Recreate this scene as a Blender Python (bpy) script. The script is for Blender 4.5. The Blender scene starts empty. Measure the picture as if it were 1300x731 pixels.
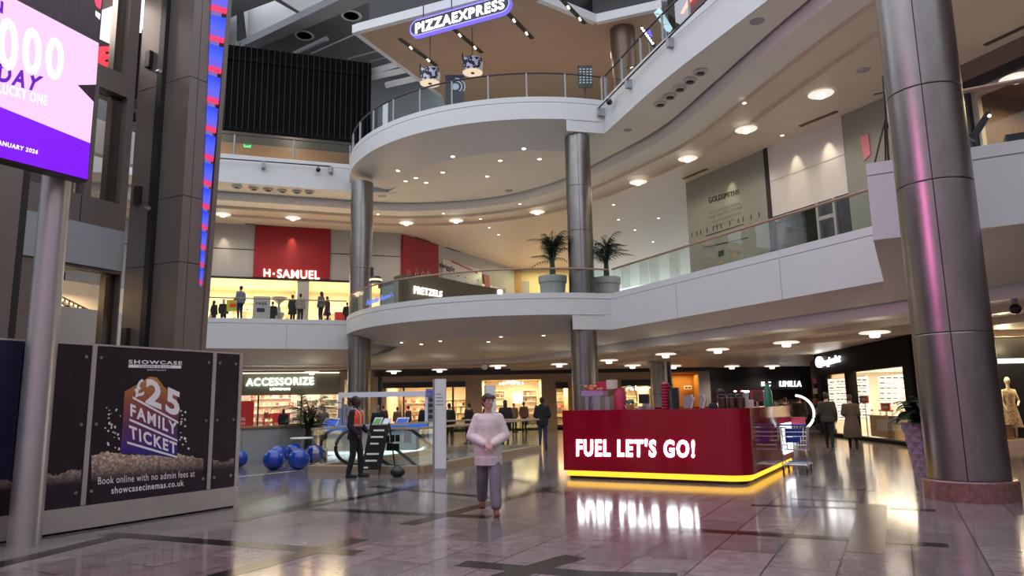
import bpy, math, random
from mathutils import Vector, Matrix
from mathutils.geometry import tessellate_polygon
random.seed(7)
SC = bpy.context.scene
COL = SC.collection
PI = math.pi
# ------------------------------------------------------------------ camera, world, exposure
HC, FPX, PITCH, ROLL = 1.55, 900.0, math.radians(9.3), math.radians(1.0)
FWD = Vector((0, math.cos(PITCH), math.sin(PITCH)))
_U0 = Vector((0, -math.sin(PITCH), math.cos(PITCH)))
_R0 = Vector((1, 0, 0))
RT = _R0*math.cos(ROLL) - _U0*math.sin(ROLL)
UP = _U0*math.cos(ROLL) + _R0*math.sin(ROLL)
EYE = Vector((0, 0, HC))
cam = bpy.data.cameras.new('camera')
cam.sensor_width = 36.0
cam.lens = 36.0*FPX/1300.0
cam.clip_end = 400
camo = bpy.data.objects.new('camera', cam)
COL.objects.link(camo)
m3 = Matrix((RT, UP, -FWD)).transposed()
camo.matrix_world = Matrix.Translation(EYE) @ m3.to_4x4()
SC.camera = camo
w = bpy.data.worlds.new('sky')
SC.world = w
w.use_nodes = True
bg = w.node_tree.nodes['Background']
bg.inputs[0].default_value = (0.84, 0.90, 1.0, 1)
bg.inputs[1].default_value = WORLD_STRENGTH = 1.7
SC.view_settings.view_transform = 'Standard'
SC.view_settings.look = 'None'
SC.view_settings.gamma = 1.0
SC.view_settings.use_curve_mapping = False
SC.view_settings.exposure = 0.12
try:
    SC.cycles.max_bounces = 6
    SC.cycles.transparent_max_bounces = 16
    SC.cycles.sample_clamp_indirect = 4.0
    SC.cycles.caustics_reflective = False
    SC.cycles.caustics_refractive = False
except Exception:
    pass
LAMP_K = 0.4      # common factor on the ceiling lamps
SHOP_K = 1.0      # common factor on the shop lights

# ------------------------------------------------------------------ pixel -> place helpers (1300 x 731 frame)
def ray(x, y):
    return (FWD*FPX + RT*(x-650.0) - UP*(y-365.5)).normalized()
def atz(x, y, z):
    d = ray(x, y); t = (z-HC)/d.z
    return EYE + d*t
def aty(x, y, Y):
    d = ray(x, y); return EYE + d*(Y/d.y)
class Fr:
    """vertical plane: origin (x,y), direction angle in plan, u to the right as seen from the camera, d towards the viewer"""
    def __init__(s, o, ang=None, to=None):
        s.o = Vector((o[0], o[1]))
        if to is not None:
            ang = math.degrees(math.atan2(to[1]-o[1], to[0]-o[0])); s.len = math.hypot(to[1]-o[1], to[0]-o[0])
        a = math.radians(ang)
        s.t = Vector((math.cos(a), math.sin(a))); s.n = Vector((math.sin(a), -math.cos(a)))
    def P(s, u, d, z):
        q = s.o + s.t*u + s.n*d
        return Vector((q.x, q.y, z))
    def uz(s, px, py, d=0.0):
        r = ray(px, py); o = s.o + s.n*d
        n3 = Vector((s.n.x, s.n.y, 0))
        t = (Vector((o.x, o.y, 0)) - Vector((EYE.x, EYE.y, 0))).dot(n3)/r.dot(n3)
        q = EYE + r*t
        return (Vector((q.x, q.y)) - o).dot(s.t), q.z
    def shift(s, d, u=0):
        f = Fr((0, 0), 0); f.o = s.o + s.n*d + s.t*u; f.t = s.t; f.n = s.n; return f

# ------------------------------------------------------------------ mesh builder
class MB:
    def __init__(s): s.v = []; s.f = []; s.mi = []; s.cm = 0
    def add(s, vs, fs):
        o = len(s.v); s.v += [tuple(v) for v in vs]
        for f in fs: s.f.append(tuple(i+o for i in f)); s.mi.append(s.cm)
        return s
    def hexa(s, p):
        return s.add(p, [(0,3,2,1),(4,5,6,7),(0,1,5,4),(1,2,6,5),(2,3,7,6),(3,0,4,7)])
    def box(s, x0, x1, y0, y1, z0, z1):
        return s.hexa([(x0,y0,z0),(x1,y0,z0),(x1,y1,z0),(x0,y1,z0),(x0,y0,z1),(x1,y0,z1),(x1,y1,z1),(x0,y1,z1)])
    def fbox(s, fr, u0, u1, d0, d1, z0, z1):   # d1 > d0 : d1 nearer to the viewer
        return s.hexa([fr.P(u0,d1,z0), fr.P(u1,d1,z0), fr.P(u1,d0,z0), fr.P(u0,d0,z0), fr.P(u0,d1,z1), fr.P(u1,d1,z1), fr.P(u1,d0,z1), fr.P(u0,d0,z1)])
    def pbox(s, fr, x0, y0, x1, y1, d0, d1):
        xm, ym = (x0+x1)/2, (y0+y1)/2
        u0 = fr.uz(x0, ym)[0]; u1 = fr.uz(x1, ym)[0]; z1 = fr.uz(xm, y0)[1]; z0 = fr.uz(xm, y1)[1]
        return s.fbox(fr, u0, u1, d0, d1, z0, z1)
    def ppoly(s, fr, pts, d0, d1):             # prism of a pixel polygon on a wall
        a = [fr.uz(x, y) for x, y in pts]
        fr_ = [fr.P(u, d1, z) for u, z in a]; bk = [fr.P(u, d0, z) for u, z in a]
        return s.prism2(fr_, bk)
    def prism2(s, front, back):
        n = len(front)
        tri = [t for t in tessellate_polygon([[Vector(p) for p in front]])]
        fs = [tuple(t) for t in tri] + [tuple(i+n for i in reversed(t)) for t in tri]
        fs += [(i, i+n, (i+1) % n+n, (i+1) % n) for i in range(n)]
        return s.add(list(front)+list(back), fs)
    def prism(s, poly, z0, z1):
        return s.prism2([(x, y, z1) for x, y in poly], [(x, y, z0) for x, y in poly])
    def tube(s, pts, r, n=8, r1=None):
        pts = [Vector(p) for p in pts]; N = len(pts); rings = []
        for i, p in enumerate(pts):
            d = (pts[min(i+1, N-1)] - pts[max(i-1, 0)]).normalized()
            a = d.cross(Vector((0, 0, 1)) if abs(d.z) < .95 else Vector((1, 0, 0))).normalized(); b = d.cross(a)
            rr = r if r1 is None else r+(r1-r)*i/(N-1)
            rings.append([p + a*math.cos(2*PI*k/n)*rr + b*math.sin(2*PI*k/n)*rr for k in range(n)])
        return s.loft(rings)
    def loft(s, rings, caps=True, closed=True):
        n = len(rings[0]); vs = [p for r in rings for p in r]; fs = []
        for i in range(len(rings)-1):
            for k in range(n if closed else n-1):
                k2 = (k+1) % n
                fs.append((i*n+k, i*n+k2, (i+1)*n+k2, (i+1)*n+k))
        if caps:
            fs.append(tuple(range(n-1, -1, -1))); fs.append(tuple((len(rings)-1)*n+k for k in range(n)))
        return s.add(vs, fs)
    def lathe(s, prof, c=(0, 0, 0), n=24, a0=0, a1=2*PI):
        full = abs(a1-a0-2*PI) < 1e-6
        m = n if full else n+1
        rings = [[(c[0]+r*math.cos(a0+(a1-a0)*k/n), c[1]+r*math.sin(a0+(a1-a0)*k/n), c[2]+z) for k in range(m)] for r, z in prof]
        return s.loft(rings, caps=full, closed=full)
    def ell(s, c, rx, ry, rz, n=14, m=9, rot=None):
        rings = []
        for j in range(m+1):
            t = PI*(0.02+0.96*j/m)
            ring = []
            for k in range(n):
                p = Vector((rx*math.sin(t)*math.cos(2*PI*k/n), ry*math.sin(t)*math.sin(2*PI*k/n), -rz*math.cos(t)))
                if rot: p = rot @ p
                ring.append(p+Vector(c))
            rings.append(ring)
        return s.loft(rings)
    def cap(s, p0, p1, r0, r1, n=12):
        p0 = Vector(p0); p1 = Vector(p1); d = (p1-p0).normalized()
        a = d.cross(Vector((0, 0, 1)) if abs(d.z) < .95 else Vector((1, 0, 0))).normalized(); b = d.cross(a)
        rings = []
        def ring(c, r): return [c + a*math.cos(2*PI*k/n)*r + b*math.sin(2*PI*k/n)*r for k in range(n)]
        for t in (80, 55, 28): q = math.radians(t); rings.append(ring(p0 - d*r0*math.sin(q), r0*math.cos(q)))
        rings.append(ring(p0, r0)); rings.append(ring(p1, r1))
        for t in (28, 55, 80): q = math.radians(t); rings.append(ring(p1 + d*r1*math.sin(q), r1*math.cos(q)))
        return s.loft(rings)

ORG = {}
def mesh_obj(name, me, parent=None, smooth=None):
    o = bpy.data.objects.new(name, me); COL.objects.link(o)
    if parent is not None: o.parent = parent
    return o
def build(mb, name, mats, parent=None, smooth=40, local=False, label=None, off=None):
    if not isinstance(mats, (list, tuple)): mats = [mats]
    me = bpy.data.meshes.new(name)
    o0 = Vector((0, 0, 0))
    if parent is not None and not local: o0 = ORG.get(parent.name, o0)
    if off is not None: o0 = Vector(off)
    me.from_pydata([(v[0]-o0.x, v[1]-o0.y, v[2]-o0.z) for v in mb.v], [], mb.f)
    for m in mats: me.materials.append(m)
    if len(mats) > 1: me.polygons.foreach_set('material_index', mb.mi)
    import bmesh
    bm = bmesh.new(); bm.from_mesh(me); bmesh.ops.recalc_face_normals(bm, faces=bm.faces[:]); bm.to_mesh(me); bm.free()
    if smooth:
        me.polygons.foreach_set('use_smooth', [True]*len(me.polygons))
        me.set_sharp_from_angle(angle=math.radians(smooth))
    o = mesh_obj(name, me, parent)
    ORG[o.name] = o0
    if label: o['label'] = label
    return o
def struct(mb, name, mats, smooth=40, parent=None):
    o = build(mb, name, mats, smooth=smooth, parent=parent)
    if parent is None: o['kind'] = 'structure'
    return o
def thing(name, label, cat, loc=(0, 0, 0), group=None, rz=0):
    o = bpy.data.objects.new(name, None); COL.objects.link(o)
    o.empty_display_size = 0.1
    o.location = loc; o.rotation_euler = (0, 0, rz); o['label'] = label; o['category'] = cat
    if group: o['group'] = group
    ORG[o.name] = Vector(loc)
    return o
def single(mb, name, mats, label, cat, group=None, smooth=40, loc=None):
    if loc is None:
        n = len(mb.v); loc = (sum(v[0] for v in mb.v)/n, sum(v[1] for v in mb.v)/n, min(v[2] for v in mb.v))
    o = build(mb, name, mats, smooth=smooth, off=loc); o.location = loc
    ORG[o.name] = Vector(loc)
    o['label'] = label; o['category'] = cat
    if group: o['group'] = group
    return o
def dup(root, loc, rz=None, label=None, group=None):
    r = root.copy(); COL.objects.link(r); r.location = loc
    if rz is not None: r.rotation_euler = (0, 0, rz)
    if label: r['label'] = label
    if group: r['group'] = group
    for ch in list(root.children):
        c = ch.copy(); COL.objects.link(c); c.parent = r
        for g in list(ch.children):
            d = g.copy(); COL.objects.link(d); d.parent = c
    return r
ORD = ['first', 'second', 'third', 'fourth', 'fifth', 'sixth', 'seventh', 'eighth', 'ninth', 'tenth', 'eleventh', 'twelfth', 'thirteenth', 'fourteenth', 'fifteenth', 'sixteenth', 'seventeenth', 'eighteenth', 'nineteenth', 'twentieth']

# ------------------------------------------------------------------ materials
def new_mat(name):
    m = bpy.data.materials.new(name); m.use_nodes = True
    return m, m.node_tree.nodes, m.node_tree.links, m.node_tree.nodes['Principled BSDF']
def pbr(name, c, rough=0.5, metal=0.0, noise=0.0, nscale=8.0, stretch=None, bump=0.0, spec=None, coat=0.0, trans=None):
    m, N, L, B = new_mat(name)
    B.inputs['Base Color'].default_value = (*c, 1); B.inputs['Roughness'].default_value = rough; B.inputs['Metallic'].default_value = metal
    if spec is not None: B.inputs['Specular IOR Level'].default_value = spec
    if coat: B.inputs['Coat Weight'].default_value = coat; B.inputs['Coat Roughness'].default_value = 0.05
    tc = N.new('ShaderNodeTexCoord'); mp = N.new('ShaderNodeMapping'); nz = N.new('ShaderNodeTexNoise')
    L.new(tc.outputs['Object'], mp.inputs['Vector']); L.new(mp.outputs['Vector'], nz.inputs['Vector'])
    if stretch: mp.inputs['Scale'].default_value = stretch
    nz.inputs['Scale'].default_value = nscale; nz.inputs['Detail'].default_value = 4
    if noise:
        mx = N.new('ShaderNodeMix'); mx.data_type = 'RGBA'
        L.new(nz.outputs['Fac'], mx.inputs['Factor'])
        mx.inputs[6].default_value = (*[x*(1-noise) for x in c], 1); mx.inputs[7].default_value = (*[min(1, x*(1+noise)) for x in c], 1)
        L.new(mx.outputs[2], B.inputs['Base Color'])
    if bump:
        bp = N.new('ShaderNodeBump'); bp.inputs['Strength'].default_value = bump; bp.inputs['Distance'].default_value = 0.02
        L.new(nz.outputs['Fac'], bp.inputs['Height']); L.new(bp.outputs['Normal'], B.inputs['Normal'])
    return m
def emis(name, c, s):
    m, N, L, B = new_mat(name)
    B.inputs['Base Color'].default_value = (*[x*0.04 for x in c], 1)
    B.inputs['Emission Color'].default_value = (*c, 1); B.inputs['Emission Strength'].default_value = s
    return m
def glass(name, tint=(0.9, 0.95, 0.93), refl=0.6, alpha=0.9, rough=0.02):
    m = bpy.data.materials.new(name); m.use_nodes = True; N = m.node_tree.nodes; L = m.node_tree.links
    N.remove(N['Principled BSDF'])
    t = N.new('ShaderNodeBsdfTransparent'); t.inputs[0].default_value = (*tint, 1)
    g = N.new('ShaderNodeBsdfGlossy'); g.inputs['Roughness'].default_value = rough; g.inputs['Color'].default_value = (0.9, 0.9, 0.9, 1)
    fr = N.new('ShaderNodeFresnel'); fr.inputs['IOR'].default_value = 1.45
    mu = N.new('ShaderNodeMath'); mu.operation = 'MULTIPLY'; mu.inputs[1].default_value = refl
    L.new(fr.outputs[0], mu.inputs[0])
    mx = N.new('ShaderNodeMixShader'); L.new(mu.outputs[0], mx.inputs[0]); L.new(t.outputs[0], mx.inputs[1]); L.new(g.outputs[0], mx.inputs[2])
    L.new(mx.outputs[0], N['Material Output'].inputs['Surface'])
    return m

M = {}
M['white'] = pbr('white_fascia_paint', (0.66, 0.66, 0.66), 0.45, noise=0.03, nscale=1.5)
M['soffit'] = pbr('soffit_paint', (0.78, 0.74, 0.66), 0.6, noise=0.03, nscale=1.2)
M['ceil'] = pbr('ceiling_panels', (0.68, 0.57, 0.45), 0.42, noise=0.05, nscale=0.8)
M['dark'] = pbr('dark_recess', (0.012, 0.011, 0.011), 0.6)
M['black'] = pbr('black_satin', (0.012, 0.012, 0.013), 0.35)
M['blackg'] = pbr('black_gloss', (0.010, 0.009, 0.010), 0.12)
M['steel'] = pbr('brushed_steel', (0.265, 0.25, 0.24), 0.34, 1.0, noise=0.28, nscale=2.2, stretch=(2, 2, 0.7), bump=0.06)
M['steel2'] = pbr('plain_steel', (0.55, 0.54, 0.53), 0.28, 1.0, noise=0.08, nscale=6)
M['bronze'] = pbr('bronze_cladding', (0.20, 0.160, 0.14), 0.40, 0.35, noise=0.12, nscale=1.4)
M['bronzed'] = pbr('dark_bronze', (0.045, 0.034, 0.030), 0.38, 0.4, noise=0.1, nscale=2)
M['bluegrey'] = pbr('grey_render', (0.36, 0.36, 0.38), 0.7, noise=0.06, nscale=3)
M['roof'] = pbr('roof_grey', (0.20, 0.215, 0.225), 0.7, noise=0.08, nscale=1)
M['white2'] = pbr('bright_white', (0.80, 0.80, 0.80), 0.4, noise=0.03, nscale=4)
M['stone'] = pbr('beige_stone', (0.40, 0.30, 0.20), 0.5, noise=0.12, nscale=5)
M['wood'] = pbr('warm_wood', (0.42, 0.24, 0.11), 0.45, noise=0.22, nscale=3, stretch=(1, 1, 8))
M['railwood'] = pbr('copper_rail', (0.36, 0.22, 0.15), 0.35, noise=0.1)
M['darkrail'] = pbr('dark_rail', (0.05, 0.04, 0.045), 0.35, 0.3)
M['glass'] = glass('balustrade_glass', (0.82, 0.90, 0.87), 0.30)
M['pane'] = glass('window_glass', (0.92, 0.93, 0.92), 0.5)
M['panedark'] = glass('tower_glass', (0.88, 0.86, 0.84), 0.7)
M['neon'] = emis('white_sign_light', (1.0, 0.98, 0.95), 6.0)
M['warmneon'] = emis('warm_sign_light', (1.0, 0.88, 0.68), 5.0)
M['lamp'] = emis('lamp_white', (1.0, 0.93, 0.82), 1.5)
M['dot'] = emis('downlight_white', (1.0, 0.90, 0.76), 4.0)

def area(name, loc, size, power, color=(1, 0.82, 0.6), size_y=None, rot=(0, 0, 0), parent=None):
    l = bpy.data.lights.new(name, 'AREA'); l.energy = power; l.color = color; l.size = size
    if size_y: l.shape = 'RECTANGLE'; l.size_y = size_y
    o = bpy.data.objects.new(name, l); COL.objects.link(o); o.location = loc; o.rotation_euler = rot
    return o
def down(name, loc, power, color=(1, .85, .66), r=.2, cone=150):
    l = bpy.data.lights.new(name, 'SPOT'); l.energy = power; l.color = color; l.shadow_soft_size = r; l.spot_size = math.radians(cone); l.spot_blend = .6
    o = bpy.data.objects.new(name, l); COL.objects.link(o); o.location = loc
    return o
def point(name, loc, power, color=(1, 0.85, 0.66), r=0.12, parent=None):
    l = bpy.data.lights.new(name, 'POINT'); l.energy = power; l.color = color; l.shadow_soft_size = r
    o = bpy.data.objects.new(name, l); COL.objects.link(o); o.location = loc
    if parent is not None: o.parent = parent
    return o

# ------------------------------------------------------------------ lettering
def text_mesh(s, bold=0.0, depth=0.0):
    cu = bpy.data.curves.new('t', 'FONT'); cu.body = s; cu.offset = bold; cu.resolution_u = 3; cu.space_character = 1.05+5.0*bold
    o = bpy.data.objects.new('t', cu)
    me = o.to_mesh()
    vs = [tuple(v.co) for v in me.vertices]; fs = [tuple(p.vertices) for p in me.polygons]
    o.to_mesh_clear(); bpy.data.objects.remove(o); bpy.data.curves.remove(cu)
    return vs, fs
def text_quad(s, fr, quad, d, depth, mb=None, bold=0.012, flip=False, fit=True):
    """letters filling the pixel quad (tl, tr, br, bl) on the wall fr, standing from d to d+depth"""
    if mb is None: mb = MB()
    vs, fs = text_mesh(s, bold)
    if not vs: return mb
    x0 = min(v[0] for v in vs); x1 = max(v[0] for v in vs); y0 = min(v[1] for v in vs); y1 = max(v[1] for v in vs)
    q = [fr.uz(x, y) for x, y in quad]
    def mp(v, dd):
        a = (v[0]-x0)/(x1-x0); b = (v[1]-y0)/max(1e-6, (y1-y0))
        if flip: a = 1-a
        top = [q[0][i]+(q[1][i]-q[0][i])*a for i in (0, 1)]; bot = [q[3][i]+(q[2][i]-q[3][i])*a for i in (0, 1)]
        return fr.P(bot[0]+(top[0]-bot[0])*b, dd, bot[1]+(top[1]-bot[1])*b)
    n = len(vs)
    edges = {}
    for f in fs:
        for i in range(len(f)):
            e = (f[i], f[(i+1) % len(f)]); edges[e] = edges.get(e, 0)+1
    front = [mp(v, d+depth) for v in vs]
    if depth <= 0.004:
        return mb.add(front, fs)
    back = [mp(v, d) for v in vs]
    F = list(fs) + [tuple(i+n for i in reversed(f)) for f in fs]
    F += [(e[0], e[0]+n, e[1]+n, e[1]) for e in edges if (e[1], e[0]) not in edges]
    return mb.add(front+back, F)
def rq(x0, y0, x1, y1, dy=0):   # rectangle quad, dy = how much lower the right end sits
    return [(x0, y0), (x1, y0+dy), (x1, y1+dy), (x0, y1)]
# ================================================================== SETTING
R1, R2 = 6.13, 14.83
def lin(pts, n):
    pts = [Vector(p) for p in pts]; L = [0]
    for a, b in zip(pts, pts[1:]): L.append(L[-1]+(b-a).length)
    out = []
    for i in range(n):
        s = L[-1]*i/(n-1)
        for k in range(len(pts)-1):
            if s <= L[k+1]+1e-9:
                t = (s-L[k])/max(1e-9, L[k+1]-L[k]); out.append(pts[k].lerp(pts[k+1], t)); break
    return out
def spl(pts, n):
    pts = [Vector(p) for p in pts]
    pts = [2*pts[0]-pts[1]] + pts + [2*pts[-1]-pts[-2]]
    out = []
    for k in range(1, len(pts)-2):
        for i in range(12):
            t = i/12; a, b, c, d = pts[k-1:k+3]
            out.append(0.5*((2*b)+(c-a)*t+(2*a-5*b+4*c-d)*t*t+(3*b-a-3*c+d)*t**3))
    out.append(pts[-2])
    return lin(out, n)
CX0, CY0, CR = 1.0, 39.3, 10.0
def arcpts(r, n, a0=189.2, a1=288.7):
    return [Vector((CX0+r*math.cos(math.radians(a0+(a1-a0)*i/(n-1))), CY0+r*math.sin(math.radians(a0+(a1-a0)*i/(n-1))))) for i in range(n)]

# ---- floor with the escalator void, bands and joints
def floor_mat():
    m, N, L, B = new_mat('polished_stone_floor')
    tc = N.new('ShaderNodeTexCoord'); mp = N.new('ShaderNodeMapping'); mp.inputs['Rotation'].default_value = (0, 0, math.radians(-62))
    L.new(tc.outputs['Object'], mp.inputs['Vector'])
    br = N.new('ShaderNodeTexBrick'); br.inputs['Scale'].default_value = 1.0
    br.inputs['Brick Width'].default_value = 1.22; br.inputs['Row Height'].default_value = 0.61; br.inputs['Mortar Size'].default_value = 0.010
    br.inputs['Color1'].default_value = (0.27, 0.232, 0.223, 1); br.inputs['Color2'].default_value = (0.175, 0.148, 0.143, 1); br.inputs['Mortar'].default_value = (0.06, 0.05, 0.048, 1)
    L.new(mp.outputs[0], br.inputs['Vector'])
    nz = N.new('ShaderNodeTexNoise'); nz.inputs['Scale'].default_value = 5; nz.inputs['Detail'].default_value = 8; nz.inputs['Roughness'].default_value = 0.7
    L.new(tc.outputs['Object'], nz.inputs['Vector'])
    vo = N.new('ShaderNodeTexVoronoi'); vo.inputs['Scale'].default_value = 22; L.new(tc.outputs['Object'], vo.inputs['Vector'])
    mx = N.new('ShaderNodeMix'); mx.data_type = 'RGBA'; mx.blend_type = 'MULTIPLY'; mx.inputs['Factor'].default_value = 0.75
    rp = N.new('ShaderNodeValToRGB'); rp.color_ramp.elements[0].color = (0.5, 0.48, 0.48, 1); rp.color_ramp.elements[1].color = (1.25, 1.2, 1.2, 1)
    rp.color_ramp.elements[0].position = 0.3; rp.color_ramp.elements[1].position = 0.72
    L.new(nz.outputs['Fac'], rp.inputs[0]); L.new(br.outputs['Color'], mx.inputs[6]); L.new(rp.outputs[0], mx.inputs[7])
    L.new(mx.outputs[2], B.inputs['Base Color'])
    rr = N.new('ShaderNodeMapRange'); rr.inputs[3].default_value = 0.08; rr.inputs[4].default_value = 0.15
    L.new(nz.outputs['Fac'], rr.inputs[0]); L.new(rr.outputs[0], B.inputs['Roughness'])
    B.inputs['Specular IOR Level'].default_value = 0.5
    return m
M['floor'] = floor_mat()
M['band'] = pbr('dark_floor_inlay', (0.012, 0.010, 0.010), 0.16, noise=0.2, nscale=6, spec=0.28)
M['bandb'] = pbr('brown_floor_slab', (0.13, 0.095, 0.08), 0.2, noise=0.2, nscale=6, spec=0.45)
VOID = [(-4.95, 17.75), (-2.25, 17.05), (.80, 24.6), (-1.75, 25.6)]
fb = MB()
outer = [Vector((-45, -8, 0)), Vector((45, -8, 0)), Vector((45, 75, 0)), Vector((-45, 75, 0))]
hole = [Vector((x, y, 0)) for x, y in VOID]
allp = outer + hole
fb.add([tuple(p) for p in allp], [tuple(t) for t in tessellate_polygon([outer, hole])])
def band(a, b, wd, m=1):
    fb.cm = m
    p = atz(*a, 0); q = atz(*b, 0); d = (q-p).normalized(); n = Vector((-d.y, d.x, 0))*wd/2
    z = Vector((0, 0, 0.0012+0.0004*len(fb.f)/10))
    fb.add([p-n+z, q-n+z, q+n+z, p+n+z], [(0, 1, 2, 3)])
for a, b, wd in [((-60, 731), (165, 677), .26), ((135, 677.7), (455, 702), .26), ((240, 741), (458, 684), .26), ((395, 646), (622, 656.5), .26), ((515, 666), (700, 619), .26),
                 ((330, 655), (527, 618), .24), ((688, 623), (722, 626), .25), ((585, 715), (780, 732), .26), ((620, 738), (731, 706), .28), ((740, 728), (860, 731), .22),
                 ((848, 671), (1083, 684.8), .22), ((1122, 687), (1204, 692.5), .22), ((954, 641), (1088, 645), .2), ((1130, 645), (1188, 648), .2), ((1023, 617), (1110, 623), .2), ((1005, 633), (1090, 637), .14), ((470, 617), (640, 633), .18), ((300, 662), (420, 632), .2)]:
    band(a, b, wd)
band((1098, 702), (1109, 640), 0.36, 2)
fo = struct(fb, 'floor', [M['floor'], M['band'], M['bandb']], smooth=0)
# lighter platform area with the ball seats, edged by a pale strip
mb = MB()
pa = [atz(296, 606, 0), atz(420, 593, 0), atz(560, 577, 0)]
for a, b in zip(pa, pa[1:]):
    d = (b-a).normalized(); n = Vector((-d.y, d.x, 0))*0.03
    mb.add([a-n+Vector((0, 0, .004)), b-n+Vector((0, 0, .004)), b+n+Vector((0, 0, .004)), a+n+Vector((0, 0, .004))], [(0, 1, 2, 3)])
struct(mb, 'trim_1', M['white2'], 0)
# the void: walls and lower floor
mb = MB()
for i in range(4):
    a, b = VOID[i], VOID[(i+1) % 4]
    mb.add([(a[0], a[1], 0), (b[0], b[1], 0), (b[0], b[1], -4.5), (a[0], a[1], -4.5)], [(0, 1, 2, 3)])
mb.add([(-9, 14, -4.5), (6, 14, -4.5), (6, 32, -4.5), (-9, 32, -4.5)], [(0, 1, 2, 3)])
struct(mb, 'wall_void', M['white'], 0)
area('void_light', (-2, 22, -0.6), 3, 120, (1, .92, .8))

# ---- the two gallery slabs
def gallery(name, zt, zb, drop, P, G, O, lip, zc, arcdrop, blocks, mats):
    """P, G, O: lists of (void edge, gap line, outer line) per run; run 1 is the round balcony"""
    mb = MB()
    for k, (p, g, o) in enumerate(zip(P, G, O)):
        n = len(p)
        g3 = [Vector((q[0], q[1])) for q in g]; gz = [q[2] for q in g]
        nor = []
        pv = G[k-1][-2] if k > 0 else None; nx = G[k+1][1] if k < 2 else None
        for i in range(n):
            a_ = g3[i-1] if i > 0 else (Vector(pv[:2]) if pv else g3[0]); b_ = g3[i+1] if i < n-1 else (Vector(nx[:2]) if nx else g3[-1])
            t = (b_-a_).normalized(); nor.append(Vector((-t.y, t.x)))
        rows = []
        def row(f): rows.append([f(i) for i in range(n)])
        V = lambda q, z: (q.x, q.y, z)
        pin = arcpts(CR-0.04, n) if k == 1 else [p[i]+(g3[i]-p[i]).normalized()*0.04 for i in range(n)]
        pin2 = arcpts(CR-2.6, n) if k == 1 else [p[i].lerp(g3[i], 0.02) for i in range(n)]
        zl = zb + (arcdrop if k == 1 else 0)
        mid = lambda i: zb
        seq = [(0, lambda i: V(o[i], zt-0.02)), (0, lambda i: V(pin[i], zt)), (0, lambda i: V(pin[i], zt-0.004)), (0, lambda i: V(p[i], zt-0.004)), (0, lambda i: V(p[i], zt-0.24)), (0, lambda i: V(pin[i], zt-0.245)), (0, lambda i: V(pin[i], zt-0.265)), (0, lambda i: V(p[i], zt-0.27)),
               (0, lambda i: V(p[i], zl)), (1, lambda i: V(pin2[i], zb+(.03 if k == 1 else 0))), (3, lambda i: V(g3[i], gz[i])), (3, lambda i: V(g3[i], gz[i]+0.25)), (4, lambda i: V(g3[i]+nor[i]*0.14, gz[i]+0.25)),
               (1, lambda i: V(g3[i]+nor[i]*0.14, lip)), (2, lambda i: V(g3[i]+nor[i]*1.3, lip)), (2, lambda i: V(g3[i]+nor[i]*1.31, lip-(lip-zc)/2)), (2, lambda i: V(g3[i]+nor[i]*2.5, lip-(lip-zc)/2)),
               (2, lambda i: V(g3[i]+nor[i]*2.51, zc)), (2, lambda i: V(o[i], zc)), (2, lambda i: V(o[i], zt-0.02))]
        R = [[f(i) for i in range(n)] for _, f in seq]
        for r in range(len(seq)-1):
            mb.cm = seq[r][0]
            mb.loft([R[r], R[r+1]], caps=False, closed=False)
    mb.cm = 0
    pe = arcpts(CR-2.6, 2)
    for e, q, g in ((P[1][-1], pe[-1], G[1][-1]), (P[1][0], pe[0], G[1][0])):
        mb.add([(e.x, e.y, zb), (q.x, q.y, zb+.03), (g[0], g[1], g[2])], [(0, 1, 2)])
    for poly in blocks: mb.prism(poly, zb-0.002, zb+arcdrop+0.12)
    return struct(mb, name, mats, 30)
M['lip'] = pbr('lip_white_lit', (.86, .85, .85), .5)  # fascia white made paler, standing in for light reaching the lip
gm = [M['white'], M['soffit'], M['ceil'], M['dark'], M['lip']]
NA, NB, NC = 10, 48, 40
PL = lin([(-26, 31.98), (-8.87, 37.7)], NA); PA = arcpts(CR, NB)
C3 = Vector
# upper gallery
P2c = spl([(4.206, 29.828), (5.57, 25.24), (6.78, 21.96), (8.3, 18.1), (10.3, 13.1), (13, 6.5), (16, -1)], NC)
g2 = lambda pts, n, z=13.28: [(v.x, v.y, z) for v in spl(pts, n)]
G2 = [g2([(-26, 33.9), (-16, 37.15), (-9.2, 39.4)], NA), g2([(-9.2, 39.4), (-7, 40.0), (-5, 40.1), (-2.5, 39.8), (-0.45, 39), (1.4, 37.7), (2.9, 36), (4.1, 34.1)], NB), g2([(4.1, 34.1), (6.5, 29.5), (7.6, 25.3), (8.95, 19.6), (10.9, 14), (13.9, 6.8), (17, -1)], NC)]
OO = [lin([(-40, 48), (-14, 62)], NA), lin([(-14, 62), (6, 74), (26, 50)], NB), lin([(26, 50), (30, 25), (34, -1)], NC)]
gallery('ceiling_gallery', R2, 13.28, 0, [PL, PA, P2c], G2, OO, 12.82, 12.5, 0.52,
        [[(4.2, 29.83), (2.5, 29.42), (2.7, 31.2), (3.37, 32.4), (4.15, 34.1)], [(-8.87, 37.7), (-6.3, 38.1), (-6.3, 38.25), (-9.2, 39.4)]], gm)
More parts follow.
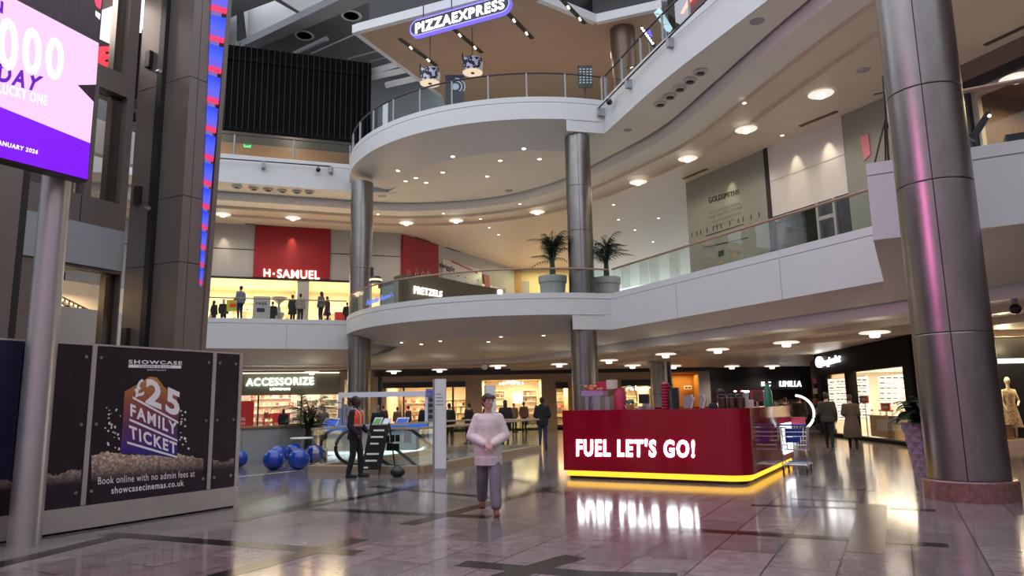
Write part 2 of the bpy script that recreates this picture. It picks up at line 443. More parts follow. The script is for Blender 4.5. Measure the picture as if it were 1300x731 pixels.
# lower gallery
g1 = lambda pts, n: [(v[0].x, v[0].y, v[1]) for v in zip(spl([p[:2] for p in pts], n), [pts[0][2]+(pts[-1][2]-pts[0][2])*i/(n-1) for i in range(n)])]
P1c = lin([(4.206, 29.828), (9.82, 18.48)], 20) + lin([(9.82, 18.48), (7.05, 13.49)], 6)[1:] + lin([(7.05, 13.49), (24, 4.3)], 16)[1:]
_gc = [tuple(v) for v in lin([(4.4, 32.6), (10.6, 19.9)], 20)] + [tuple(v) for v in lin([(10.6, 19.9), (11.1, 18.9)], 6)][1:] + [tuple(v) for v in lin([(11.1, 18.9), (11.99, 16.7), (19, 1.5)], 16)][1:]
G1 = [g1([(-26, 34.5, 3.85), (-16, 37.9, 3.85), (-9.4, 39.9, 3.9)], NA), g1([(-9.4, 39.9, 3.9), (-7, 40.3), (-5, 40.3), (-2.3, 39.9), (0, 39.0), (2.72, 35.8), (4.4, 32.6, 4.2)], NB), [(x, y, 4.2) for x, y in _gc]]
n1 = len(P1c)
OO1 = [OO[0], OO[1], lin([(26, 50), (30, 25), (34, -1)], n1)]
gallery('ceiling_ground', R1, 4.58, 0, [PL, PA, P1c], G1, OO1, 3.86, 3.5, 0.62,
        [[(4.25, 29.83), (2.5, 29.42), (2.7, 31.2), (3.37, 32.4), (4.4, 32.6)], [(-8.87, 37.7), (-6.3, 38.1), (-6.3, 38.25), (-9.4, 39.9)]], gm)

from mathutils.bvhtree import BVHTree
BVH = {}
def on_ceiling(px, py, name, z):
    if name not in BVH:
        me = bpy.data.objects[name].data; BVH[name] = BVHTree.FromPolygons([v.co.copy() for v in me.vertices], [tuple(p.vertices) for p in me.polygons])
    h = BVH[name].ray_cast(EYE, ray(px, py))
    return h[0]-Vector((0, 0, .004)) if h[0] is not None else atz(px, py, z)
# ---- walls with openings
def wall(mb, fr, u0, u1, z0, z1, holes, d0=-0.25, d1=0.0):
    us = sorted({u0, u1, *[h[0] for h in holes], *[h[1] for h in holes]}); zs = sorted({z0, z1, *[h[2] for h in holes], *[h[3] for h in holes]})
    us = [u for u in us if u0 <= u <= u1]; zs = [z for z in zs if z0 <= z <= z1]
    for a, b in zip(us, us[1:]):
        for c, d in zip(zs, zs[1:]):
            m = ((a+b)/2, (c+d)/2)
            if any(h[0] < m[0] < h[1] and h[2] < m[1] < h[3] for h in holes): continue
            mb.fbox(fr, a, b, d0, d1, c, d)
    return mb
def room(mb, fr, u0, u1, z0, z1, depth, d=-0.25):
    """five inner faces of a shop room behind an opening"""
    P = lambda u, dd, z: fr.P(u, d-dd, z)
    q = [P(u0, 0, z0), P(u1, 0, z0), P(u1, 0, z1), P(u0, 0, z1), P(u0, depth, z0), P(u1, depth, z0), P(u1, depth, z1), P(u0, depth, z1)]
    return mb.add(q, [(4, 5, 6, 7), (0, 1, 5, 4), (3, 2, 6, 7), (0, 4, 7, 3), (1, 5, 6, 2)])
def shop_light(fr, u0, u1, z, dmid, power, color=(1, .78, .5), size_d=1.5):
    p = fr.P((u0+u1)/2, dmid, z)
    a = math.atan2(fr.t.y, fr.t.x)
    return area('shop_ceiling_light', p, abs(u1-u0)*.85, power*SHOP_K, color, size_d, (0, 0, a))

M['panelgrey'] = pbr('grey_wall_panel', (0.40, 0.38, 0.36), 0.45, noise=0.03)
M['redpanel'] = pbr('red_wall_panel', (0.31, 0.004, 0.008), 0.6, noise=0.04)
M['shopwarm'] = pbr('shop_cream_wall', (0.82, 0.72, 0.56), 0.6, noise=0.06, nscale=3)
M['shopwhite'] = pbr('shop_white_wall', (0.78, 0.72, 0.64), 0.6, noise=0.06, nscale=3)
M['olive'] = pbr('olive_fascia', (0.20, 0.185, 0.12), 0.5, noise=0.04)
M['sage'] = pbr('sage_hoarding', (0.27, 0.275, 0.235), 0.4, noise=0.03)
M['whitegloss'] = pbr('white_gloss_panel', (0.66, 0.63, 0.60), 0.22, noise=0.02)
M['orangewall'] = pbr('orange_wood_wall', (0.55, 0.26, 0.05), 0.5, noise=0.1, nscale=3)
M['yellowwood'] = pbr('yellow_wood_wall', (0.74, 0.60, 0.32), 0.5, noise=0.12, nscale=3, stretch=(4, 4, .4))

# upper-left shop front: red panelled jeweller
HS = Fr((-7.15, 44.4), 18.0)
hu = lambda px, py: HS.uz(px, py)[0]
ua, ub, uc, ud = hu(240, 380), hu(377, 380), hu(392, 380), -0.35
mb = MB(); wall(mb, HS, -17, 0, R1, 12.6, [(ua, ub, R1, 9.22), (uc, ud, R1, 9.22)])
mb.cm = 1
for x in (323, 419): mb.fbox(HS, hu(x, 320)-.02, hu(x, 320)+.02, 0, .02, 9.3, 12.5)
mb.fbox(HS, -17, hu(323, 320), 0.0, 0.012, 10.95, 11.0); mb.fbox(HS, hu(419, 320), 0, 0.0, 0.012, 10.95, 11.0); mb.fbox(HS, ua, 0, -.05, .06, 9.18, 9.3)
struct(mb, 'wall_gallery_back', [M['panelgrey'], M['dark']], 0)
mb = MB(); room(mb, HS, ua, ub, R1, 9.3, 5); room(mb, HS, uc, ud, R1, 9.3, 5)
struct(mb, 'wall_gallery_shop', M['shopwarm'], 0)
shop_light(HS, ua, ub, 9.15, -2.5, 560, (1, .82, .55), 3); shop_light(HS, uc, ud, 9.15, -2.5, 400, (1, .82, .55), 3)
mb = MB(); mb.fbox(HS, hu(323, 320), hu(419, 320), 0.02, 0.14, 9.32, 12.5)
RED1 = single(mb, 'fascia_sign', M['redpanel'], 'large square red sign panel above the lit jewellery shop windows', 'sign', smooth=0)
# receding wall to the right of it
HR = Fr((-7.15, 44.4), to=(0.5, 57.5))
mb = MB(); wall(mb, HR, 0, HR.len, R1, 12.6, [(4.9, 13.2, R1, 10.6)])
struct(mb, 'wall_gallery_side', M['panelgrey'], 0)
mb = MB(); room(mb, HR, 4.9, 13.2, R1, 10.7, 4); struct(mb, 'wall_gallery_side_shop', M['shopwhite'], 0)
shop_light(HR, 5.2, 13, 10.5, -2, 350, (1, .85, .7), 2)
mb = MB(); mb.fbox(HR, 0.15, 4.0, 0.0, 0.14, R1, 12.45)
single(mb, 'fascia_sign', M['redpanel'], 'tall red wall panel turned away, behind the pretzel stand', 'sign', smooth=0)
# far end of the gallery
FE = Fr((0.5, 57.5), 0)
mb = MB(); mb.fbox(FE, -.4, 5.6, -.3, 0, R1, 12.6); struct(mb, 'wall_gallery_far', M['yellowwood'], 0)
mb = MB(); mb.fbox(FE, -.9, 0.3, 0, .5, R1, 12.5); struct(mb, 'trim_2', M['wood'], 0)
shop_light(FE, 0, 5, 12.3, 2.0, 260, (1, .8, .45), 1)
# daylit hall beyond
mb = MB()
mb.add([(6.2, 58, R1), (22, 58, R1), (22, 72, R1), (6.2, 72, R1)], [(0, 1, 2, 3)])
mb.box(6.0, 6.3, 57.5, 72, R1, 12.6); mb.box(6, 24, 70, 70.3, R1, 12.6)
mb.hexa([(6, 62, 9.2), (16, 62, 6.2), (16, 63.5, 6.2), (6, 63.5, 9.2), (6, 62, 9.9), (16, 62, 6.9), (16, 63.5, 6.9), (6, 63.5, 9.9)])
mb.hexa([(9, 66, 8.6), (22, 66, 12.2), (22, 67, 12.2), (9, 67, 8.6), (9, 66, 9.0), (22, 66, 12.6), (22, 67, 12.6), (9, 67, 9.0)])
struct(mb, 'wall_far_hall', M['white2'], 0)
M['skylight'] = emis('daylit_glass', (0.68, 0.93, 1.0), 1.2)
mb = MB(); mb.box(6.4, 22, 69.8, 69.9, 6.6, 11.9); struct(mb, 'window_1', M['skylight'], 0)
area('far_hall_daylight', (13, 66, 12.3), 5, 420, (.75, .92, 1), 8)

# right gallery wall: sage hoarding and white panel
GW = Fr((8.93, 34.8), to=(13.65, 25.2))
gu = lambda x, y: GW.uz(x, y)[0]
g0, gA, gB, gC, gD = 0.0, gu(973, 230), gu(977, 230), gu(1073, 200), GW.len+.6
mb = MB(); mb.fbox(GW, 0, gA, -.3, 0, R1, 12.5); mb.fbox(GW, 0, .3, -7, -.3, R1, 12.5); mb.fbox(GW, gC, gD, -.3, 0, R1, 12.5)
struct(mb, 'wall_gallery_right', M['sage'], 0)
mb = MB(); mb.fbox(GW, gA-.02, gB+.03, -.3, .05, R1, 12.5); struct(mb, 'trim_3', M['dark'], 0)
mb = MB(); mb.fbox(GW, gB, gC, -.3, .02, 9.36, 12.5)
struct(mb, 'wall_gallery_white', M['whitegloss'], 0)
mb = MB(); mb.fbox(GW, gB, gC, .02, .03, 10.9, 10.94); struct(mb, 'trim_4', M['panelgrey'], 0)
mb = MB(); room(mb, GW, gB, gC, R1, 9.36, 3); struct(mb, 'wall_empty_shop', M['bronzed'], 0)
mb = MB()
for px in (1040, 1062): u = gu(px, 290); mb.fbox(GW, u-.05, u+.05, -.2, .05, R1, 9.36)
mb.fbox(GW, gu(1040, 290), gu(1062, 290), -.2, .05, 8.6, 8.75)
struct(mb, 'trim_5', M['panelgrey'], 0)
mb = MB(); mb.fbox(GW, gB, gC, -.06, -.05, R1, 9.36); struct(mb, 'window_2', M['panedark'], 0)
# right corner shop, upper level
RS = Fr((15.2, 22.25), to=(15.93, 20.37))
ru = lambda x, y: RS.uz(x, y)
rw0 = ru(1228, 150)[0]
rzt = lambda x, y: ru(x, y)[1]
mb = MB(); wall(mb, RS, -3.2, 16, R1, 12.5, [(rw0+.05, 9, R1+.1, 11.6)])
struct(mb, 'wall_corner_shop', M['bronze'], 0)
M['slat'] = pbr('brown_slats', (0.22, 0.115, 0.055), 0.5, noise=0.35, nscale=3, stretch=(9, 9, 0.3))
mb = MB(); room(mb, RS, rw0, 9, R1, 11.7, 4.5); struct(mb, 'wall_corner_shop_inside', M['slat'], 0)
mb = MB(); mb.fbox(RS, rw0-.1, rw0+.12, -.2, .08, R1, 11.8); mb.fbox(RS, rw0, 9, -.2, .08, 11.55, 11.85); mb.cm = 1; mb.fbox(RS, rw0+.14, rw0+.34, -.3, -.1, R1, 11.55); mb.fbox(RS, rw0+.14, 9, -.3, -.1, 11.3, 11.55)
struct(mb, 'trim_6', [M['black'], M['shopwarm']], 0)
mb = MB(); mb.fbox(RS, rw0, 9, -.03, -.02, R1, 11.6); struct(mb, 'window_3', M['pane'], 0)
shop_light(RS, rw0+.5, 6, 11.2, -2.0, 300, (1, .75, .45), 2)

# ground floor: accessory shop and far stone wall
AC = Fr((-8.2, 42.0), 13.2)
au = lambda x, y: AC.uz(x, y)
AA0, AA1 = au(292, 520)[0], au(430, 520)[0]
zs = ZS = au(380, 501)[1]
mb = MB(); wall(mb, AC, -14, 0.3, 0, 3.6, [(AA0, AA1, 0, zs), (au(437, 520)[0], au(448, 520)[0], 0, 3.1)])
struct(mb, 'wall_accessory_shop', M['stone'], 0)
mb = MB(); room(mb, AC, AA0, AA1, 0, 3.3, 5); room(mb, AC, AA1+.3, -.1, 0, 3.2, 4); struct(mb, 'wall_accessory_shop_inside', M['shopwhite'], 0)
shop_light(AC, AA0, AA1, 3.2, -2.5, 420, (1, .83, .62), 3.5); shop_light(AC, AA1+.4, -.2, 3.1, -1.5, 90, (1, .8, .55), 1)
FW = Fr((-8.2, 42.0), 0)
fu = lambda x, y: FW.uz(x, y)
def ff(x): return fu(x, 515)[0]
o1 = (ff(490), ff(591), 0, fu(540, 486)[1]); o2 = (ff(612), ff(688), 0, fu(650, 482)[1]); o3 = (ff(707), ff(722), 0, fu(715, 489)[1]); o4 = (ff(790), ff(826), 0, fu(810, 489)[1]); o5 = (ff(855), ff(889), 0, 3.2)
mb = MB(); wall(mb, FW, 0, ff(903), 0, 3.6, [o1, o2, o3, o4, o5])
mb.cm = 1; mb.fbox(FW, ff(480), ff(484), 0, .1, 0, 3.6); mb.fbox(FW, 0, 20, 0, .06, 3.28, 3.6)
for a, b, y0, y1 in ((486, 591, 485, 492), (706, 722, 485, 493), (790, 828, 482, 490)):
    mb.fbox(FW, ff(a), ff(b), 0, .1, fu((a+b)/2, y1)[1], fu((a+b)/2, y0)[1])
struct(mb, 'wall_far', [M['stone'], M['black']], 0)
mb = MB()
for o in (o1, o2, o3, o4): room(mb, FW, o[0], o[1], 0, o[3]+.1, 5)
struct(mb, 'wall_far_shops', M['shopwarm'], 0)
mb = MB(); room(mb, FW, o5[0], o5[1], 0, 3.2, 1.2); struct(mb, 'wall_far_orange', M['orangewall'], 0)
for o, p in ((o1, 300), (o2, 330), (o3, 60), (o4, 110)): shop_light(FW, o[0], o[1], o[3]-.02, -2.4, p, (1, .72, .4), 3)
shop_light(FW, o5[0], o5[1], 3.1, -.7, 25, (1, .7, .3), .6)
# dark shop at the right of the far wall
DS = Fr((11.2, 42.8), 0)
du = lambda x, y: DS.uz(x, y)
mb = MB(); wall(mb, DS, -.3, 9.5, 0, 3.6, [(0.1, 8.5, 0, du(960, 495)[1])])
struct(mb, 'wall_dark_shop', M['black'], 0)
mb = MB(); room(mb, DS, 0, 8.6, 0, 2.75, 6); struct(mb, 'wall_dark_shop_inside', M['bronzed'], 0)
shop_light(DS, 1, 8, 2.6, -3, 60, (1, .85, .75), 2)

# right ground shop behind the steel column
GS = Fr((12.75, 21.5), to=(19, 21.1))
mb = MB(); wall(mb, GS, 0, 9, 0, 3.6, [(.25, 6, 0.25, 2.55), (.25, 6, 2.62, 3.3)], -.12)
struct(mb, 'wall_right_shop', M['shopwarm'], 0)
mb = MB(); room(mb, GS, .2, 6.1, 0.2, 3.4, 1.0, -.12); struct(mb, 'wall_right_shop_inside', M['shopwarm'], 0)
shop_light(GS, .4, 5.8, 3.3, -.6, 300, (1, .78, .48), .7)
mb = MB(); mb.fbox(GS, .25, 6, .0, .08, 2.5, 2.64); struct(mb, 'trim_7', M['lamp'], 0)

# ---- roof with skylight wells and the black slatted upper box
ZR = 26.0
w1 = [atz(*p, ZR) for p in ((309.4, 15.3), (349, .8), (387, 22.6), (314, 56))]
w2 = [atz(*p, ZR) for p in ((357, 0), (391, 21.5), (436, 0), (420, -40))]
w3 = [atz(*p, ZR) for p in ((288, 25), (300.5, 19), (300.5, 56), (288, 60))]
ro = [atz(*p, ZR) for p in ((240, -60), (560, -60), (560, 112), (200, 125))]
mb = MB()
allv = ro + w1 + w2 + w3
mb.add(allv, [tuple(t) for t in tessellate_polygon([ro, w1, w2, w3])])
struct(mb, 'ceiling_roof', M['roof'], 0)
mb = MB()
for wl in (w1, w2, w3):
    for i in range(4):
        a, b = wl[i], wl[(i+1) % 4]
        mb.add([a, b, b+Vector((0, 0, 3.2)), a+Vector((0, 0, 3.2))], [(0, 1, 2, 3)])
struct(mb, 'wall_skylight', M['white2'], 0)
mb = MB()
e0, e1 = atz(300, 64, ZR-.01), atz(472, -8, ZR-.01); e2, e3 = atz(456, -22, ZR-.01), atz(296, 56, ZR-.01)
mb.prism2([e0, e1, e2, e3], [v-Vector((0, 0, .5)) for v in (e0, e1, e2, e3)])
struct(mb, 'trim_8', M['bluegrey'], 0)
mb = MB()
for px in (303, 309): p = aty(px, 50, 44.5); mb.tube([(p.x, p.y, 15), (p.x, p.y, ZR+1)], .10, 10)
struct(mb, 'trim_9', M['bluegrey'])
mb = MB()
a, b = atz(374, 68, 25.2), atz(415, 49, 25.2); mb.tube([a, b], .16, 12)
for x0, y0, x1, y1 in ((396, 68, 452, 43), (440, 75, 490, 62), (470, 78, 520, 66)): mb.tube([atz(x0, y0, 24.6), atz(x1, y1, 24.6)], .05, 8)
struct(mb, 'trim_10', M['bluegrey'])
# upper back wall behind the slatted box, with one bright window
UB = Fr((-26, 46), 14)
mb = MB(); mb.fbox(UB, 0, 40, -.3, 0, 14.9, 27); struct(mb, 'wall_upper_back', M['roof'], 0)
mb = MB(); mb.pbox(UB, 485, 66, 504, 83, 0.02, .06); struct(mb, 'window_4', M['skylight'], 0)
mb = MB()
for k in range(5): x = 485+19*k/4; u = UB.uz(x, 75)[0]; mb.fbox(UB, u-.02, u+.02, .06, .1, UB.uz(495, 83)[1], UB.uz(495, 66)[1])
for y in (72, 78): z = UB.uz(495, y)[1]; mb.fbox(UB, UB.uz(485, 75)[0], UB.uz(504, 75)[0], .06, .1, z-.02, z+.02)
struct(mb, 'trim_11', M['roof'], 0)
mb = MB()
for (x0, y0), (x1, y1) in (((468, 92), (530, 74)), ((472, 98), (545, 82)), ((490, 108), (560, 92))):
    a, b = aty(x0, y0, 43), aty(x1, y1, 41.5); mb.tube([a, b], .22, 4)
struct(mb, 'trim_12', M['white'], 0)
BB = Fr((-19.2, 38.6), 18.4)
bz0, bz1 = BB.uz(370, 172)[1], BB.uz(370, 67)[1]
bu1 = BB.uz(471, 120)[0]
mb = MB(); mb.fbox(BB, -3, bu1, -4, 0, bz0, bz1)
mb.cm = 1
k = -3.0
while k < bu1:
    mb.fbox(BB, k, k+.035, 0, .16, bz0+.05, bz1+.12); k += .33
mb.cm = 0; mb.fbox(BB, -3, bu1, 0, .12, bz1-.95, bz1-.75); mb.fbox(BB, -3, bu1, 0, .12, bz0, bz0+.2)
M['rib'] = pbr('dark_rib', (0.030, 0.027, 0.028), 0.6, spec=.2)
M['boxblack'] = pbr('matt_black_box', (0.006, 0.006, 0.007), .9, spec=.1)
struct(mb, 'wall_slatted_box', [M['boxblack'], M['rib']], 0)
LB = Fr((-20, 43.5), 18.4)
mb = MB(); mb.fbox(LB.shift(-3), -5, 16, -.2, 0, R2, 18.6)
M['tan'] = pbr('tan_lobby_wall', (0.34, 0.21, 0.13), 0.5, noise=0.08)
M['perf'] = pbr('perforated_grey', (0.075, 0.08, 0.075), 0.5, noise=0.5, nscale=26)
struct(mb, 'wall_lobby', M['tan'], 0)
mb = MB(); mb.fbox(BB, -3, bu1+1, -9, -2.0, bz0-.06, bz0-.02); mb.cm = 1; mb.fbox(BB, -3, bu1, -2.0, -.1, bz0-.06, bz0-.02)
struct(mb, 'ceiling_lobby', [M['tan'], M['perf']], 0)
for k in (1.5, 6.5): point('lobby_light', BB.P(k, -4.5, 15.6), 130, (1, .80, .58), .12)

# ---- restaurant canopy, its back wall
CAN = [(-7.55, 32.78), (-1.67, 30.3), (1.6, 28.95), (1.51, 30.2), (4.37, 32.28), (7.34, 31.1), (10.3, 44), (-3.9, 44), (-4.0, 40.3)]
M['tansoffit'] = pbr('tan_canopy_soffit', (0.42, 0.29, 0.20), 0.55, noise=0.05, nscale=1)
mb = MB(); mb.prism(CAN, 20.0, 20.05)
mb.cm = 1
def fascia(mb, pts, z0, z1, th=.25):
    for a, b in zip(pts, pts[1:]):
        fr = Fr(a, to=b); mb.fbox(fr, -.0, fr.len, -th, .02, z0, z1)
fascia(mb, [(-4.0, 40.3), (-7.55, 32.78)][::-1], 19.98, 20.42)
fascia(mb, [(-7.55, 32.78), (-1.67, 30.3), (1.6, 28.95)], 19.98, 20.42)
fascia(mb, [(1.51, 30.2), (4.37, 32.28), (7.34, 31.1)], 19.98, 20.42)
mb.cm = 2
q = [(-7.0, 33.3), (-1.4, 30.9), (1.6, 29.7)]
fascia(mb, q, 20.42, 22.3)
fascia(mb, [(1.2, 30.8), (4.3, 33.0), (7.4, 31.8)], 20.42, 22.0)
struct(mb, 'ceiling_restaurant', [M['tansoffit'], M['white'], M['black']], 0)
M['tanwall'] = pbr('tan_restaurant_wall', (0.44, 0.28, 0.15), 0.5, noise=0.06, nscale=2)
mb = MB(); mb.fbox(Fr((-5.5, 43), 0), 0, 22, -.3, 0, R2, 20.0); struct(mb, 'wall_restaurant', M['tanwall'], 0)
for x in (-3.2, -.4, 2.4, 5.0): down('restaurant_light', (x, 35.5, 19.9), 260, (1, .76, .52), .12)
# slats seen through the roof opening at the top right of the canopy
mb = MB()
mb.box(2, 16, 38, 38.4, 21, 27)
for k in range(4): mb.hexa([(2, 31.5+k*1.6, 22.5), (14, 28.5+k*1.6, 22.5), (14, 28.9+k*1.6, 22.5), (2, 31.9+k*1.6, 22.5), (2, 31.5+k*1.6, 22.8), (14, 28.5+k*1.6, 22.8), (14, 28.9+k*1.6, 22.8), (2, 31.9+k*1.6, 22.8)])
struct(mb, 'trim_13', M['bluegrey'], 0)
# dark upper right unit behind the rail, with its red neon
mb = MB(); UR = Fr((7.7, 31.4), to=(10.7, 22)); mb.fbox(UR, 0, 18, -.3, 0, R2, 27); mb.box(8.64, 20, 36.5, 36.8, R2, 27); struct(mb, 'wall_upper_right', M['bronzed'], 0)
# ================================================================== COLUMNS
M['granite'] = pbr('red_granite', (0.20, 0.10, 0.09), 0.25, noise=0.7, nscale=14)
def column(x, y, r, segs, label, seam=None, plinth=None):
    t = thing('steel_column', label, 'column', (x, y, 0))
    mb = MB()
    for z0, z1 in segs:
        mb.lathe([(r*.985, z0), (r, z0+.012), (r, z1-.012), (r*.985, z1)], (x, y, 0), 48)
    build(mb, 'cladding', M['steel'], t, smooth=20)
    mb = MB(); mb.lathe([(r*.975, segs[0][0]), (r*.975, segs[-1][1])], (x, y, 0), 32)
    if seam is not None:
        a = math.radians(seam); c = Vector((x+r*math.cos(a), y+r*math.sin(a)))
        f = Fr(c, math.degrees(a)+90)
        mb.fbox(f, -.008, .008, -.02, .004, segs[0][0], segs[-1][1])
    build(mb, 'joint_core', M['dark'], t)
    if plinth:
        mb = MB(); mb.lathe([(r+.09, 0), (r+.09, plinth-.02), (r+.07, plinth), (r, plinth)], (x, y, 0), 48); build(mb, 'plinth', M['granite'], t)
    return t
column(7.0, 11.3, .56, [(.3, 2.52), (2.53, 4.95), (4.96, 6.55), (6.56, 8.9), (8.91, 12.4)], 'huge steel clad round column on a red granite plinth, nearest one on the right', -123, .3)
column(3.02, 30.2, .555, [(0, 2.3), (2.31, 4.58), (4.58, 8.9), (8.91, 10.9), (10.91, 13.28)], 'tall steel column behind the red counter rising past the two palm planters', -95)
column(-7.86, 36.3, .577, [(0, 2.4), (2.41, 4.58), (4.58, 8.6), (8.61, 13.28)], 'tall steel column rising past the round balcony beside the pretzel stand', -80)
column(7.42, 36, .53, [(0, 1.9), (1.91, 3.5)], 'short steel column under the low ceiling, behind the middle of the red counter', -60)
mb = MB(); mb.lathe([(.62, R2), (.62, 20)], (5.77, 33.07, 0), 32)
M['brownmetal'] = pbr('brown_metal', (0.15, 0.10, 0.07), 0.35, 0.5)
single(mb, 'restaurant_column', M['brownmetal'], 'brown round column holding up the restaurant canopy on the top floor', 'column', loc=(5.77, 33.07, R2))

# ================================================================== BALUSTRADES
def off_path(pts, d):
    out = []; n = len(pts)
    for i in range(n):
        t = (pts[min(i+1, n-1)]-pts[max(i-1, 0)]).normalized(); out.append(pts[i]+Vector((-t.y, t.x))*d)
    return out
def balustrade(label, path, z, h, step, railmat, railr, posts=False, d=0.12, ratio=(1, 1)):
    t = thing('glass_balustrade', label, 'balustrade', (path[0].x, path[0].y, z), )
    p = off_path(path, d)
    L = sum((b-a).length for a, b in zip(p, p[1:])); n = max(1, round(L/step)); q = lin(p, n*4+1)
    for k in range(n):
        seg = q[k*4:k*4+5]
        seg[0] = seg[0].lerp(seg[1], .03); seg[-1] = seg[-1].lerp(seg[-2], .03)
        mb = MB()
        for a, b in zip(seg, seg[1:]): mb.add([(a.x, a.y, z), (b.x, b.y, z), (b.x, b.y, z+h-.03), (a.x, a.y, z+h-.03)], [(0, 1, 2, 3)])
        build(mb, 'glass_panel', M['glass'], t)
    mb = MB(); mb.tube([(v.x, v.y, z+h) for v in q], railr, 8); build(mb, 'handrail', railmat, t)
    if posts:
        for k in range(n+1):
            v = q[min(k*4, len(q)-1)]; mb = MB(); mb.box(v.x-.035, v.x+.035, v.y-.05, v.y+.05, z, z+h-.02); build(mb, 'post', M['bluegrey'], t)
    return t
balustrade('glass balustrade with thin bronze rail before the jewellery shop windows', PL, R1, 1.05, 2.4, M['railwood'], .035)
balustrade('curved glass balustrade with bronze rail round the lower balcony', PA, R1, 1.05, 2.3, M['railwood'], .04)
balustrade('glass balustrade with copper rail running past the sage hoarding', P1c[:20], R1, 1.05, 2.5, M['railwood'], .045)
balustrade('glass balustrade with copper rail on the pink lit balcony corner', P1c[25:34], R1, 1.15, 1.6, M['railwood'], .05)
balustrade('straight glass balustrade with grey posts below the black slatted box', PL, R2, 1.15, 2.9, M['darkrail'], .03, True)
balustrade('curved glass balustrade with grey posts round the restaurant balcony', PA, R2, 1.15, 1.75, M['darkrail'], .04, True)
balustrade('sloping view glass balustrade with dark rail at the right of the restaurant', P2c[:28], R2, 1.15, 1.7, M['darkrail'], .04, True)

mb = MB()
_f = Fr((4.206, 29.828), to=(9.82, 18.48)); u = _f.uz(859, 380)[0]; mb.fbox(_f, u-.012, u+.012, -.01, .004, 4.58, R1-.27)
u = _f.uz(990, 340)[0]; mb.fbox(_f, u-.012, u+.012, -.01, .004, 4.58, R1-.27)
_f = Fr((-26, 31.98), to=(-8.87, 37.7)); u = _f.uz(364, 420)[0]; mb.fbox(_f, u-.012, u+.012, -.01, .004, 4.58, R1-.27)
struct(mb, 'trim_18', M['bluegrey'], 0)
# slim rails and cameras fixed to the white fascias
def wall_rail(label, p0, p1, brk, r=.035):
    t = thing('wall_rail', label, 'rail', p0)
    mb = MB(); mb.tube([p0, p1], r, 8); build(mb, 'bar', M['darkrail'], t)
    for k in brk:
        v = Vector(p0).lerp(Vector(p1), k); n = Vector((p1[1]-p0[1], -(p1[0]-p0[0]), 0)).normalized()
        f = Fr((v.x, v.y), to=(p1[0], p1[1])); mb = MB(); mb.fbox(f, -.09, .09, -.45, .03, v.z-.34, v.z+.03); build(mb, 'bracket', M['bluegrey'], t)
    return t
LF = Fr((-26, 31.98), to=(-8.87, 37.7)).shift(.3)
def onf(f, x, y): u, z = f.uz(x, y); return f.P(u, 0, z)
wall_rail('thin dark rail on brackets along the upper left white fascia', onf(LF, 262, 199.5), onf(LF, 419, 211), (.45, 1.0))
RF = Fr((4.2, 29.83), to=(6.78, 21.96)).shift(.3)
wall_rail('dark rail on brackets climbing the upper right white fascia', onf(RF, 757, 140), onf(RF, 912, -16), (.02, .31, .66))
def cctv(p, label, drop=.0, s=1.0):
    t = thing('security_camera', label, 'camera', p)
    mb = MB(); mb.box(p[0]-.05*s, p[0]+.05*s, p[1]-.05*s, p[1]+.05*s, p[2], p[2]+.16*s+drop); build(mb, 'mount', M['bluegrey'], t)
    mb = MB(); mb.ell((p[0], p[1], p[2]-.02*s), .13*s, .13*s, .13*s); build(mb, 'dome', M['blackg'], t)
cctv(onf(LF, 404, 215), 'dome camera under the rail on the upper left fascia')
cctv(onf(RF, 773.5, 129), 'small dome camera on the upper right fascia, above another')
cctv(onf(RF, 757, 146), 'small dome camera at the lower end of the upper right fascia rail')

# ================================================================== LAMPS
def saucer(loc, s=1.0):
    t = thing('ceiling_lamp', 'x', 'lamp', loc)
    x, y, z = loc
    mb = MB(); mb.lathe([(.10*s, 0), (.36*s, -.015*s), (.44*s, -.05*s), (.40*s, -.075*s), (.18*s, -.055*s)], loc, 28); build(mb, 'saucer_shade', M['lampd'], t)
    mb = MB(); mb.lathe([(.0, -.05*s), (.15*s, -.05*s), (.15*s, -.17*s), (.12*s, -.20*s), (.0, -.20*s)], loc, 24); build(mb, 'drum_diffuser', M['lamp'], t)
    return t
M['lampd'] = emis('lamp_saucer', (1.0, 0.92, 0.80), .85)
LG = [(283, 271), (372, 275.5), (516, 282), (579, 279), (682, 268), (810, 230), (873, 200), (947, 163), (1042, 118)]
lamp0 = None
for i, (px, py) in enumerate(LG):
    p = atz(px, py, 12.5)
    if lamp0 is None: lamp0 = saucer(p); o = lamp0
    else: o = dup(lamp0, p)
    o['label'] = 'white saucer lamp under the upper gallery ceiling, %s from the left' % ORD[i]; o['group'] = 'saucer lamps under the upper gallery'
    down('gallery_lamp_light', (p.x, p.y, p.z-.30), 420*LAMP_K, (1, .84, .66), .30, 165)
GG = [(500, 470), (558, 468), (632, 463), (710, 461), (773, 456), (803, 463), (845, 448), (855, 463.5), (911, 442), (929, 464), (980, 463.8), (998, 433), (1110, 420)]
GG.sort()
for i, (px, py) in enumerate([(396, 471)] + GG):
    p = atz(px, py, 3.5)
    if p.y > 41.5: p = p*1.0; k = 41/p.y; p = Vector((p.x*k, 41, 3.5))
    o = dup(lamp0, p); o['label'] = 'white saucer lamp under the low ground floor ceiling, %s from the left' % ORD[i]; o['group'] = 'saucer lamps under the low ceiling'
    down('ground_lamp_light', (p.x, p.y, p.z-.30), 340*LAMP_K, (1, .82, .62), .30, 165)
p = atz(1290, 97, 10.9); o = dup(lamp0, p); o['label'] = 'white saucer lamp inside the brown slatted corner shop upstairs'; o['group'] = 'saucer lamp indoors'
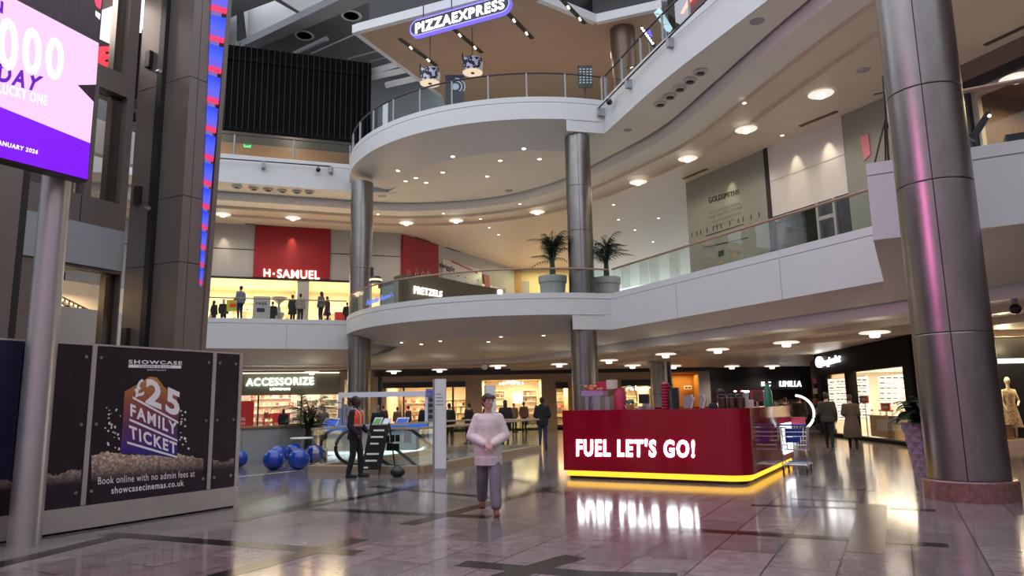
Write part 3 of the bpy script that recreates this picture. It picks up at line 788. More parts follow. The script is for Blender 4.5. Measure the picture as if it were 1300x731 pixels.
# small downlights
dl = MB(); dl.lathe([(0, -.015), (.07, -.015), (.10, 0), (.10, .01)], (0, 0, 0), 12)
def dots(pts, z, group, where, s=1.0):
    first = None
    pts = sorted(pts)
    for i, (px, py) in enumerate(pts):
        p = on_ceiling(px, py, 'ceiling_ground' if z < 6 else 'ceiling_gallery', z)
        if first is None:
            o = build(dl, 'downlight', M['dot'], off=(0, 0, 0)); first = o
        else:
            o = first.copy(); COL.objects.link(o)
        o.location = p; o.scale = (s, s, s)
        o['label'] = 'small bright downlight %s, %s from the left' % (where, ORD[i]); o['category'] = 'downlight'; o['group'] = group
dots([(575, 199), (562, 219), (541, 232), (635, 204), (618.5, 224), (665, 189), (685, 202), (505.5, 217), (515, 230), (528, 226)], 13.275, 'downlights in the round balcony soffit', 'in the underside of the round upper balcony', 1.0)
dots([(510, 435), (535, 437), (559, 433), (620, 434), (636, 427.5), (690, 426)], 4.57, 'downlights in the lower balcony soffit', 'in the underside of the lower round balcony', .8)
dots([(480, 272), (563, 271), (610, 278), (660, 259), (621, 289), (633, 298), (779, 260), (785, 279), (806, 292), (829, 307), (836, 277), (945, 131), (993, 172), (748, 253)], 12.49, 'downlights in the upper gallery ceiling', 'in the upper gallery ceiling', .75)
# hollow spot cans in the white soffits
M['can'] = pbr('spot_can_white', (0.6, 0.58, 0.55), 0.5)
def cans(pts, z, where, group):
    first = None
    for i, (px, py) in enumerate(pts):
        p = atz(px, py, z)
        if first is None:
            first = o = thing('spot_can', 'x', 'spotlight', (0, 0, 0))
            mb = MB(); mb.lathe([(.26, .0), (.26, -.05), (.22, -.10), (.17, -.10), (.15, -.02)], (0, 0, 0), 24); build(mb, 'ring', M['can'], o)
            mb = MB(); mb.lathe([(0, -.03), (.155, -.03)], (0, 0, 0), 20); mb.lathe([(.12, -.03), (.13, -.12), (.10, -.13), (0, -.125)], (.03, 0, 0), 16); build(mb, 'reflector', M['black'], o)
        else: o = dup(first, p)
        o.location = p; o['label'] = 'round white spotlight can %s, %s' % (where, ORD[i]+' from the left'); o['group'] = group
cans([(838, 131), (850, 121.3), (862.7, 111.3), (875.5, 101.4), (888.7, 90.4)], 13.27, 'in the upper right white soffit', 'spot cans at the right')
cans([(301, 236), (322, 238.5), (340, 240), (358, 241.5), (376.5, 242.5), (392.5, 243)], 13.27, 'in the upper left white soffit', 'spot cans at the left')
# flat discs and long slots in ceilings
def disc(px, py, z, r, label):
    p = atz(px, py, z); mb = MB(); mb.lathe([(0, -.02), (r, -.02), (r+.03, 0)], p, 18); single(mb, 'ceiling_disc', M['bluegrey'], label, 'speaker', loc=p)
disc(961, 27, 13.28, .2, 'flat grey round speaker in the soffit above the gallery lamps')
disc(1096, 89, 12.5, .2, 'flat grey disc in the gallery ceiling beside the huge steel column')
disc(797, 165, 13.28, .16, 'flat grey disc in the soffit beside the tall steel column')
disc(646, 242, 13.28, .2, 'flat grey disc in the round balcony soffit')
disc(485, 249, 13.28, .2, 'flat grey disc in the soffit next to the left steel column')
for i, (px, py) in enumerate([(386, 45), (446, 20)]):
    p = atz(px, py, ZR-.02); t = thing('ceiling_speaker', ['round black roof speaker nearer the slatted box', 'round black roof speaker nearer the canopy corner'][i], 'speaker', p)
    mb = MB(); mb.lathe([(.46, -.01), (.62, -.04), (.66, 0)], p, 28); build(mb, 'rim', M['white2'], t)
    mb = MB(); mb.lathe([(0, -.02), (.47, -.02)], p, 28); mb.lathe([(.1, -.03), (.2, -.03)], p, 12); build(mb, 'cone', M['black'], t)
def slot(px0, py0, px1, py1, label, wd=.16):
    a, b = atz(px0, py0, 12.49), atz(px1, py1, 12.49); d = (b-a).normalized(); n = Vector((-d.y, d.x, 0))*wd/2; z = Vector((0, 0, .03))
    mb = MB(); mb.hexa([a-n-z, b-n-z, b+n-z, a+n-z, a-n, b-n, b+n, a+n]); single(mb, 'ceiling_vent', M['brownmetal'], label, 'vent', smooth=0)
slot(1016, 160, 1063, 141, 'long narrow vent slot in the ceiling above the white gloss panel')
slot(867, 227, 898, 214, 'long narrow vent slot in the ceiling above the sage hoarding')
slot(1250, 57, 1310, 29, 'long narrow vent slot in the ceiling above the corner shop')
slot(311, 284, 349, 287, 'narrow vent slot in the ceiling above the red sign panel')
slot(527, 301, 545, 306.5, 'narrow vent slot above the turned away red panel')
slot(567, 314, 584, 319.5, 'narrow vent slot above the white boutique front, nearer the red panel')
slot(602, 326, 615, 330.5, 'narrow vent slot above the white boutique front, farther one')
# pendant dome camera
p = aty(615, 466, 36)
t = thing('pendant_camera', 'dome camera hanging on a thin rod under the lower balcony', 'camera', p)
mb = MB(); mb.tube([(p.x, p.y, p.z), (p.x, p.y, 4.6)], .015, 6); build(mb, 'rod', M['bluegrey'], t)
mb = MB(); mb.ell(p, .16, .16, .14); build(mb, 'dome', M['white2'], t)
p = aty(1289, 391, 17); cctv(p, 'dark dome camera under the low ceiling right of the huge steel column', .1)

# ================================================================== SIGNS UPSTAIRS
HSf = HS.shift(.14)
t = thing('shop_sign', 'glowing white jeweller name on the red sign panel', 'sign', HSf.P(hu(371, 348), 0, 9.5))
build(text_quad('H', HSf, rq(335, 341.5, 343, 351, .3), .02, .06, bold=.012), 'letter', M['warmneon'], t)
build(text_quad('SAMUEL', HSf, rq(352, 342, 405.5, 352.5, 2.0), .02, .06, bold=.005), 'lettering', M['warmneon'], t)
mb = MB(); mb.pbox(HSf, 346.5, 346.5, 348.5, 348.5, .02, .08); build(mb, 'dot', M['warmneon'], t)
t = thing('shop_sign', 'dark handwritten style boutique name on the white front past the red panel', 'sign', HR.P(5.5, .1, 9.5))
HRf = HR.shift(.05)
M['ink'] = pbr('dark_ink', (0.03, 0.03, 0.03), 0.5)
mb = MB(); mb.fbox(HRf, 4.6, 9.6, -.04, 0, 9.2, 11.6); build(mb, 'board', M['whitegloss'], t)
build(text_quad('swiggle', HRf, [(558, 332), (577, 339), (576.5, 347), (557.5, 341)], .01, .02), 'lettering', M['ink'], t)
M['redline'] = pbr('red_paint', (0.45, 0.03, 0.03), 0.5)
mb = MB(); mb.ppoly(HRf, [(573, 330.5), (606, 345.5), (606, 347.5), (573, 332.5)], .0, .03); mb.ppoly(HRf, [(613, 348), (621, 350), (622, 372), (617, 372)], .0, .03); build(mb, 'red_stripe', M['redline'], t)
GWf = GW.shift(.01)
t = thing('shop_sign', 'dark jeweller name with lines of small print on the sage hoarding', 'sign', GWf.P(gu(920, 250), 0, 10))
build(text_quad('GOLDSMITHS', GWf, [(899.5, 251), (938, 240), (938.5, 246), (900, 258.5)], .0, .02, bold=.0), 'lettering', M['ink'], t)
mb = MB()
for s_, q in (('COLLABORATION', [(900, 269), (939, 256.5), (939, 260), (900, 272.5)]), ('THE MAYFLOWER', [(899, 275), (943, 260.5), (943, 264.5), (899, 279)]), ('SOUTHAMPTON', [(903, 281), (941, 268), (941, 271.5), (903, 284.5)]), ('NEW CLASSIC', [(906, 286), (934, 276), (934, 279.5), (906, 289.5)])):
    text_quad(s_, GWf, q, .0, .002, mb, bold=0)
M['softink'] = pbr('soft_ink', (.10, .10, .085), .5); build(mb, 'small_print', M['softink'], t)
mb = MB()
for k, x in enumerate((878, 884, 889, 897, 905, 910, 915, 926, 937, 943, 953, 963)):
    y = 301-(x-878)*.30; mb.pbox(GWf, x, y-6, x+1.1, y, 0, .01)
mb.ppoly(GWf, [(896, 299), (944, 284), (944, 285), (896, 300)], 0, .01); mb.ppoly(GWf, [(896, 313), (950, 301), (950, 302.2), (896, 314.4)], 0, .01)
mb.ppoly(GWf, [(912, 319), (919, 317), (919, 324), (912, 326)], 0, .006)
build(mb, 'drawing', M['ink'], t)
M['gold'] = pbr('gold_print', (0.5, 0.33, 0.08), 0.5)
mb = MB(); mb.pbox(GWf, 930.5, 320.5, 935.5, 326.5, 0, .012); mb.pbox(GWf, 912.5, 331.5, 919, 334.5, 0, .012); build(mb, 'gold_patch', M['gold'], t)
# wall washers on the panels above
for i, (fr, px, py) in enumerate(((GW, 928, 225), (GW, 1010, 190), (GW, 1050, 165), (HS, 285, 296), (HS, 371, 296))):
    q = fr.uz(px, py); p = fr.P(q[0], .55, 12.3)
    l = bpy.data.lights.new('wall_washer', 'SPOT'); l.energy = 110; l.color = (1, .85, .62); l.spot_size = math.radians(38); l.spot_blend = .8; l.shadow_soft_size = .05
    o = bpy.data.objects.new('wall_washer', l); COL.objects.link(o); o.location = p
    tgt = fr.P(q[0], -.1, 10.6); o.rotation_euler = (tgt-p).to_track_quat('-Z', 'Y').to_euler()
# poster on yellow wood wall
mb = MB(); mb.pbox(FE, 660, 357, 672, 374, .02, .08); single(mb, 'wall_poster', M['bluegrey'], 'grey poster on the far yellow wood wall', 'poster', smooth=0)

# ---- restaurant: hanging sign, lamps, posters, track slots
a = atz(525, 40, 18.75); b = atz(648, 6, 18.75)
PZ = Fr((a.x, a.y), to=(b.x, b.y))
t = thing('restaurant_sign', 'long rounded blue sign with white lettering hanging under the canopy', 'sign', a)
def pill(fr, u0, u1, z0, z1, d0, d1, n=10):
    r = (z1-z0)/2; zc = (z0+z1)/2; P = []
    for k in range(n+1): th = PI/2+PI*k/n; P.append((u0+r+r*math.cos(th), zc+r*math.sin(th)))
    for k in range(n+1): th = -PI/2+PI*k/n; P.append((u1-r+r*math.cos(th), zc+r*math.sin(th)))
    return [fr.P(u, d1, z) for u, z in P], [fr.P(u, d0, z) for u, z in P]
M['navy'] = pbr('navy_sign', (0.012, 0.012, 0.03), 0.4)
M['blueneon'] = emis('blue_sign_edge', (0.13, 0.10, 0.75), 1.6)
M['lilac'] = emis('lilac_line', (0.35, 0.32, 0.95), 1.8)
zc = 18.75; hh = .40; u1 = PZ.len
for nm, gx, d0, d1, m in (('backing', .0, 0, .20, 'blueneon'), ('outline', .06, .19, .215, 'lilac'), ('face', .09, .2, .225, 'navy')):
    mb = MB(); mb.prism2(*pill(PZ, -.1+gx, u1+.1-gx, zc-hh-.04+gx, zc+hh+.04-gx, d0, d1)); build(mb, nm, M[m], t)
mb = MB(); text_quad('PIZZAEXPRESS', PZ, [PZ2 for PZ2 in [(531, 33), (643, 1), (643, 14), (531, 46)]], .225, .03, mb, bold=.02)
build(mb, 'lettering', M['neon'], t)
for k in (.12, .42, .74): mb = MB(); v = PZ.P(u1*k, .1, 0); mb.tube([(v.x, v.y, zc+hh), (v.x, v.y, 20.0)], .03, 6); build(mb, 'hanging_rod', M['black'], t)
def drum(px, py, Y, label):
    p = aty(px, py, Y)
    t = thing('drum_pendant', label, 'lamp', p)
    mb = MB(); mb.lathe([(.50, -.32), (.50, .34)], p, 28); build(mb, 'shade', M['drum'], t)
    mb = MB(); mb.lathe([(.0, -.325), (.49, -.325), (.49, -.30), (0, -.30)], p, 28); build(mb, 'diffuser', M['drumlit'], t)
    mb = MB(); mb.lathe([(0, -.36), (.09, -.36), (.09, -.32)], p, 12); build(mb, 'cap', M['black'], t)
    mb = MB(); mb.tube([(p.x, p.y, p.z+.3), (p.x, p.y, 20)], .02, 6); build(mb, 'cord', M['black'], t)
    mb = MB(); mb.tube([(p.x-.49, p.y, p.z+.3), (p.x-.49, p.y, p.z+.7)], .04, 6); build(mb, 'bracket', M['black'], t)
m, N, L, B = new_mat('black_white_drum')
tc = N.new('ShaderNodeTexCoord'); wv = N.new('ShaderNodeTexNoise'); wv.inputs['Scale'].default_value = 5.5; wv.inputs['Detail'].default_value = 1
rp = N.new('ShaderNodeValToRGB'); rp.color_ramp.interpolation = 'CONSTANT'; rp.color_ramp.elements[0].color = (.012, .012, .014, 1); rp.color_ramp.elements[1].position = .53; rp.color_ramp.elements[1].color = (.6, .62, .65, 1)
L.new(tc.outputs['Object'], wv.inputs['Vector']); L.new(wv.outputs['Fac'], rp.inputs[0]); L.new(rp.outputs[0], B.inputs['Base Color']); M['drum'] = m
M['drumlit'] = emis('drum_diffuser', (1, .78, .55), .8)
drum(546, 98, 32.6, 'black and white drum lamp over the balcony, the lower left of two')
drum(600, 84.5, 32.6, 'black and white drum lamp over the balcony, the upper right of two')
for i, ((x0, y0), (x1, y1)) in enumerate((((507, 49), (554, 83)), ((571, 33), (612, 67)), ((642, 14), (676, 49)), ((712, -2), (743, 30)))):
    a, b = atz(x0, y0, 19.99), atz(x1, y1, 19.99); d = (b-a).normalized(); n = Vector((-d.y, d.x, 0))*.11; z = Vector((0, 0, .02))
    t = thing('track_slot', 'black recessed lighting slot in the tan canopy, %s from the left' % ORD[i], 'light', a)
    mb = MB(); mb.hexa([a-n-z, b-n-z, b+n-z, a+n-z, a-n, b-n, b+n, a+n]); build(mb, 'slot', M['black'], t, smooth=0)
    for k in (.28, .75):
        v = a.lerp(b, k); mb = MB(); mb.lathe([(.0, -.03), (.05, -.06), (.055, 0)], v, 10); mb.lathe([(.0, -.03), (.05, -.06), (.055, 0)], v+d*.16+n*.3, 10); build(mb, 'spot', M['dot'], t)
def panel_on(fr, name, x0, y0, x1, y1, th, mat, label, cat, art=None):
    t = thing(name, label, cat, fr.P(*[fr.uz((x0+x1)/2, y1)[0], 0, fr.uz((x0+x1)/2, y1)[1]]))
    mb = MB(); mb.pbox(fr, x0, y0, x1, y1, 0, th); build(mb, 'panel', mat, t, smooth=0)
    if art: art(fr.shift(th), t)
    mb = MB(); u, z = fr.uz((x0+x1)/2, y1); mb.fbox(fr, u-.04, u+.04, -.06, -.01, R2-.02, z+.3); build(mb, 'stand_leg', mat, t, smooth=0)
    return t
BF = Fr((-6, 32.4), 0)
M['artwhite'] = pbr('pale_print', (0.55, 0.6, 0.62), 0.5)
def art_ring(f, t):
    mb = MB()
    u, z = f.uz(578, 110)
    for r0, r1, a0, a1 in ((.0, .17, 0, 2*PI), (.26, .32, -.9, 2.2), (.40, .45, -.6, 1.6)):
        n = 16; F = []
        pts = [f.P(u+r1*1.1*math.cos(a0+(a1-a0)*k/n), .012, z+r1*math.sin(a0+(a1-a0)*k/n)) for k in range(n+1)] + [f.P(u+r0*1.1*math.cos(a0+(a1-a0)*k/n), .012, z+r0*math.sin(a0+(a1-a0)*k/n)) for k in range(n, -1, -1)]
        for k in range(n): mb.add([pts[k], pts[k+1], pts[2*n-k], pts[2*n+1-k]], [(0, 1, 2, 3)])
    build(mb, 'print', M['artwhite'], t, smooth=0)
panel_on(BF, 'advert_stand', 565.5, 96, 589.5, 132, .08, M['black'], 'black advert board with a pale ring print on the restaurant balcony', 'sign', art_ring)
def art_dots(f, t):
    mb = MB()
    for i in range(4):
        for j in range(6):
            x = 735.5+i*4.4; y = 87+j*3.4; mb.pbox(f, x, y, x+2.6, y+1.6, 0, .012)
    build(mb, 'print', M['artwhite'], t, smooth=0)
panel_on(BF, 'menu_board', 733.5, 84, 752, 112, .08, M['black'], 'black board with rows of pale print near the restaurant entrance', 'sign', art_dots)
# sofa and counter behind the rail
p = aty(659, 123, 32.5)
t = thing('lounge_chair', 'dark padded lounge chair behind the restaurant rail', 'chair', p)
zf = R2
mb = MB(); mb.box(p.x-.5, p.x+.5, p.y-.1, p.y+.7, zf+.15, zf+.5); build(mb, 'seat', M['black'], t)
mb = MB(); mb.box(p.x-.5, p.x+.5, p.y+.6, p.y+.8, zf+.4, zf+1.15); build(mb, 'backrest', M['ink'], t)
for s in (-1, 1): mb = MB(); mb.box(p.x+s*.52-.07, p.x+s*.52+.07, p.y-.1, p.y+.75, zf, zf+.68); build(mb, 'armrest', M['black'], t)
p = aty(722, 122, 32.9)
t = thing('host_stand', 'low dark slanted counter behind the rail beside the patterned board', 'counter', (p.x, p.y, R2))
mb = MB(); mb.hexa([(p.x-1.2, p.y, R2), (p.x+1.0, p.y, R2), (p.x+1.0, p.y+.6, R2), (p.x-1.2, p.y+.6, R2), (p.x-1.2, p.y, R2+.35), (p.x+1.0, p.y, R2+1.0), (p.x+1.0, p.y+.6, R2+1.0), (p.x-1.2, p.y+.6, R2+.35)]); build(mb, 'body', M['black'], t, smooth=0)
mb = MB(); mb.box(p.x+1.02, p.x+1.5, p.y, p.y+.5, R2, R2+1.0); build(mb, 'speckled_end', M['perf'], t, smooth=0)
# vertical lit signs and neon at the upper right
M['greyp_'] = M['bluegrey']
P2f = Fr((5.2, 31.2), to=(9.5, 22))
def slant(name, pts, th, mat, label, cat, fr, parts=()):
    t = thing(name, label, cat, fr.P(fr.uz(*pts[0])[0], 0, fr.uz(*pts[0])[1]))
    mb = MB(); mb.ppoly(fr, pts, 0, th); build(mb, 'panel', mat, t, smooth=0)
    mb = MB(); q = [fr.uz(x, y) for x, y in pts]; um = sum(a for a, b in q)/len(q); zl = min(b for a, b in q); mb.fbox(fr, um-.03, um+.03, -.05, -.005, R2-.02, zl+.5); build(mb, 'stand_leg', M['greyp_'], t, smooth=0)
    for nm, pp, m_ in parts: mb = MB(); [mb.ppoly(fr, q, th, th+.02) for q in pp]; build(mb, nm, m_, t, smooth=0)
slant('lit_poster', [(831.5, 16.5), (838, 10), (843, 18), (854, 36), (851, 41), (847, 40)], .06, emis('pale_blue_poster', (.55, .85, .95), .9), 'pale blue lit poster leaning behind the upper right rail', 'poster', P2f,
      [('bar', [[(834, 17), (842, 19), (842, 20), (834, 18.5)], [(842, 31), (848, 30.5), (848, 31.8), (842, 32)]], M['bluegrey'])])
slant('lit_sign', [(813.5, 37), (816, 33), (833, 56), (831, 61)], .06, M['navy'], 'narrow vertical sign with white glyphs and a blue patch behind the upper right rail', 'sign', P2f,
      [('lettering', [[(815+k*2.25, 35.5+k*3.15), (817.6+k*2.25, 35+k*3.15), (818+k*2.25, 37.2+k*3.15), (816.2+k*2.25, 37.8+k*3.15)] for k in range(7)], M['neon']), ('patch', [[(823, 40), (827, 38), (830, 47), (826, 46)]], M['blueneon'])])
M['redneon'] = emis('red_neon', (1, .10, .05), 5)
mb = MB()
URf = UR.shift(.1)
for q in ([(865, 17.5), (876, -4), (879, -4), (868, 17)], [(869, 11), (880, -6), (883, -6), (872, 10)]): mb.ppoly(URf, q, 0, .05)
single(mb, 'neon_tube', M['redneon'], 'slanting red neon strokes at the top right of the upper floor', 'sign', smooth=0)
# green exit sign
q = BB.shift(-2.2); t = thing('exit_sign', 'small green lit exit sign under the black slatted box', 'sign', q.P(q.uz(314, 188)[0], 0, q.uz(314, 188)[1]))
mb = MB(); mb.pbox(q, 309.5, 182.5, 318.5, 187, 0, .06); build(mb, 'panel', emis('green_exit', (.10, .85, .25), 1.6), t, smooth=0)
mb = MB(); mb.pbox(q, 311, 184, 313.5, 185.8, .06, .08); mb.pbox(q, 314.5, 184, 317, 185.8, .06, .08); build(mb, 'pictogram', M['white2'], t, smooth=0)
# ================================================================== LEFT: HOARDING, SCREEN, BRONZE TOWER
HO = Fr((-4.5, 11.81), 59.6)
t = HOARD = thing('cinema_hoarding', 'long dark advertising hoarding with a cinema family ticket offer and steel base', 'hoarding', (-6.2, 8.9, 0))
HH = 2.44
hz = lambda x: HO.uz(x, 560)[0]
m, N, L, B = new_mat('night_print')
tc = N.new('ShaderNodeTexCoord'); vo = N.new('ShaderNodeTexVoronoi'); vo.inputs['Scale'].default_value = 9; rp = N.new('ShaderNodeValToRGB')
rp.color_ramp.elements[0].color = (.16, .13, .14, 1); rp.color_ramp.elements[1].color = (.016, .010, .014, 1); rp.color_ramp.elements[1].position = .09; rp.color_ramp.elements[0].position = .02
L.new(tc.outputs['Object'], vo.inputs['Vector']); L.new(vo.outputs['Distance'], rp.inputs[0]); L.new(rp.outputs[0], B.inputs['Base Color']); B.inputs['Roughness'].default_value = .38; M['night'] = m
M['nightblue'] = pbr('dark_blue_print', (0.010, 0.014, 0.045), .38, noise=.4)
M['edge'] = pbr('steel_strip', (0.60, 0.55, 0.50), .32, .55, noise=.15, nscale=3)
xs = [hz(301), hz(267), hz(111), hz(20), -6.6]
for i in range(4):
    mb = MB(); mb.fbox(HO, xs[i+1]+.012, xs[i]-.012, -.06, .0, .33, HH); build(mb, 'printed_panel', M['nightblue'] if i == 3 else M['night'], t, smooth=0, label='dark blue panel' if i == 3 else None)
mb = MB(); mb.fbox(HO, -6.6, 0, -.5, -.06, .0, HH-.03); build(mb, 'core', M['black'], t, smooth=0)
mb = MB(); mb.fbox(HO, -6.6, .0, -.5, .035, 0.03, .32); build(mb, 'steel_base', M['edge'], t, smooth=0)
mb = MB(); mb.fbox(HO, -6.6, .0, -.06, .008, HH, HH+.025); build(mb, 'top_trim', M['edge'], t, smooth=0)
for u in (xs[0]+.005, xs[1], xs[2]):
    mb = MB(); mb.fbox(HO, u-.032, u+.032, -.03, .014, .33, HH); build(mb, 'steel_strip', M['edge'], t, smooth=0)
    for du_ in (-.11, .09):
        if u == xs[0]+.005 and du_ > 0: continue
        for z in (.5, 1.38, HH-.16):
            mb = MB(); c = HO.P(u+du_, .004, z); c2 = HO.P(u+du_, .022, z); mb.tube([c, c2], .022, 10); build(mb, 'bolt', M['steel2'], t)
# printed artwork
m, N, L, B = new_mat('popcorn_print_pattern')
tc = N.new('ShaderNodeTexCoord'); vo = N.new('ShaderNodeTexVoronoi'); vo.inputs['Scale'].default_value = 24; rp = N.new('ShaderNodeValToRGB')
rp.color_ramp.elements[0].color = (.95, .78, .62, 1); rp.color_ramp.elements[1].color = (.34, .22, .16, 1); rp.color_ramp.elements[1].position = .75
sp = N.new('ShaderNodeSeparateXYZ'); mr = N.new('ShaderNodeMapRange'); mr.inputs[1].default_value = .62; mr.inputs[2].default_value = .90
mx = N.new('ShaderNodeMix'); mx.data_type = 'RGBA'; mx.inputs[6].default_value = (.022, .012, .022, 1)
L.new(tc.outputs['Object'], vo.inputs['Vector']); L.new(vo.outputs['Distance'], rp.inputs[0]); L.new(tc.outputs['Object'], sp.inputs[0]); L.new(sp.outputs['Z'], mr.inputs[0])
L.new(mr.outputs[0], mx.inputs['Factor']); L.new(rp.outputs[0], mx.inputs[7]); L.new(mx.outputs[2], B.inputs['Base Color']); B.inputs['Roughness'].default_value = .4; M['popcorn'] = m
rnd = random.Random(3)
def rough_top(pts):
    out = []
    for (x0, y0), (x1, y1) in zip(pts, pts[1:]):
        n = max(2, int(abs(x1-x0)/2.2))
        for k in range(n): out.append((x0+(x1-x0)*k/n, y0+(y1-y0)*k/n+rnd.uniform(-1.6, 1.6)))
    return out+[pts[-1]]
mb = MB()
for top, yb in (([(116, 579), (135, 573), (150, 575), (165, 577), (192, 577), (220, 574), (240, 578), (258, 582)], 646), ([(55, 601), (75, 603), (84, 598), (103, 595)], 656), ([(270, 582), (282, 588), (297, 582)], 632), ([(-10, 611), (8, 608), (16, 613)], 660)):
    q = rough_top(top); q += [(top[-1][0], yb-6), (top[0][0], yb)]
    mb.ppoly(HO, q, 0, .003)
build(mb, 'popcorn_print_pattern', M['popcorn'], t, smooth=0)
m, N, L, B = new_mat('ticket_block_print')
tc = N.new('ShaderNodeTexCoord'); sp = N.new('ShaderNodeSeparateXYZ'); mr = N.new('ShaderNodeMapRange'); mr.inputs[1].default_value = 1.0; mr.inputs[2].default_value = 2.05; rp = N.new('ShaderNodeValToRGB')
e = rp.color_ramp.elements; e[0].color = (.035, .022, .22, 1); e[1].color = (.52, .26, .05, 1); q = e.new(.35); q.color = (.15, .035, .12, 1); q = e.new(.65); q.color = (.33, .09, .05, 1)
L.new(tc.outputs['Object'], sp.inputs[0]); L.new(sp.outputs['Z'], mr.inputs[0]); L.new(mr.outputs[0], rp.inputs[0]); L.new(rp.outputs[0], B.inputs['Base Color']); M['ticket'] = m
mb = MB(); mb.ppoly(HO, [(158, 497), (172, 489), (190, 478), (199, 479), (208, 491), (224, 500), (227, 528), (225, 535), (225, 582), (200, 578), (152, 575), (155, 545)], .002, .005)
build(mb, 'ticket_block', M['ticket'], t, smooth=0)
M['print'] = pbr('white_print', (.92, .88, .88), .4)
mb = MB()
text_quad('£', HO, [(169, 486), (182, 480), (183, 501), (171, 505)], .0065, .003, mb, .02)
text_quad('25', HO, [(185, 478), (229, 498), (227, 530), (184, 512)], .0065, .003, mb, .035)
text_quad('FAMILY', HO, [(165, 512), (224, 537), (224, 553), (165, 528)], .0065, .003, mb, .035)
text_quad('TICKET', HO, [(163, 539), (224, 562), (224, 577), (164, 556)], .0065, .003, mb, .035)
for a, b in (((168, 503), (226, 535)), ((164, 531), (225, 558)), ((161, 560), (225, 579))): mb.ppoly(HO, [a, b, (b[0], b[1]+2.6), (a[0], a[1]+3)], .0065, .0095)
build(mb, 'offer_lettering', M['print'], t, smooth=0)
mb = MB()
text_quad('SHOWCASE', HO, [(163, 456.5), (231, 458.5), (231, 463), (163, 461.5)], .001, .003, mb, .03)
mb.ppoly(HO, [(163, 462.5), (230, 463.8), (230, 467.6), (163, 466.5)], .001, .003)
text_quad('WESTQUAY', HO, [(186, 468.6), (211, 469), (211, 471), (186, 470.7)], .001, .003, mb, .01)
text_quad('Book online with no admin fees at', HO, [(124, 605.5), (247, 596.5), (247, 605), (124, 615)], .004, .003, mb, .003)
text_quad('showcasecinemas.co.uk', HO, [(141, 618), (233, 609), (233, 616.5), (141, 627)], .004, .003, mb, .018)
build(mb, 'small_lettering', M['print'], t, smooth=0)
mb = MB(); text_quad('CINEMA DE LUX', HO, [(176, 463.5), (217, 464.2), (217, 466.6), (176, 466)], .004, .002, mb, .0); build(mb, 'bar_lettering', M['night'], t, smooth=0)
mb = MB()
for k in range(44):
    s = rnd.random() < .55
    x = rnd.uniform(133, 153) if s else rnd.uniform(228, 241); y = rnd.uniform(515, 574) if s else rnd.uniform(517, 572)
    r = rnd.uniform(.9, 1.9); a = rnd.uniform(0, 3)
    mb.ppoly(HO, [(x+r*math.cos(a+j*2*PI/5)*rnd.uniform(.6, 1.3), y+r*math.sin(a+j*2*PI/5)*rnd.uniform(.6, 1.3)) for j in range(5)], .004, .007)
build(mb, 'popcorn_pattern', M['print'], t, smooth=0)

# ---- screen on its steel pole
SCR = Fr((-5.37, 8.63), 59.7)
t = thing('advertising_screen', 'big pink and purple advertising screen on a steel pole', 'screen', (-5.84, 8.77, 0))
mb = MB(); mb.lathe([(.175, 0), (.165, 4.7), (.165, 7.9)], (-5.84, 8.77, 0), 32); M['polesteel'] = pbr('grey_pole_steel', (.50, .48, .47), .3, .7, noise=.1, nscale=2); build(mb, 'pole', M['polesteel'], t)
mb = MB(); mb.fbox(SCR, -7.0, .02, -.18, 0, 4.43, 10.0); build(mb, 'case', M['bronzed'], t, smooth=0)
mb = MB(); v = SCR.P(-.2, -.2, 5.0); mb.fbox(SCR, -.35, .05, -.5, -.18, 4.7, 5.4); build(mb, 'bracket', M['bronzed'], t, smooth=0)
M['s_hot'] = emis('unseen_magenta_glow', (1.0, .22, .62), 14.0)
M['s_pink'] = emis('screen_pink', (1.0, .60, .90), 1.0); M['s_purple'] = emis('screen_purple', (.20, .0, .88), 1.05); M['s_white'] = emis('screen_white', (1, .93, 1), 1.7); M['s_dark'] = pbr('screen_dark_photo', (.05, .02, .035), .25, noise=.9, nscale=5, stretch=(6, 6, .8))
M['s_ptext'] = emis('screen_purple_text', (.16, .0, .55), .9); M['s_red'] = emis('screen_red', (1, .05, .12), 1.5)
mb = MB(); mb.fbox(SCR, -6.95, 0, 0, .006, 4.45, 9.96); build(mb, 'photo_image', M['s_dark'], t, smooth=0)
def scr(nm, polys, d, mat):
    mb = MB(); [mb.ppoly(SCR, q, d, d+.003) for q in polys]; build(mb, nm, mat, t, smooth=0)
scr('pink_image', [[(-110, -61), (0, -10), (20, 0), (125, 55), (121.5, 107.5), (98, 108), (118.5, 129.5), (114, 183), (0, 136), (-110, 92)]], .006, M['s_pink'])
scr('purple_image', [[(-110, 92), (0, 136), (114, 182), (110.5, 228), (0, 200), (-110, 174)]], .009, M['s_purple'])
mb = MB(); mb.fbox(SCR, -6.9, -3.0, .006, .009, 5.6, 9.9); build(mb, 'unseen_glow_panel', M['s_hot'], t, smooth=0)  # out-of-view glowing area added to throw more pink light into the hall
mb = MB(); text_quad('0000', SCR, [(-36, 3), (82, 53), (79, 104), (-36, 82)], .01, .002, mb, .03); build(mb, 'number', M['s_white'], t, smooth=0)
mb = MB(); text_quad('LUCKY ONE', SCR, [(-3, 104), (60, 122), (59, 134.5), (-3, 118)], .01, .002, mb, .02); text_quad('JANUARY 2026', SCR, [(-6, 177), (48, 191), (46.5, 197.5), (-7, 185)], .013, .002, mb, .02); build(mb, 'white_lettering', M['s_white'], t, smooth=0)
mb = MB(); text_quad('DAY', SCR, [(-2, 80), (55, 98), (46, 117), (-4, 103)], .01, .002, mb, .04); text_quad('N', SCR, [(-12, -6), (4, 3), (3, 18), (-12, 12)], .01, .002, mb, .04); build(mb, 'purple_lettering', M['s_ptext'], t, smooth=0)
scr('red_image', [[(118, -6), (129, -2), (127, 12), (122, 8)]], .006, M['s_red'])
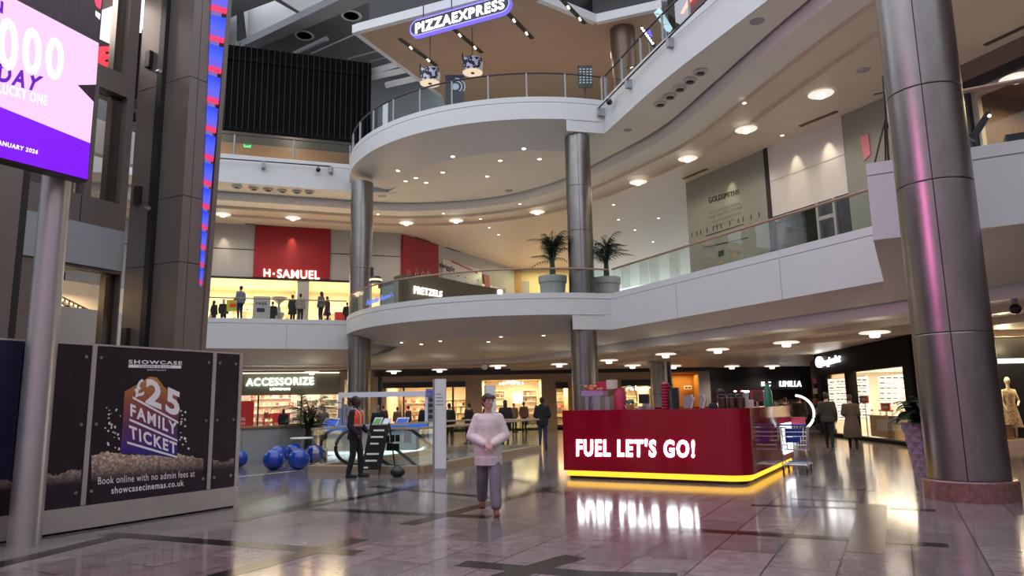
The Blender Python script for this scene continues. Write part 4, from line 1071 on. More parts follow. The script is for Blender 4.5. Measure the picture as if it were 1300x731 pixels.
scr('bright_spot', [[(121, 14), (127, 18), (126, 25), (121, 20)]], .0065, M['s_white'])

# ---- bronze framed glass building at the left
WL = Fr((-10.05, 17.86), 64)
wu = lambda x, y: WL.uz(x, y)[0]
mb = MB()
u1 = 0.05
hol = [(wu(120, 190), wu(157, 190), 6.83, 9.75), (wu(60, 400), wu(149, 400), .2, 5.0), (wu(121, 60), wu(162, 60), 10.35, 14), (-9, wu(111, 190), 6.83, 9.75)]
wall(mb, WL, -9, u1, 0, 16, hol, -.35, 0)
mb.cm = 1
for u in (wu(80, 270), wu(102, 270)): mb.fbox(WL, u-.012, u+.012, 0, .004, 6.15, 6.8)
struct(mb, 'wall_left', [M['bronze'], M['dark']], 0)
mb = MB(); mb.fbox(WL, -9, u1-.02, 0, .05, 5.08, 6.12); struct(mb, 'trim_14', M['bluegrey'], 0)
mb = MB(); mb.fbox(WL, wu(120, 190), wu(157, 190), -.2, -.199, 6.8, 9.8); mb.fbox(WL, wu(121, 60), wu(164, 60), -.2, -.19, 10.3, 14); mb.fbox(WL, wu(55, 400), wu(149, 400), -.2, -.19, .2, 5.0); mb.fbox(WL, -9, wu(111, 190), -.2, -.19, 6.8, 9.8)
struct(mb, 'window_5', M['panedark'], 0)
mb = MB()
for x, z0, z1 in ((150, 6.83, 9.75), (157, 10.35, 14)):
    u = wu(x, 190 if z0 < 7 else 60); mb.fbox(WL, u-.10, u+.16, -.45, -.22, z0, z1)
u = wu(138, 400); mb.fbox(WL, u+.0, wu(149, 400), -.45, -.22, 0, 5)
struct(mb, 'trim_15', M['bronze'], 0)
# what shows through its glass
IN = WL.shift(-3.0)
mb = MB(); z1_, z0_ = IN.uz(110, 392)[1], IN.uz(110, 445)[1]
mb.fbox(IN, -9, 2.5, -.2, 0, 0, z1_); mb.fbox(IN, -9, 2.5, -.25, .05, IN.uz(140, 200)[1], IN.uz(140, 178)[1]+.5); struct(mb, 'wall_left_inside', M['white2'], 0)
mb = MB(); mb.fbox(IN, -9, 4, -2.4, -2.2, 0, 5.6); struct(mb, 'wall_left_warm', M['shopwarm'], 0)
M['slatdark'] = pbr('dark_slats', (.06, .05, .05), .5, noise=.6, nscale=4, stretch=(10, 10, .2))
mb = MB(); mb.fbox(IN, -9, 2.4, -3.4, -3.2, 5.6, 15); struct(mb, 'wall_left_slats', M['slatdark'], 0)
mb = MB(); mb.fbox(IN, -9, 0, -3.4, 2.6, 5.3, 5.6); mb.fbox(IN, -9, 0, -3.4, 2.6, 12.8, 13.1); struct(mb, 'ceiling_left_inside', M['bluegrey'], 0)
shop_light(IN, -4, 3, 5.2, -1.2, 260, (1, .78, .5), 1); area('upper_inside_fill', IN.P(-1, 1.2, 12.7), 3, 260, (1, .95, .9), 2)  # upper area light is added to brighten what shows through the glass
M['redsign'] = emis('red_sign', (1, .02, .04), 3.2)
ECF = IN.shift(1.2)
t = thing('shop_sign', 'glowing red letters behind the upper glass of the bronze building', 'sign', ECF.P(ECF.uz(140, 85)[0], 0, 10.5))
mb = MB(); mb.pbox(ECF, 118, 55, 158, 110, -.1, 0); build(mb, 'board', M['black'], t, smooth=0)
build(text_quad('Ec', ECF, [(125, 60), (164, 59), (162, 87), (124, 85)], .0, .08, bold=.04), 'lettering', M['redsign'], t, smooth=0)
mb = MB(); mb.fbox(ECF, -6, 4, -.5, -.2, ECF.uz(140, 112)[1]-.2, ECF.uz(140, 112)[1]+.1); build(mb, 'support_rail', M['bronzed'], t, smooth=0)
for k in (-1.4, -.3): mb = MB(); v = ECF.P(k, -.05, 0); mb.tube([(v.x, v.y, 11), (v.x, v.y, 12.85)], .03, 6); build(mb, 'hanging_rod', M['bronzed'], t)
# track lights
t = thing('track_light', 'black track with spot heads inside the lower glass of the bronze building', 'light', IN.P(0, -1, 4.6))
TF = IN.shift(-1.0)
mb = MB(); a, b = onf(TF, 78, 376), onf(TF, 132, 403); mb.tube([a, b], .03, 6); build(mb, 'track', M['black'], t)
for k in range(9):
    v = a.lerp(b, .08+.1*k); mb = MB(); mb.tube([v, v-Vector((0, 0, .12))], .02, 6); mb.tube([v-Vector((.05, 0, .12)), v-Vector((-.08, 0, .25))], .06, 8); build(mb, 'spot_head', M['black'], t)
# dark pillar at the picture's left edge
mb = MB(); PF = Fr((-8.9, 13.0), 60); u0 = PF.uz(-14, 320)[0]; u1_ = PF.uz(20, 320)[0]
mb.fbox(PF, u0, u1_, -.5, 0, 0, 16); mb.cm = 1; mb.fbox(PF, u1_, u1_+.14, -.4, -.04, 0, 16)
single(mb, 'bronze_pillar', [M['bronze'], M['dark']], 'dark bronze pillar at the left behind the screen pole', 'pillar', smooth=0)
# tower
TL = Fr((-10.3, 17.75), to=(-7.95, 16.6)); TR = Fr((-7.95, 16.6), 56)
t = thing('bronze_tower', 'tall bronze clad tower with a blue and red light strip on its edge', 'tower', (-8.5, 17, 0))
seams = [0, 2.6, 5.06, 6.70, 9.78, 13.2, 16]
TRL = TR.uz(258.5, 430)[0]
TU0 = TL.uz(159, 342)[0]
for a, b in zip(seams, seams[1:]):
    mb = MB(); mb.fbox(TL, TU0, TL.len, -.4, 0, a+.008, b-.008); build(mb, 'front_cladding', M['bronze'], t, smooth=0)
    mb = MB(); g = TR.uz(232, 440)[0]; mb.fbox(TR, 0.0, g-.006, -.4, .0, a+.008, b-.008); mb.fbox(TR, g+.006, TRL, -.4, 0, a+.008, b-.008); build(mb, 'side_cladding', M['bronze'], t, smooth=0)
mb = MB(); mb.fbox(TL, TU0+.02, TL.len-.02, -.38, -.02, 0, 16); mb.fbox(TR, .05, TRL-.02, -.9, -.02, 0, 16); build(mb, 'core', M['dark'], t, smooth=0)
mb = MB(); a = TL.uz(201, 200)[0]; mb.fbox(TL, a-.10, a+.10, .0, .12, 0, 16); build(mb, 'cable_trunking', M['black'], t, smooth=0)
for x, y in ((201, 76), (187, 248), (172, 428)):
    mb = MB(); u, z = TL.uz(x-7, y); mb.fbox(TL, u-.16, u+.02, 0, .12, z-.22, z+.22); build(mb, 'junction_box', M['bronzed'], t, smooth=0)
    mb = MB(); u, z = TL.uz(x+9, y+18); v = TL.P(u, .0, z); mb.tube([v, TL.P(u, .18, z)], .03, 6); mb.tube([TL.P(u-.07, .18, z), TL.P(u+.09, .22, z-.03)], .05, 8); build(mb, 'small_floodlight', M['steel2'], t)
mb = MB(); mb.ppoly(TR, [(252, 470), (258, 470), (293.5, 0), (308.5, -165), (302.5, -165), (288, 0)], -.3, .036); build(mb, 'edge_fin', M['bronze'], t, smooth=0)
# light strip: blue blocks each ending in a red foot
m, N, L, B = new_mat('blue_light_block')
tc = N.new('ShaderNodeTexCoord'); sp = N.new('ShaderNodeSeparateXYZ'); rp = N.new('ShaderNodeValToRGB'); e = rp.color_ramp.elements
e[0].position = 0; e[0].color = (.20, .10, .62, 1); e[1].position = 1; e[1].color = (.01, .05, .95, 1); q = e.new(.45); q.color = (.08, .12, .95, 1)
L.new(tc.outputs['Generated'], sp.inputs[0]); L.new(sp.outputs['Z'], rp.inputs[0]); L.new(rp.outputs[0], B.inputs['Emission Color']); B.inputs['Emission Strength'].default_value = 1.0; B.inputs['Base Color'].default_value = (0, 0, .02, 1); M['ledblue'] = m
M['ledred'] = emis('red_light_foot', (1, .03, .15), 1.0); M['ledmauve'] = emis('mauve_light', (.28, .18, .55), .7)
ys = [-110, -66, -24, 19, 56, 95, 134, 170, 206, 238, 267, 293, 318, 340, 362]
LT = TR.shift(.02)
lt = lambda y: (251.5+(400-y)*.0415, 252.5+(400-y)*.089)
for k, (y0, y1) in enumerate(zip(ys, ys[1:])):
    a0, b0 = lt(y0); a1, b1 = lt(y1); h = y1-y0; am, bm_ = lt(y1-h*.22)
    hf = lambda y: lt(y)
    mb = MB(); ye = y1-h*.30; mb.ppoly(LT, [(hf(y0)[0], y0), (hf(y0)[1], y0+h*.12), (hf(ye)[1], ye+h*.12), (hf(ye)[0], ye)], 0, .03); build(mb, 'blue_block', M['ledblue'], t, smooth=0)
    mb = MB(); mb.ppoly(LT, [(hf(ye)[0], ye), (hf(ye)[1], ye+h*.12), (hf(y1)[1], ye+h*.28), (hf(y1)[0], ye+h*.16)], 0, .032); build(mb, 'red_foot', M['ledred'], t, smooth=0)
    mb = MB(); mb.ppoly(LT, [(hf(ye)[0], ye+h*.16), (hf(ye)[1]-(b1-a1)*.35, ye+h*.26), (hf(y1)[1]-(b1-a1)*.35, y1+h*.1), (hf(y1)[0], y1)], 0, .028); build(mb, 'mauve_gap', M['ledmauve'], t, smooth=0)
for z, p in ((6, 25), (9, 35), (12, 45)): pass
# rear and side enclosure of the hall behind the viewer, and the gallery ends at the left
mb = MB(); mb.fbox(Fr((-30, -7.5), 0), 0, 60, -.3, 0, 0, 20); struct(mb, 'wall_rear', M['white'], 0)
mb = MB(); mb.box(-26.3, -26, -7, 46, 0, 22); struct(mb, 'wall_left_end', M['white'], 0)
mb = MB(); mb.box(28, 28.3, -7, 46, 0, 22); struct(mb, 'wall_right_end', M['white'], 0)
# ================================================================== GROUND FLOOR: RED COUNTER
KF = Fr((1.02, 15.27), -30); KA = math.radians(-30)
KL, KD, KR, KH = 3.78, 5.0, .42, 1.40
KSe = Fr(KF.P(KL, 0, 0)[:2], 60)      # the side facing right
M['kred'] = pbr('gloss_red_counter', (.29, .001, .016), .10, coat=.2, spec=.4)
M['yellowled'] = emis('yellow_led', (1, .52, .03), 1.6)
M['signwhite'] = emis('counter_sign_light', (.86, .93, 1), 9.0)
def krect(inset, r=KR):
    """counter outline, rounded at the front right corner"""
    P = lambda u, d: tuple(KF.P(u, d, 0)[:2])
    out = [P(inset, -inset)]
    for k in range(13):
        a = -PI/2+PI/2*k/12
        out.append(P(KL-r+(r-inset)*math.cos(a), -(r+(r-inset)*math.sin(a))))
    out += [P(KL-inset, -KD+inset), P(inset, -KD+inset)]
    return out
t = thing('red_counter', 'big glossy red food counter with glowing white lettering and yellow light at its foot', 'counter', KF.P(KL/2, -KD/2, 0))
def ringwall(mb, th, z0, z1, inset=0.0):
    o, i = krect(inset), krect(inset+th)
    n = len(o)
    mb.loft([[(x, y, z0) for x, y in o], [(x, y, z1) for x, y in o], [(x, y, z1) for x, y in i], [(x, y, z0) for x, y in i], [(x, y, z0) for x, y in o]], caps=False)
mb = MB(); ringwall(mb, .10, .17, KH-.03); build(mb, 'red_front', M['kred'], t, smooth=30)
mb = MB(); ringwall(mb, .45, KH-.03, KH); build(mb, 'counter_top', M['kred'], t, smooth=30)
mb = MB(); ringwall(mb, .1, 0.0, .17, .10); build(mb, 'plinth', M['black'], t, smooth=30)
mb = MB(); ringwall(mb, .05, .06, .165, .05); build(mb, 'yellow_light_strip', M['yellowled'], t, smooth=30)
mb = MB(); text_quad("FUEL LET'S GO!", KF, [(732, 557), (882, 557.5), (882, 581), (732, 579)], .004, .012, mb, .035); build(mb, 'lettering', M['signwhite'], t, smooth=0)
mb = MB(); mb.fbox(KSe, 3.55, 4.75, 0, .03, .32, 1.0); build(mb, 'lit_side_panel', emis('side_panel_light', (.95, .97, 1), 3), t, smooth=0)
# things standing on the counter
K2 = KF.shift(-.28)
kz = KH
def kbox(mb, x0, y0, x1, y1=None, dep=.22, fr=K2):
    u0 = fr.uz(x0, 510)[0]; u1 = fr.uz(x1, 510)[0]; z1 = fr.uz((x0+x1)/2, y0)[1]; z0 = kz if y1 is None else fr.uz((x0+x1)/2, y1)[1]
    mb.fbox(fr, u0, u1, -dep, 0, z0, z1); return u0, u1, z0, z1
def kthing(nm, lab, cat, x): return thing(nm, lab, cat, K2.P(K2.uz(x, 510)[0], -.1, kz))
M['pinkledge'] = pbr('lilac_tray', (.42, .25, .50), .4); M['rose'] = pbr('rose_red', (.45, .03, .08), .4); M['orange'] = pbr('orange_snack', (.62, .18, .07), .6, noise=.4, nscale=30)
M['cream'] = pbr('cream_plastic', (.62, .58, .52), .4); M['green'] = pbr('bottle_green', (.03, .22, .12), .3); M['greyp'] = pbr('grey_plastic', (.28, .28, .30), .4)
t = kthing('snack_display', 'lilac topped snack display heaped with orange snacks at the left end of the red counter', 'display', 752)
mb = MB(); kbox(mb, 743, 502, 762); build(mb, 'cabinet', M['greyp'], t, smooth=0)
mb = MB(); kbox(mb, 747, 503, 753, None, .23); build(mb, 'dark_opening', M['black'], t, smooth=0)
mb = MB(); kbox(mb, 738, 495.5, 765, 502, .3); build(mb, 'tray', M['pinkledge'], t, smooth=0)
mb = MB()
for k in range(26):
    u = K2.uz(rnd.uniform(741, 763), 492)[0]; mb.ell(K2.P(u, -rnd.uniform(.02, .26), K2.uz(750, 495.5)[1]+rnd.uniform(0, .10)), .045, .045, .035, 8, 5)
build(mb, 'snack_heap', M['orange'], t); 
t = kthing('gift_box', 'red and white box on top of the snack display', 'box', 768)
zz = K2.uz(768, 495.5)[1]
mb = MB(); u0, u1 = K2.uz(757, 490)[0], K2.uz(769, 490)[0]; mb.fbox(K2, u0, u1, -.26, -.04, zz, zz+.19); build(mb, 'red_half', M['rose'], t, smooth=0)
mb = MB(); u0, u1 = K2.uz(769, 490)[0], K2.uz(778, 490)[0]; mb.fbox(K2, u0, u1, -.26, -.04, zz+.03, zz+.22); build(mb, 'white_half', M['cream'], t, smooth=0)
t = kthing('syrup_dispenser', 'grey dispenser beside the snack display on the red counter', 'dispenser', 770)
mb = MB(); v = K2.P(K2.uz(784, 510)[0], -.15, kz); mb.lathe([(.13, 0), (.13, .34), (.10, .40), (.10, .44), (0, .44)], v, 20); build(mb, 'red_drum', M['rose'], t)
mb = MB(); kbox(mb, 768, 503, 774); build(mb, 'body', M['greyp'], t, smooth=0)
t = kthing('hoop_sign', 'thin metal hoop over a small plant on the red counter', 'ornament', 797)
mb = MB(); c = K2.P(K2.uz(797, 500)[0], -.1, kz+.24); mb.tube([c+Vector((K2.t.x*.16*math.cos(a), K2.t.y*.16*math.cos(a), .24*math.sin(a))) for a in [PI*2*k/24 for k in range(25)]], .012, 6); build(mb, 'hoop', M['steel2'], t)
mb = MB(); mb.lathe([(.06, 0), (.08, .1), (0, .1)], (c.x, c.y, kz), 14); build(mb, 'pot', M['wood'], t)
mb = MB()
for k in range(14): a = k*2.4; mb.ell((c.x+.06*math.cos(a), c.y+.06*math.sin(a), kz+.13+.012*(k % 6)), .04, .04, .02, 6, 4)
build(mb, 'leaves', M['green'], t)
t = kthing('card_till', 'dark till screen in the middle of the red counter', 'till', 816)
mb = MB(); kbox(mb, 811, 500, 824, 512, .05); build(mb, 'screen', M['black'], t, smooth=0)
mb = MB(); kbox(mb, 815, 512, 820); kbox(mb, 810, 515.5, 826); build(mb, 'stand', M['greyp'], t, smooth=0)
def bottle(x, top, r, mat, capm, lab, nm='bottle'):
    v = K2.P(K2.uz(x, 510)[0], -.16, kz); h = K2.uz(x, top)[1]-kz
    t = thing(nm, lab, 'bottle', v)
    mb = MB(); mb.lathe([(0, 0), (r, 0), (r, h*.62), (r*.45, h*.80), (r*.38, h*.93), (0, h*.93)], v, 18); build(mb, 'body', mat, t)
    mb = MB(); mb.lathe([(r*.42, h*.92), (r*.42, h), (0, h)], v, 14); build(mb, 'cap', capm, t)
M['wine'] = pbr('wine_red', (.30, .01, .05), .3)
t = kthing('cup_tower', 'tall stack of dark pink cups standing on the red counter', 'cups', 842)
mb = MB(); v = K2.P(K2.uz(842, 510)[0], -.16, kz); mb.lathe([(.07, 0)] + [q for k in range(9) for q in ((.09, .02+k*.06), (.075, .035+k*.06))] + [(0, .56)], v, 18); build(mb, 'cups', M['wine'], t)
bottle(851, 487, .05, M['green'], M['black'], 'slim green bottle beside the cup tower on the red counter')
t = kthing('menu_screen', 'black upright screen on the red counter right of the green bottle', 'screen', 857)
mb = MB(); kbox(mb, 853, 492, 862, None, .06); build(mb, 'panel', M['black'], t, smooth=0)
for i, (a, b) in enumerate(((866, 879), (886, 894))):
    t = kthing('payment_terminal', ['white backed payment terminal left of the server in black', 'narrow white backed payment terminal touching the server in black'][i], 'till', a)
    mb = MB(); q = [K2.uz(a+1, 518), K2.uz(b-3, 518), K2.uz(b, 504), K2.uz(b-4, 501), K2.uz(a, 503)]
    mb.prism2([K2.P(u, -.05, z) for u, z in q], [K2.P(u, -.11, z) for u, z in q]); build(mb, 'case', M['greyp'], t, smooth=0)
    mb = MB(); q = [K2.uz(b-3, 518), K2.uz(b-1, 518), K2.uz(b+1.5, 507), K2.uz(b-2, 500.5), K2.uz(b-3, 501.5), K2.uz(b, 507)]
    mb.prism2([K2.P(u, -.03, z) for u, z in q], [K2.P(u, -.13, z) for u, z in q]); build(mb, 'white_back', M['cream'], t, smooth=0)
labs = ['tall jar of dark snacks just right of the server in black', 'second jar of dark snacks right of the server in black', 'third jar of dark snacks, nearest the counter corner']
K3 = KF.shift(-1.1)
for i, (x, top) in enumerate(((917, 498), (929, 499), (940, 497))):
    u = K3.uz(x, 510)[0]; v = K3.P(min(u, KL-.3), -.0, kz-.0); 
    t = thing('snack_jar', labs[i], 'jar', (v.x, v.y, kz)); h = .26
    mb = MB(); mb.lathe([(0, 0), (.09, 0), (.10, .03), (.10, h), (.07, h+.03)], (v.x, v.y, kz), 18); build(mb, 'glass_body', M['pane'], t)
    mb = MB(); mb.lathe([(0, .01), (.085, .01), (.09, .2), (0, .22)], (v.x, v.y, kz), 14); build(mb, 'snacks', M['brownmetal'], t)
    mb = MB(); mb.lathe([(.08, h+.02), (.08, h+.06), (0, h+.06)], (v.x, v.y, kz), 14); build(mb, 'lid', M['black'], t)
KB = KSe.shift(-.25)
def side_item(u, nm, lab, cat, f):
    v = KB.P(u, 0, kz); t = thing(nm, lab, cat, v); f(v, t)
def f1(v, t):
    mb = MB(); mb.box(v.x-.12, v.x+.12, v.y-.1, v.y+.1, kz, kz+.16); build(mb, 'box', M['cream'], t, smooth=0)
    mb = MB(); mb.lathe([(.05, .16), (.07, .3), (0, .3)], v, 12); build(mb, 'cup', M['cream'], t)
side_item(1.3, 'cup_holder', 'cream box with paper cups on the side of the red counter', 'box', f1)
def f2(v, t):
    mb = MB(); mb.box(v.x-.02, v.x+.02, v.y-.02, v.y+.02, kz, kz+.2); build(mb, 'post', M['steel2'], t)
    mb = MB(); mb.box(v.x-.14, v.x+.14, v.y-.02, v.y+.02, kz+.12, kz+.36); build(mb, 'frame', M['rose'], t, smooth=0)
    mb = MB(); mb.box(v.x-.10, v.x+.10, v.y-.025, v.y+.025, kz+.15, kz+.33); build(mb, 'card', M['brownmetal'], t, smooth=0)
side_item(2.4, 'price_card', 'small red framed card on the side of the red counter', 'sign', f2)
v = KB.P(3.6, 0, kz); t = thing('bottle', 'tall green bottle at the far end of the red counter side', 'bottle', v)
mb = MB(); mb.lathe([(0, 0), (.10, 0), (.10, .3), (.05, .44), (.04, .55), (0, .55)], v, 16); build(mb, 'body', M['green'], t)
mb = MB(); mb.lathe([(.045, .54), (.045, .6), (0, .6)], v, 12); build(mb, 'cap', M['black'], t)
t = thing('arch_light', 'white glowing half ring sign at the far end of the red counter', 'sign', KSe.P(4.6, .1, .9))
mb = MB(); c = KSe.P(4.95, .12, 1.22); mb.tube([c+Vector((KF.t.x*.42*math.cos(a), KF.t.y*.42*math.cos(a), .42*math.sin(a))) for a in [-1.0+2.5*k/20 for k in range(21)]], .03, 8); build(mb, 'tube', emis('arch_tube', (1, .95, .9), 1.6), t)
mb = MB(); mb.fbox(KSe, 4.8, 5.05, .005, .32, .95, 1.12); build(mb, 'holder', M['rose'], t, smooth=0)

# ---- shopping trolley
def trolley(o, rz):
    t = thing('shopping_trolley', 'wire shopping trolley with blue handle and seat beside the red counter', 'trolley', o, rz=rz)
    W0, W1, Lb, z0, z1 = .24, .29, .78, .42, .94      # local: +y is the handle end towards the viewer... built along y
    def P(s, q, h): # s across -1..1, q along 0 front..1 back, h 0..1
        wd = (W0+(W1-W0)*q)*(0.9+.1*h); y = -Lb/2+Lb*q-(.06*(1-h) if q > .9 else 0)+(.10*(1-h) if q < .1 else 0)
        return Vector((s*wd, y, z0+.06*q+(z1-z0-.06*q)*h))
    w_ = .0045
    mb = MB()
    for k in range(15):
        q = k/14
        for s in (-1, 1): mb.tube([P(s, q, 0), P(s, q, 1)], w_, 5)
        mb.tube([P(-1, q, 0), P(1, q, 0)], w_, 5)
    for k in range(9):
        s = -1+2*k/8; mb.tube([P(s, 0, 0), P(s, 0, 1)], w_, 5); mb.tube([P(s, 1, 0), P(s, 1, 1)], w_, 5); mb.tube([P(s, 0, 0), P(s, 1, 0)], w_, 5)
    for k in range(6):
        h = k/5; mb.tube([P(-1, 0, h), P(1, 0, h), P(1, 1, h), P(-1, 1, h), P(-1, 0, h)], w_*(1.8 if h == 1 else 1.2), 5)
    build(mb, 'wire_basket', M['chrome'], t, local=True)
    mb = MB(); mb.tube([(-.30, .44, 1.0), (.30, .44, 1.0)], .02, 10)
    build(mb, 'handle', M['cartblue'], t, local=True)
    mb = MB()
    for s in (-1, 1): mb.tube([P(s, 1, 1), Vector((s*.28, .44, 1.0))], .012, 6)
    build(mb, 'handle_bracket', M['cartblue'], t, local=True)
    mb = MB(); mb.box(-.17, .17, .24, .255, .74, .92); build(mb, 'seat_flap', M['cartblue'], t, local=True, smooth=0)
    mb = MB(); mb.box(-.15, .15, .36, .37, .62, .74); build(mb, 'seat_panel', M['cartblue'], t, local=True, smooth=0)
    mb = MB()
    for s in (-1, 1):
        mb.tube([(s*.25, .38, .46), (s*.25, .30, .2), (s*.26, .36, .15), (s*.24, -.36, .15), (s*.22, -.36, .16)], .012, 6)
        mb.tube([(s*.25, .30, .46), (s*.25, -.05, .15)], .010, 6)
    for y in (-.34, -.1, .12, .34): mb.tube([(-.25, y, .15), (.25, y, .15)], .008, 6)
    build(mb, 'chassis', M['chrome'], t, local=True)
    mb = MB(); mb.tube([(-.25, -.39, .16), (.25, -.39, .16)], .02, 8); build(mb, 'bumper', M['cartblue'], t, local=True)
    for sx, sy in ((-1, -1), (1, -1), (-1, 1), (1, 1)):
        x, y = sx*.24, sy*.33
        mb = MB(); mb.tube([(x-.014, y+.02, .065), (x+.014, y+.02, .065)], .065, 16); wh = build(mb, 'wheel', M['black'], t, local=True)
        mb = MB(); mb.box(x-.022, x+.022, y-.03, y+.03, .06, .15); build(mb, 'fork', M['chrome'], wh, local=True)
M['chrome'] = pbr('chrome_wire', (.72, .73, .76), .18, 1.0); M['cartblue'] = pbr('trolley_blue', (.01, .06, .45), .35)
trolley((6.22, 16.05, 0), math.radians(150))

# ---- planter by the huge column
M['lilacpot'] = None
m, N, L, B = new_mat('lilac_grey_pot')
B.inputs['Base Color'].default_value = (.27, .22, .27, 1); B.inputs['Roughness'].default_value = .4; M['lilacpot'] = m
px_, py_ = 6.97, 12.25
t = thing('potted_plant', 'broad leaved plant in a tall tapering lilac pot behind the huge column', 'plant', (px_, py_, 0))
rings = []
nn = 16
for j in range(12):
    z = 1.12*j/11; r = .20+.19*j/11
    rings.append([(px_+(r*(1.0 if (k+j) % 2 else .93))*math.cos(2*PI*k/nn), py_+(r*(1.0 if (k+j) % 2 else .93))*math.sin(2*PI*k/nn), z) for k in range(nn)])
mb = MB()
vs = [p for r in rings for p in r]; fs = []
for j in range(11):
    for k in range(nn):
        a, b, c, d = j*nn+k, j*nn+(k+1) % nn, (j+1)*nn+(k+1) % nn, (j+1)*nn+k
        fs += [(a, b, d), (b, c, d)] if (k+j) % 2 else [(a, b, c), (a, c, d)]
mb.add(vs, fs); mb.lathe([(.39, 1.12), (.36, 1.12), (.34, 1.05), (0, 1.05)], (px_, py_, 0), 16); build(mb, 'pot', M['lilacpot'], t, smooth=0)
M['leaf'] = pbr('dark_green_leaf', (.022, .055, .025), .35, noise=.4, nscale=9)
def leaf(mb, base, yaw, rise, length, width, droop, n=6):
    b = Vector(base); d = Vector((math.cos(yaw), math.sin(yaw), 0)); s = Vector((-d.y, d.x, 0)); L_ = []; C = []; R_ = []
    for k in range(n+1):
        q = k/n; p = b + d*length*q*math.cos(rise) + Vector((0, 0, length*(q*math.sin(rise)-droop*q*q)))
        wv_ = width*math.sin(PI*min(.98, .06+.92*q))**.8
        L_.append(p+s*wv_+Vector((0, 0, .25*wv_))); C.append(p); R_.append(p-s*wv_+Vector((0, 0, .25*wv_)))
    mb.loft([L_, C, R_], caps=False, closed=False)
rl = random.Random(11)
mb = MB()
for k in range(60):
    leaf(mb, (px_+rl.uniform(-.12, .12), py_+rl.uniform(-.12, .12), 1.05+rl.uniform(0, .28)), rl.uniform(0, 2*PI), rl.uniform(.25, 1.25), rl.uniform(.5, .82), rl.uniform(.06, .10), rl.uniform(.25, .75))
build(mb, 'leaves', M['leaf'], t, smooth=60)
mb = MB()
for k in range(7): a = k*.9; mb.tube([(px_+.1*math.cos(a), py_+.1*math.sin(a), 1.03), (px_+.13*math.cos(a), py_+.13*math.sin(a), 1.35)], .012, 6)
build(mb, 'stems', M['green'], t)

# palms upstairs in round planters
M['potgrey'] = pbr('pale_grey_planter', (.42, .42, .40), .5, noise=.05)
def palm(x, y, z, pr, ph, label, sc, seed, n=22):
    r_ = random.Random(seed)
    t = thing('potted_palm', label, 'plant', (x, y, z))
    mb = MB(); mb.lathe([(0, 0), (pr*.84, 0), (pr*.93, ph*.68), (pr, ph*.68), (pr*1.02, ph), (pr*.92, ph), (pr*.9, ph*.9), (0, ph*.9)], (x, y, z), 28); build(mb, 'planter', M['potgrey'], t)
    mb = MB()
    for k in range(5): a = k*1.3; mb.tube([(x+.08*math.cos(a), y+.08*math.sin(a), z+ph*.88), (x+.05*math.cos(a), y+.05*math.sin(a), z+ph+.5*sc), (x+.16*math.cos(a)*sc, y+.16*math.sin(a)*sc, z+ph+1.0*sc)], .05*sc, 7, .025*sc)
    build(mb, 'trunks', M['leaf'], t)
    for k in range(n):
        yaw = 2*PI*k/n+r_.uniform(-.2, .2); rise = r_.uniform(.35, 1.4); Ln = r_.uniform(.65, 1.0)*sc
        b = Vector((x, y, z+ph+r_.uniform(.45, 1.05)*sc)); d = Vector((math.cos(yaw), math.sin(yaw), 0)); s = Vector((-d.y, d.x, 0))
        pts = [b+d*Ln*q*math.cos(rise)+Vector((0, 0, Ln*(q*math.sin(rise)-.38*q*q))) for q in [j/8 for j in range(9)]]
        mb = MB(); mb.tube(pts, .012*sc, 5, .004)
        for j in range(1, 9):
            for sd in (-1, 1):
                p = pts[j]; tip = p+s*sd*.24*sc*math.sin(PI*(.25+.68*j/9))+d*.20*sc+Vector((0, 0, -.06*sc)); n_ = d*.035*sc
                mb.add([p-n_, tip, p+n_], [(0, 1, 2)])
        build(mb, 'frond', M['leaf'], t, smooth=0)
p = atz(707, 372, R1); palm(1.78, 30.5, R1, .62, .88, 'palm in a pale round planter left of the steel column on the lower balcony', 1.38, 5, 40)
palm(4.22, 31.1, R1, .62, .88, 'palm in a pale round planter right of the steel column on the lower balcony', 1.38, 8, 40)
palm(-6.3, 22.1, 0, .24, .3, 'slim palm among the shiny blue ball seats', 1.15, 4, 34)

# ---- blue ball seats, little table, bin
M['blueball'] = pbr('shiny_blue_vinyl', (.006, .055, .40), .16, coat=.4, noise=.25, nscale=7)
balls = [(347, 597, .27, 'front left ball of the blue cluster'), (379, 597, .27, 'front right ball of the blue cluster'), (398.5, 588.5, .27, 'rightmost ball of the blue cluster'), (352, 590, .27, 'ball just behind the front left one of the blue cluster'), (372, 586, .27, 'ball at the back of the blue cluster behind the little table'), (303, 593, .23, 'single ball half hidden by the hoarding edge')]
for x, y, r, lab in balls:
    p = atz(x, y, 0); p = p+Vector((p.x, p.y, 0)).normalized()*r*.6
    t = thing('ball_seat', 'shiny blue ball seat, '+lab, 'seat', p, 'shiny blue ball seats')
    rg = []
    mb = MB()
    for j in range(15):
        th = PI*(.05+.93*j/14); rr = r*math.sin(th)
        rg.append([(p.x+rr*(1+.018*math.cos(8*2*PI*k/48))*math.cos(2*PI*k/48), p.y+rr*(1+.018*math.cos(8*2*PI*k/48))*math.sin(2*PI*k/48), r*.96-r*.96*math.cos(th)) for k in range(48)])
    mb.loft(rg); build(mb, 'cover', M['blueball'], t)
    mb = MB(); mb.lathe([(.05, r*1.90), (.03, r*1.94), (0, r*1.94)], p, 12); build(mb, 'top_button', M['blueball'], t)
p = atz(375, 592, 0)+Vector((0, .5, 0)); t = thing('cafe_table', 'small round pale table standing among the blue ball seats', 'table', p)
mb = MB(); mb.lathe([(0, .70), (.30, .70), (.31, .72), (.30, .74), (0, .74)], p, 26); build(mb, 'tabletop', M['white2'], t)
mb = MB(); mb.lathe([(.03, .02), (.03, .7)], p, 12); build(mb, 'stem', M['steel2'], t)
mb = MB(); mb.lathe([(.2, 0), (.2, .02), (0, .02)], p, 20); build(mb, 'base', M['steel2'], t)
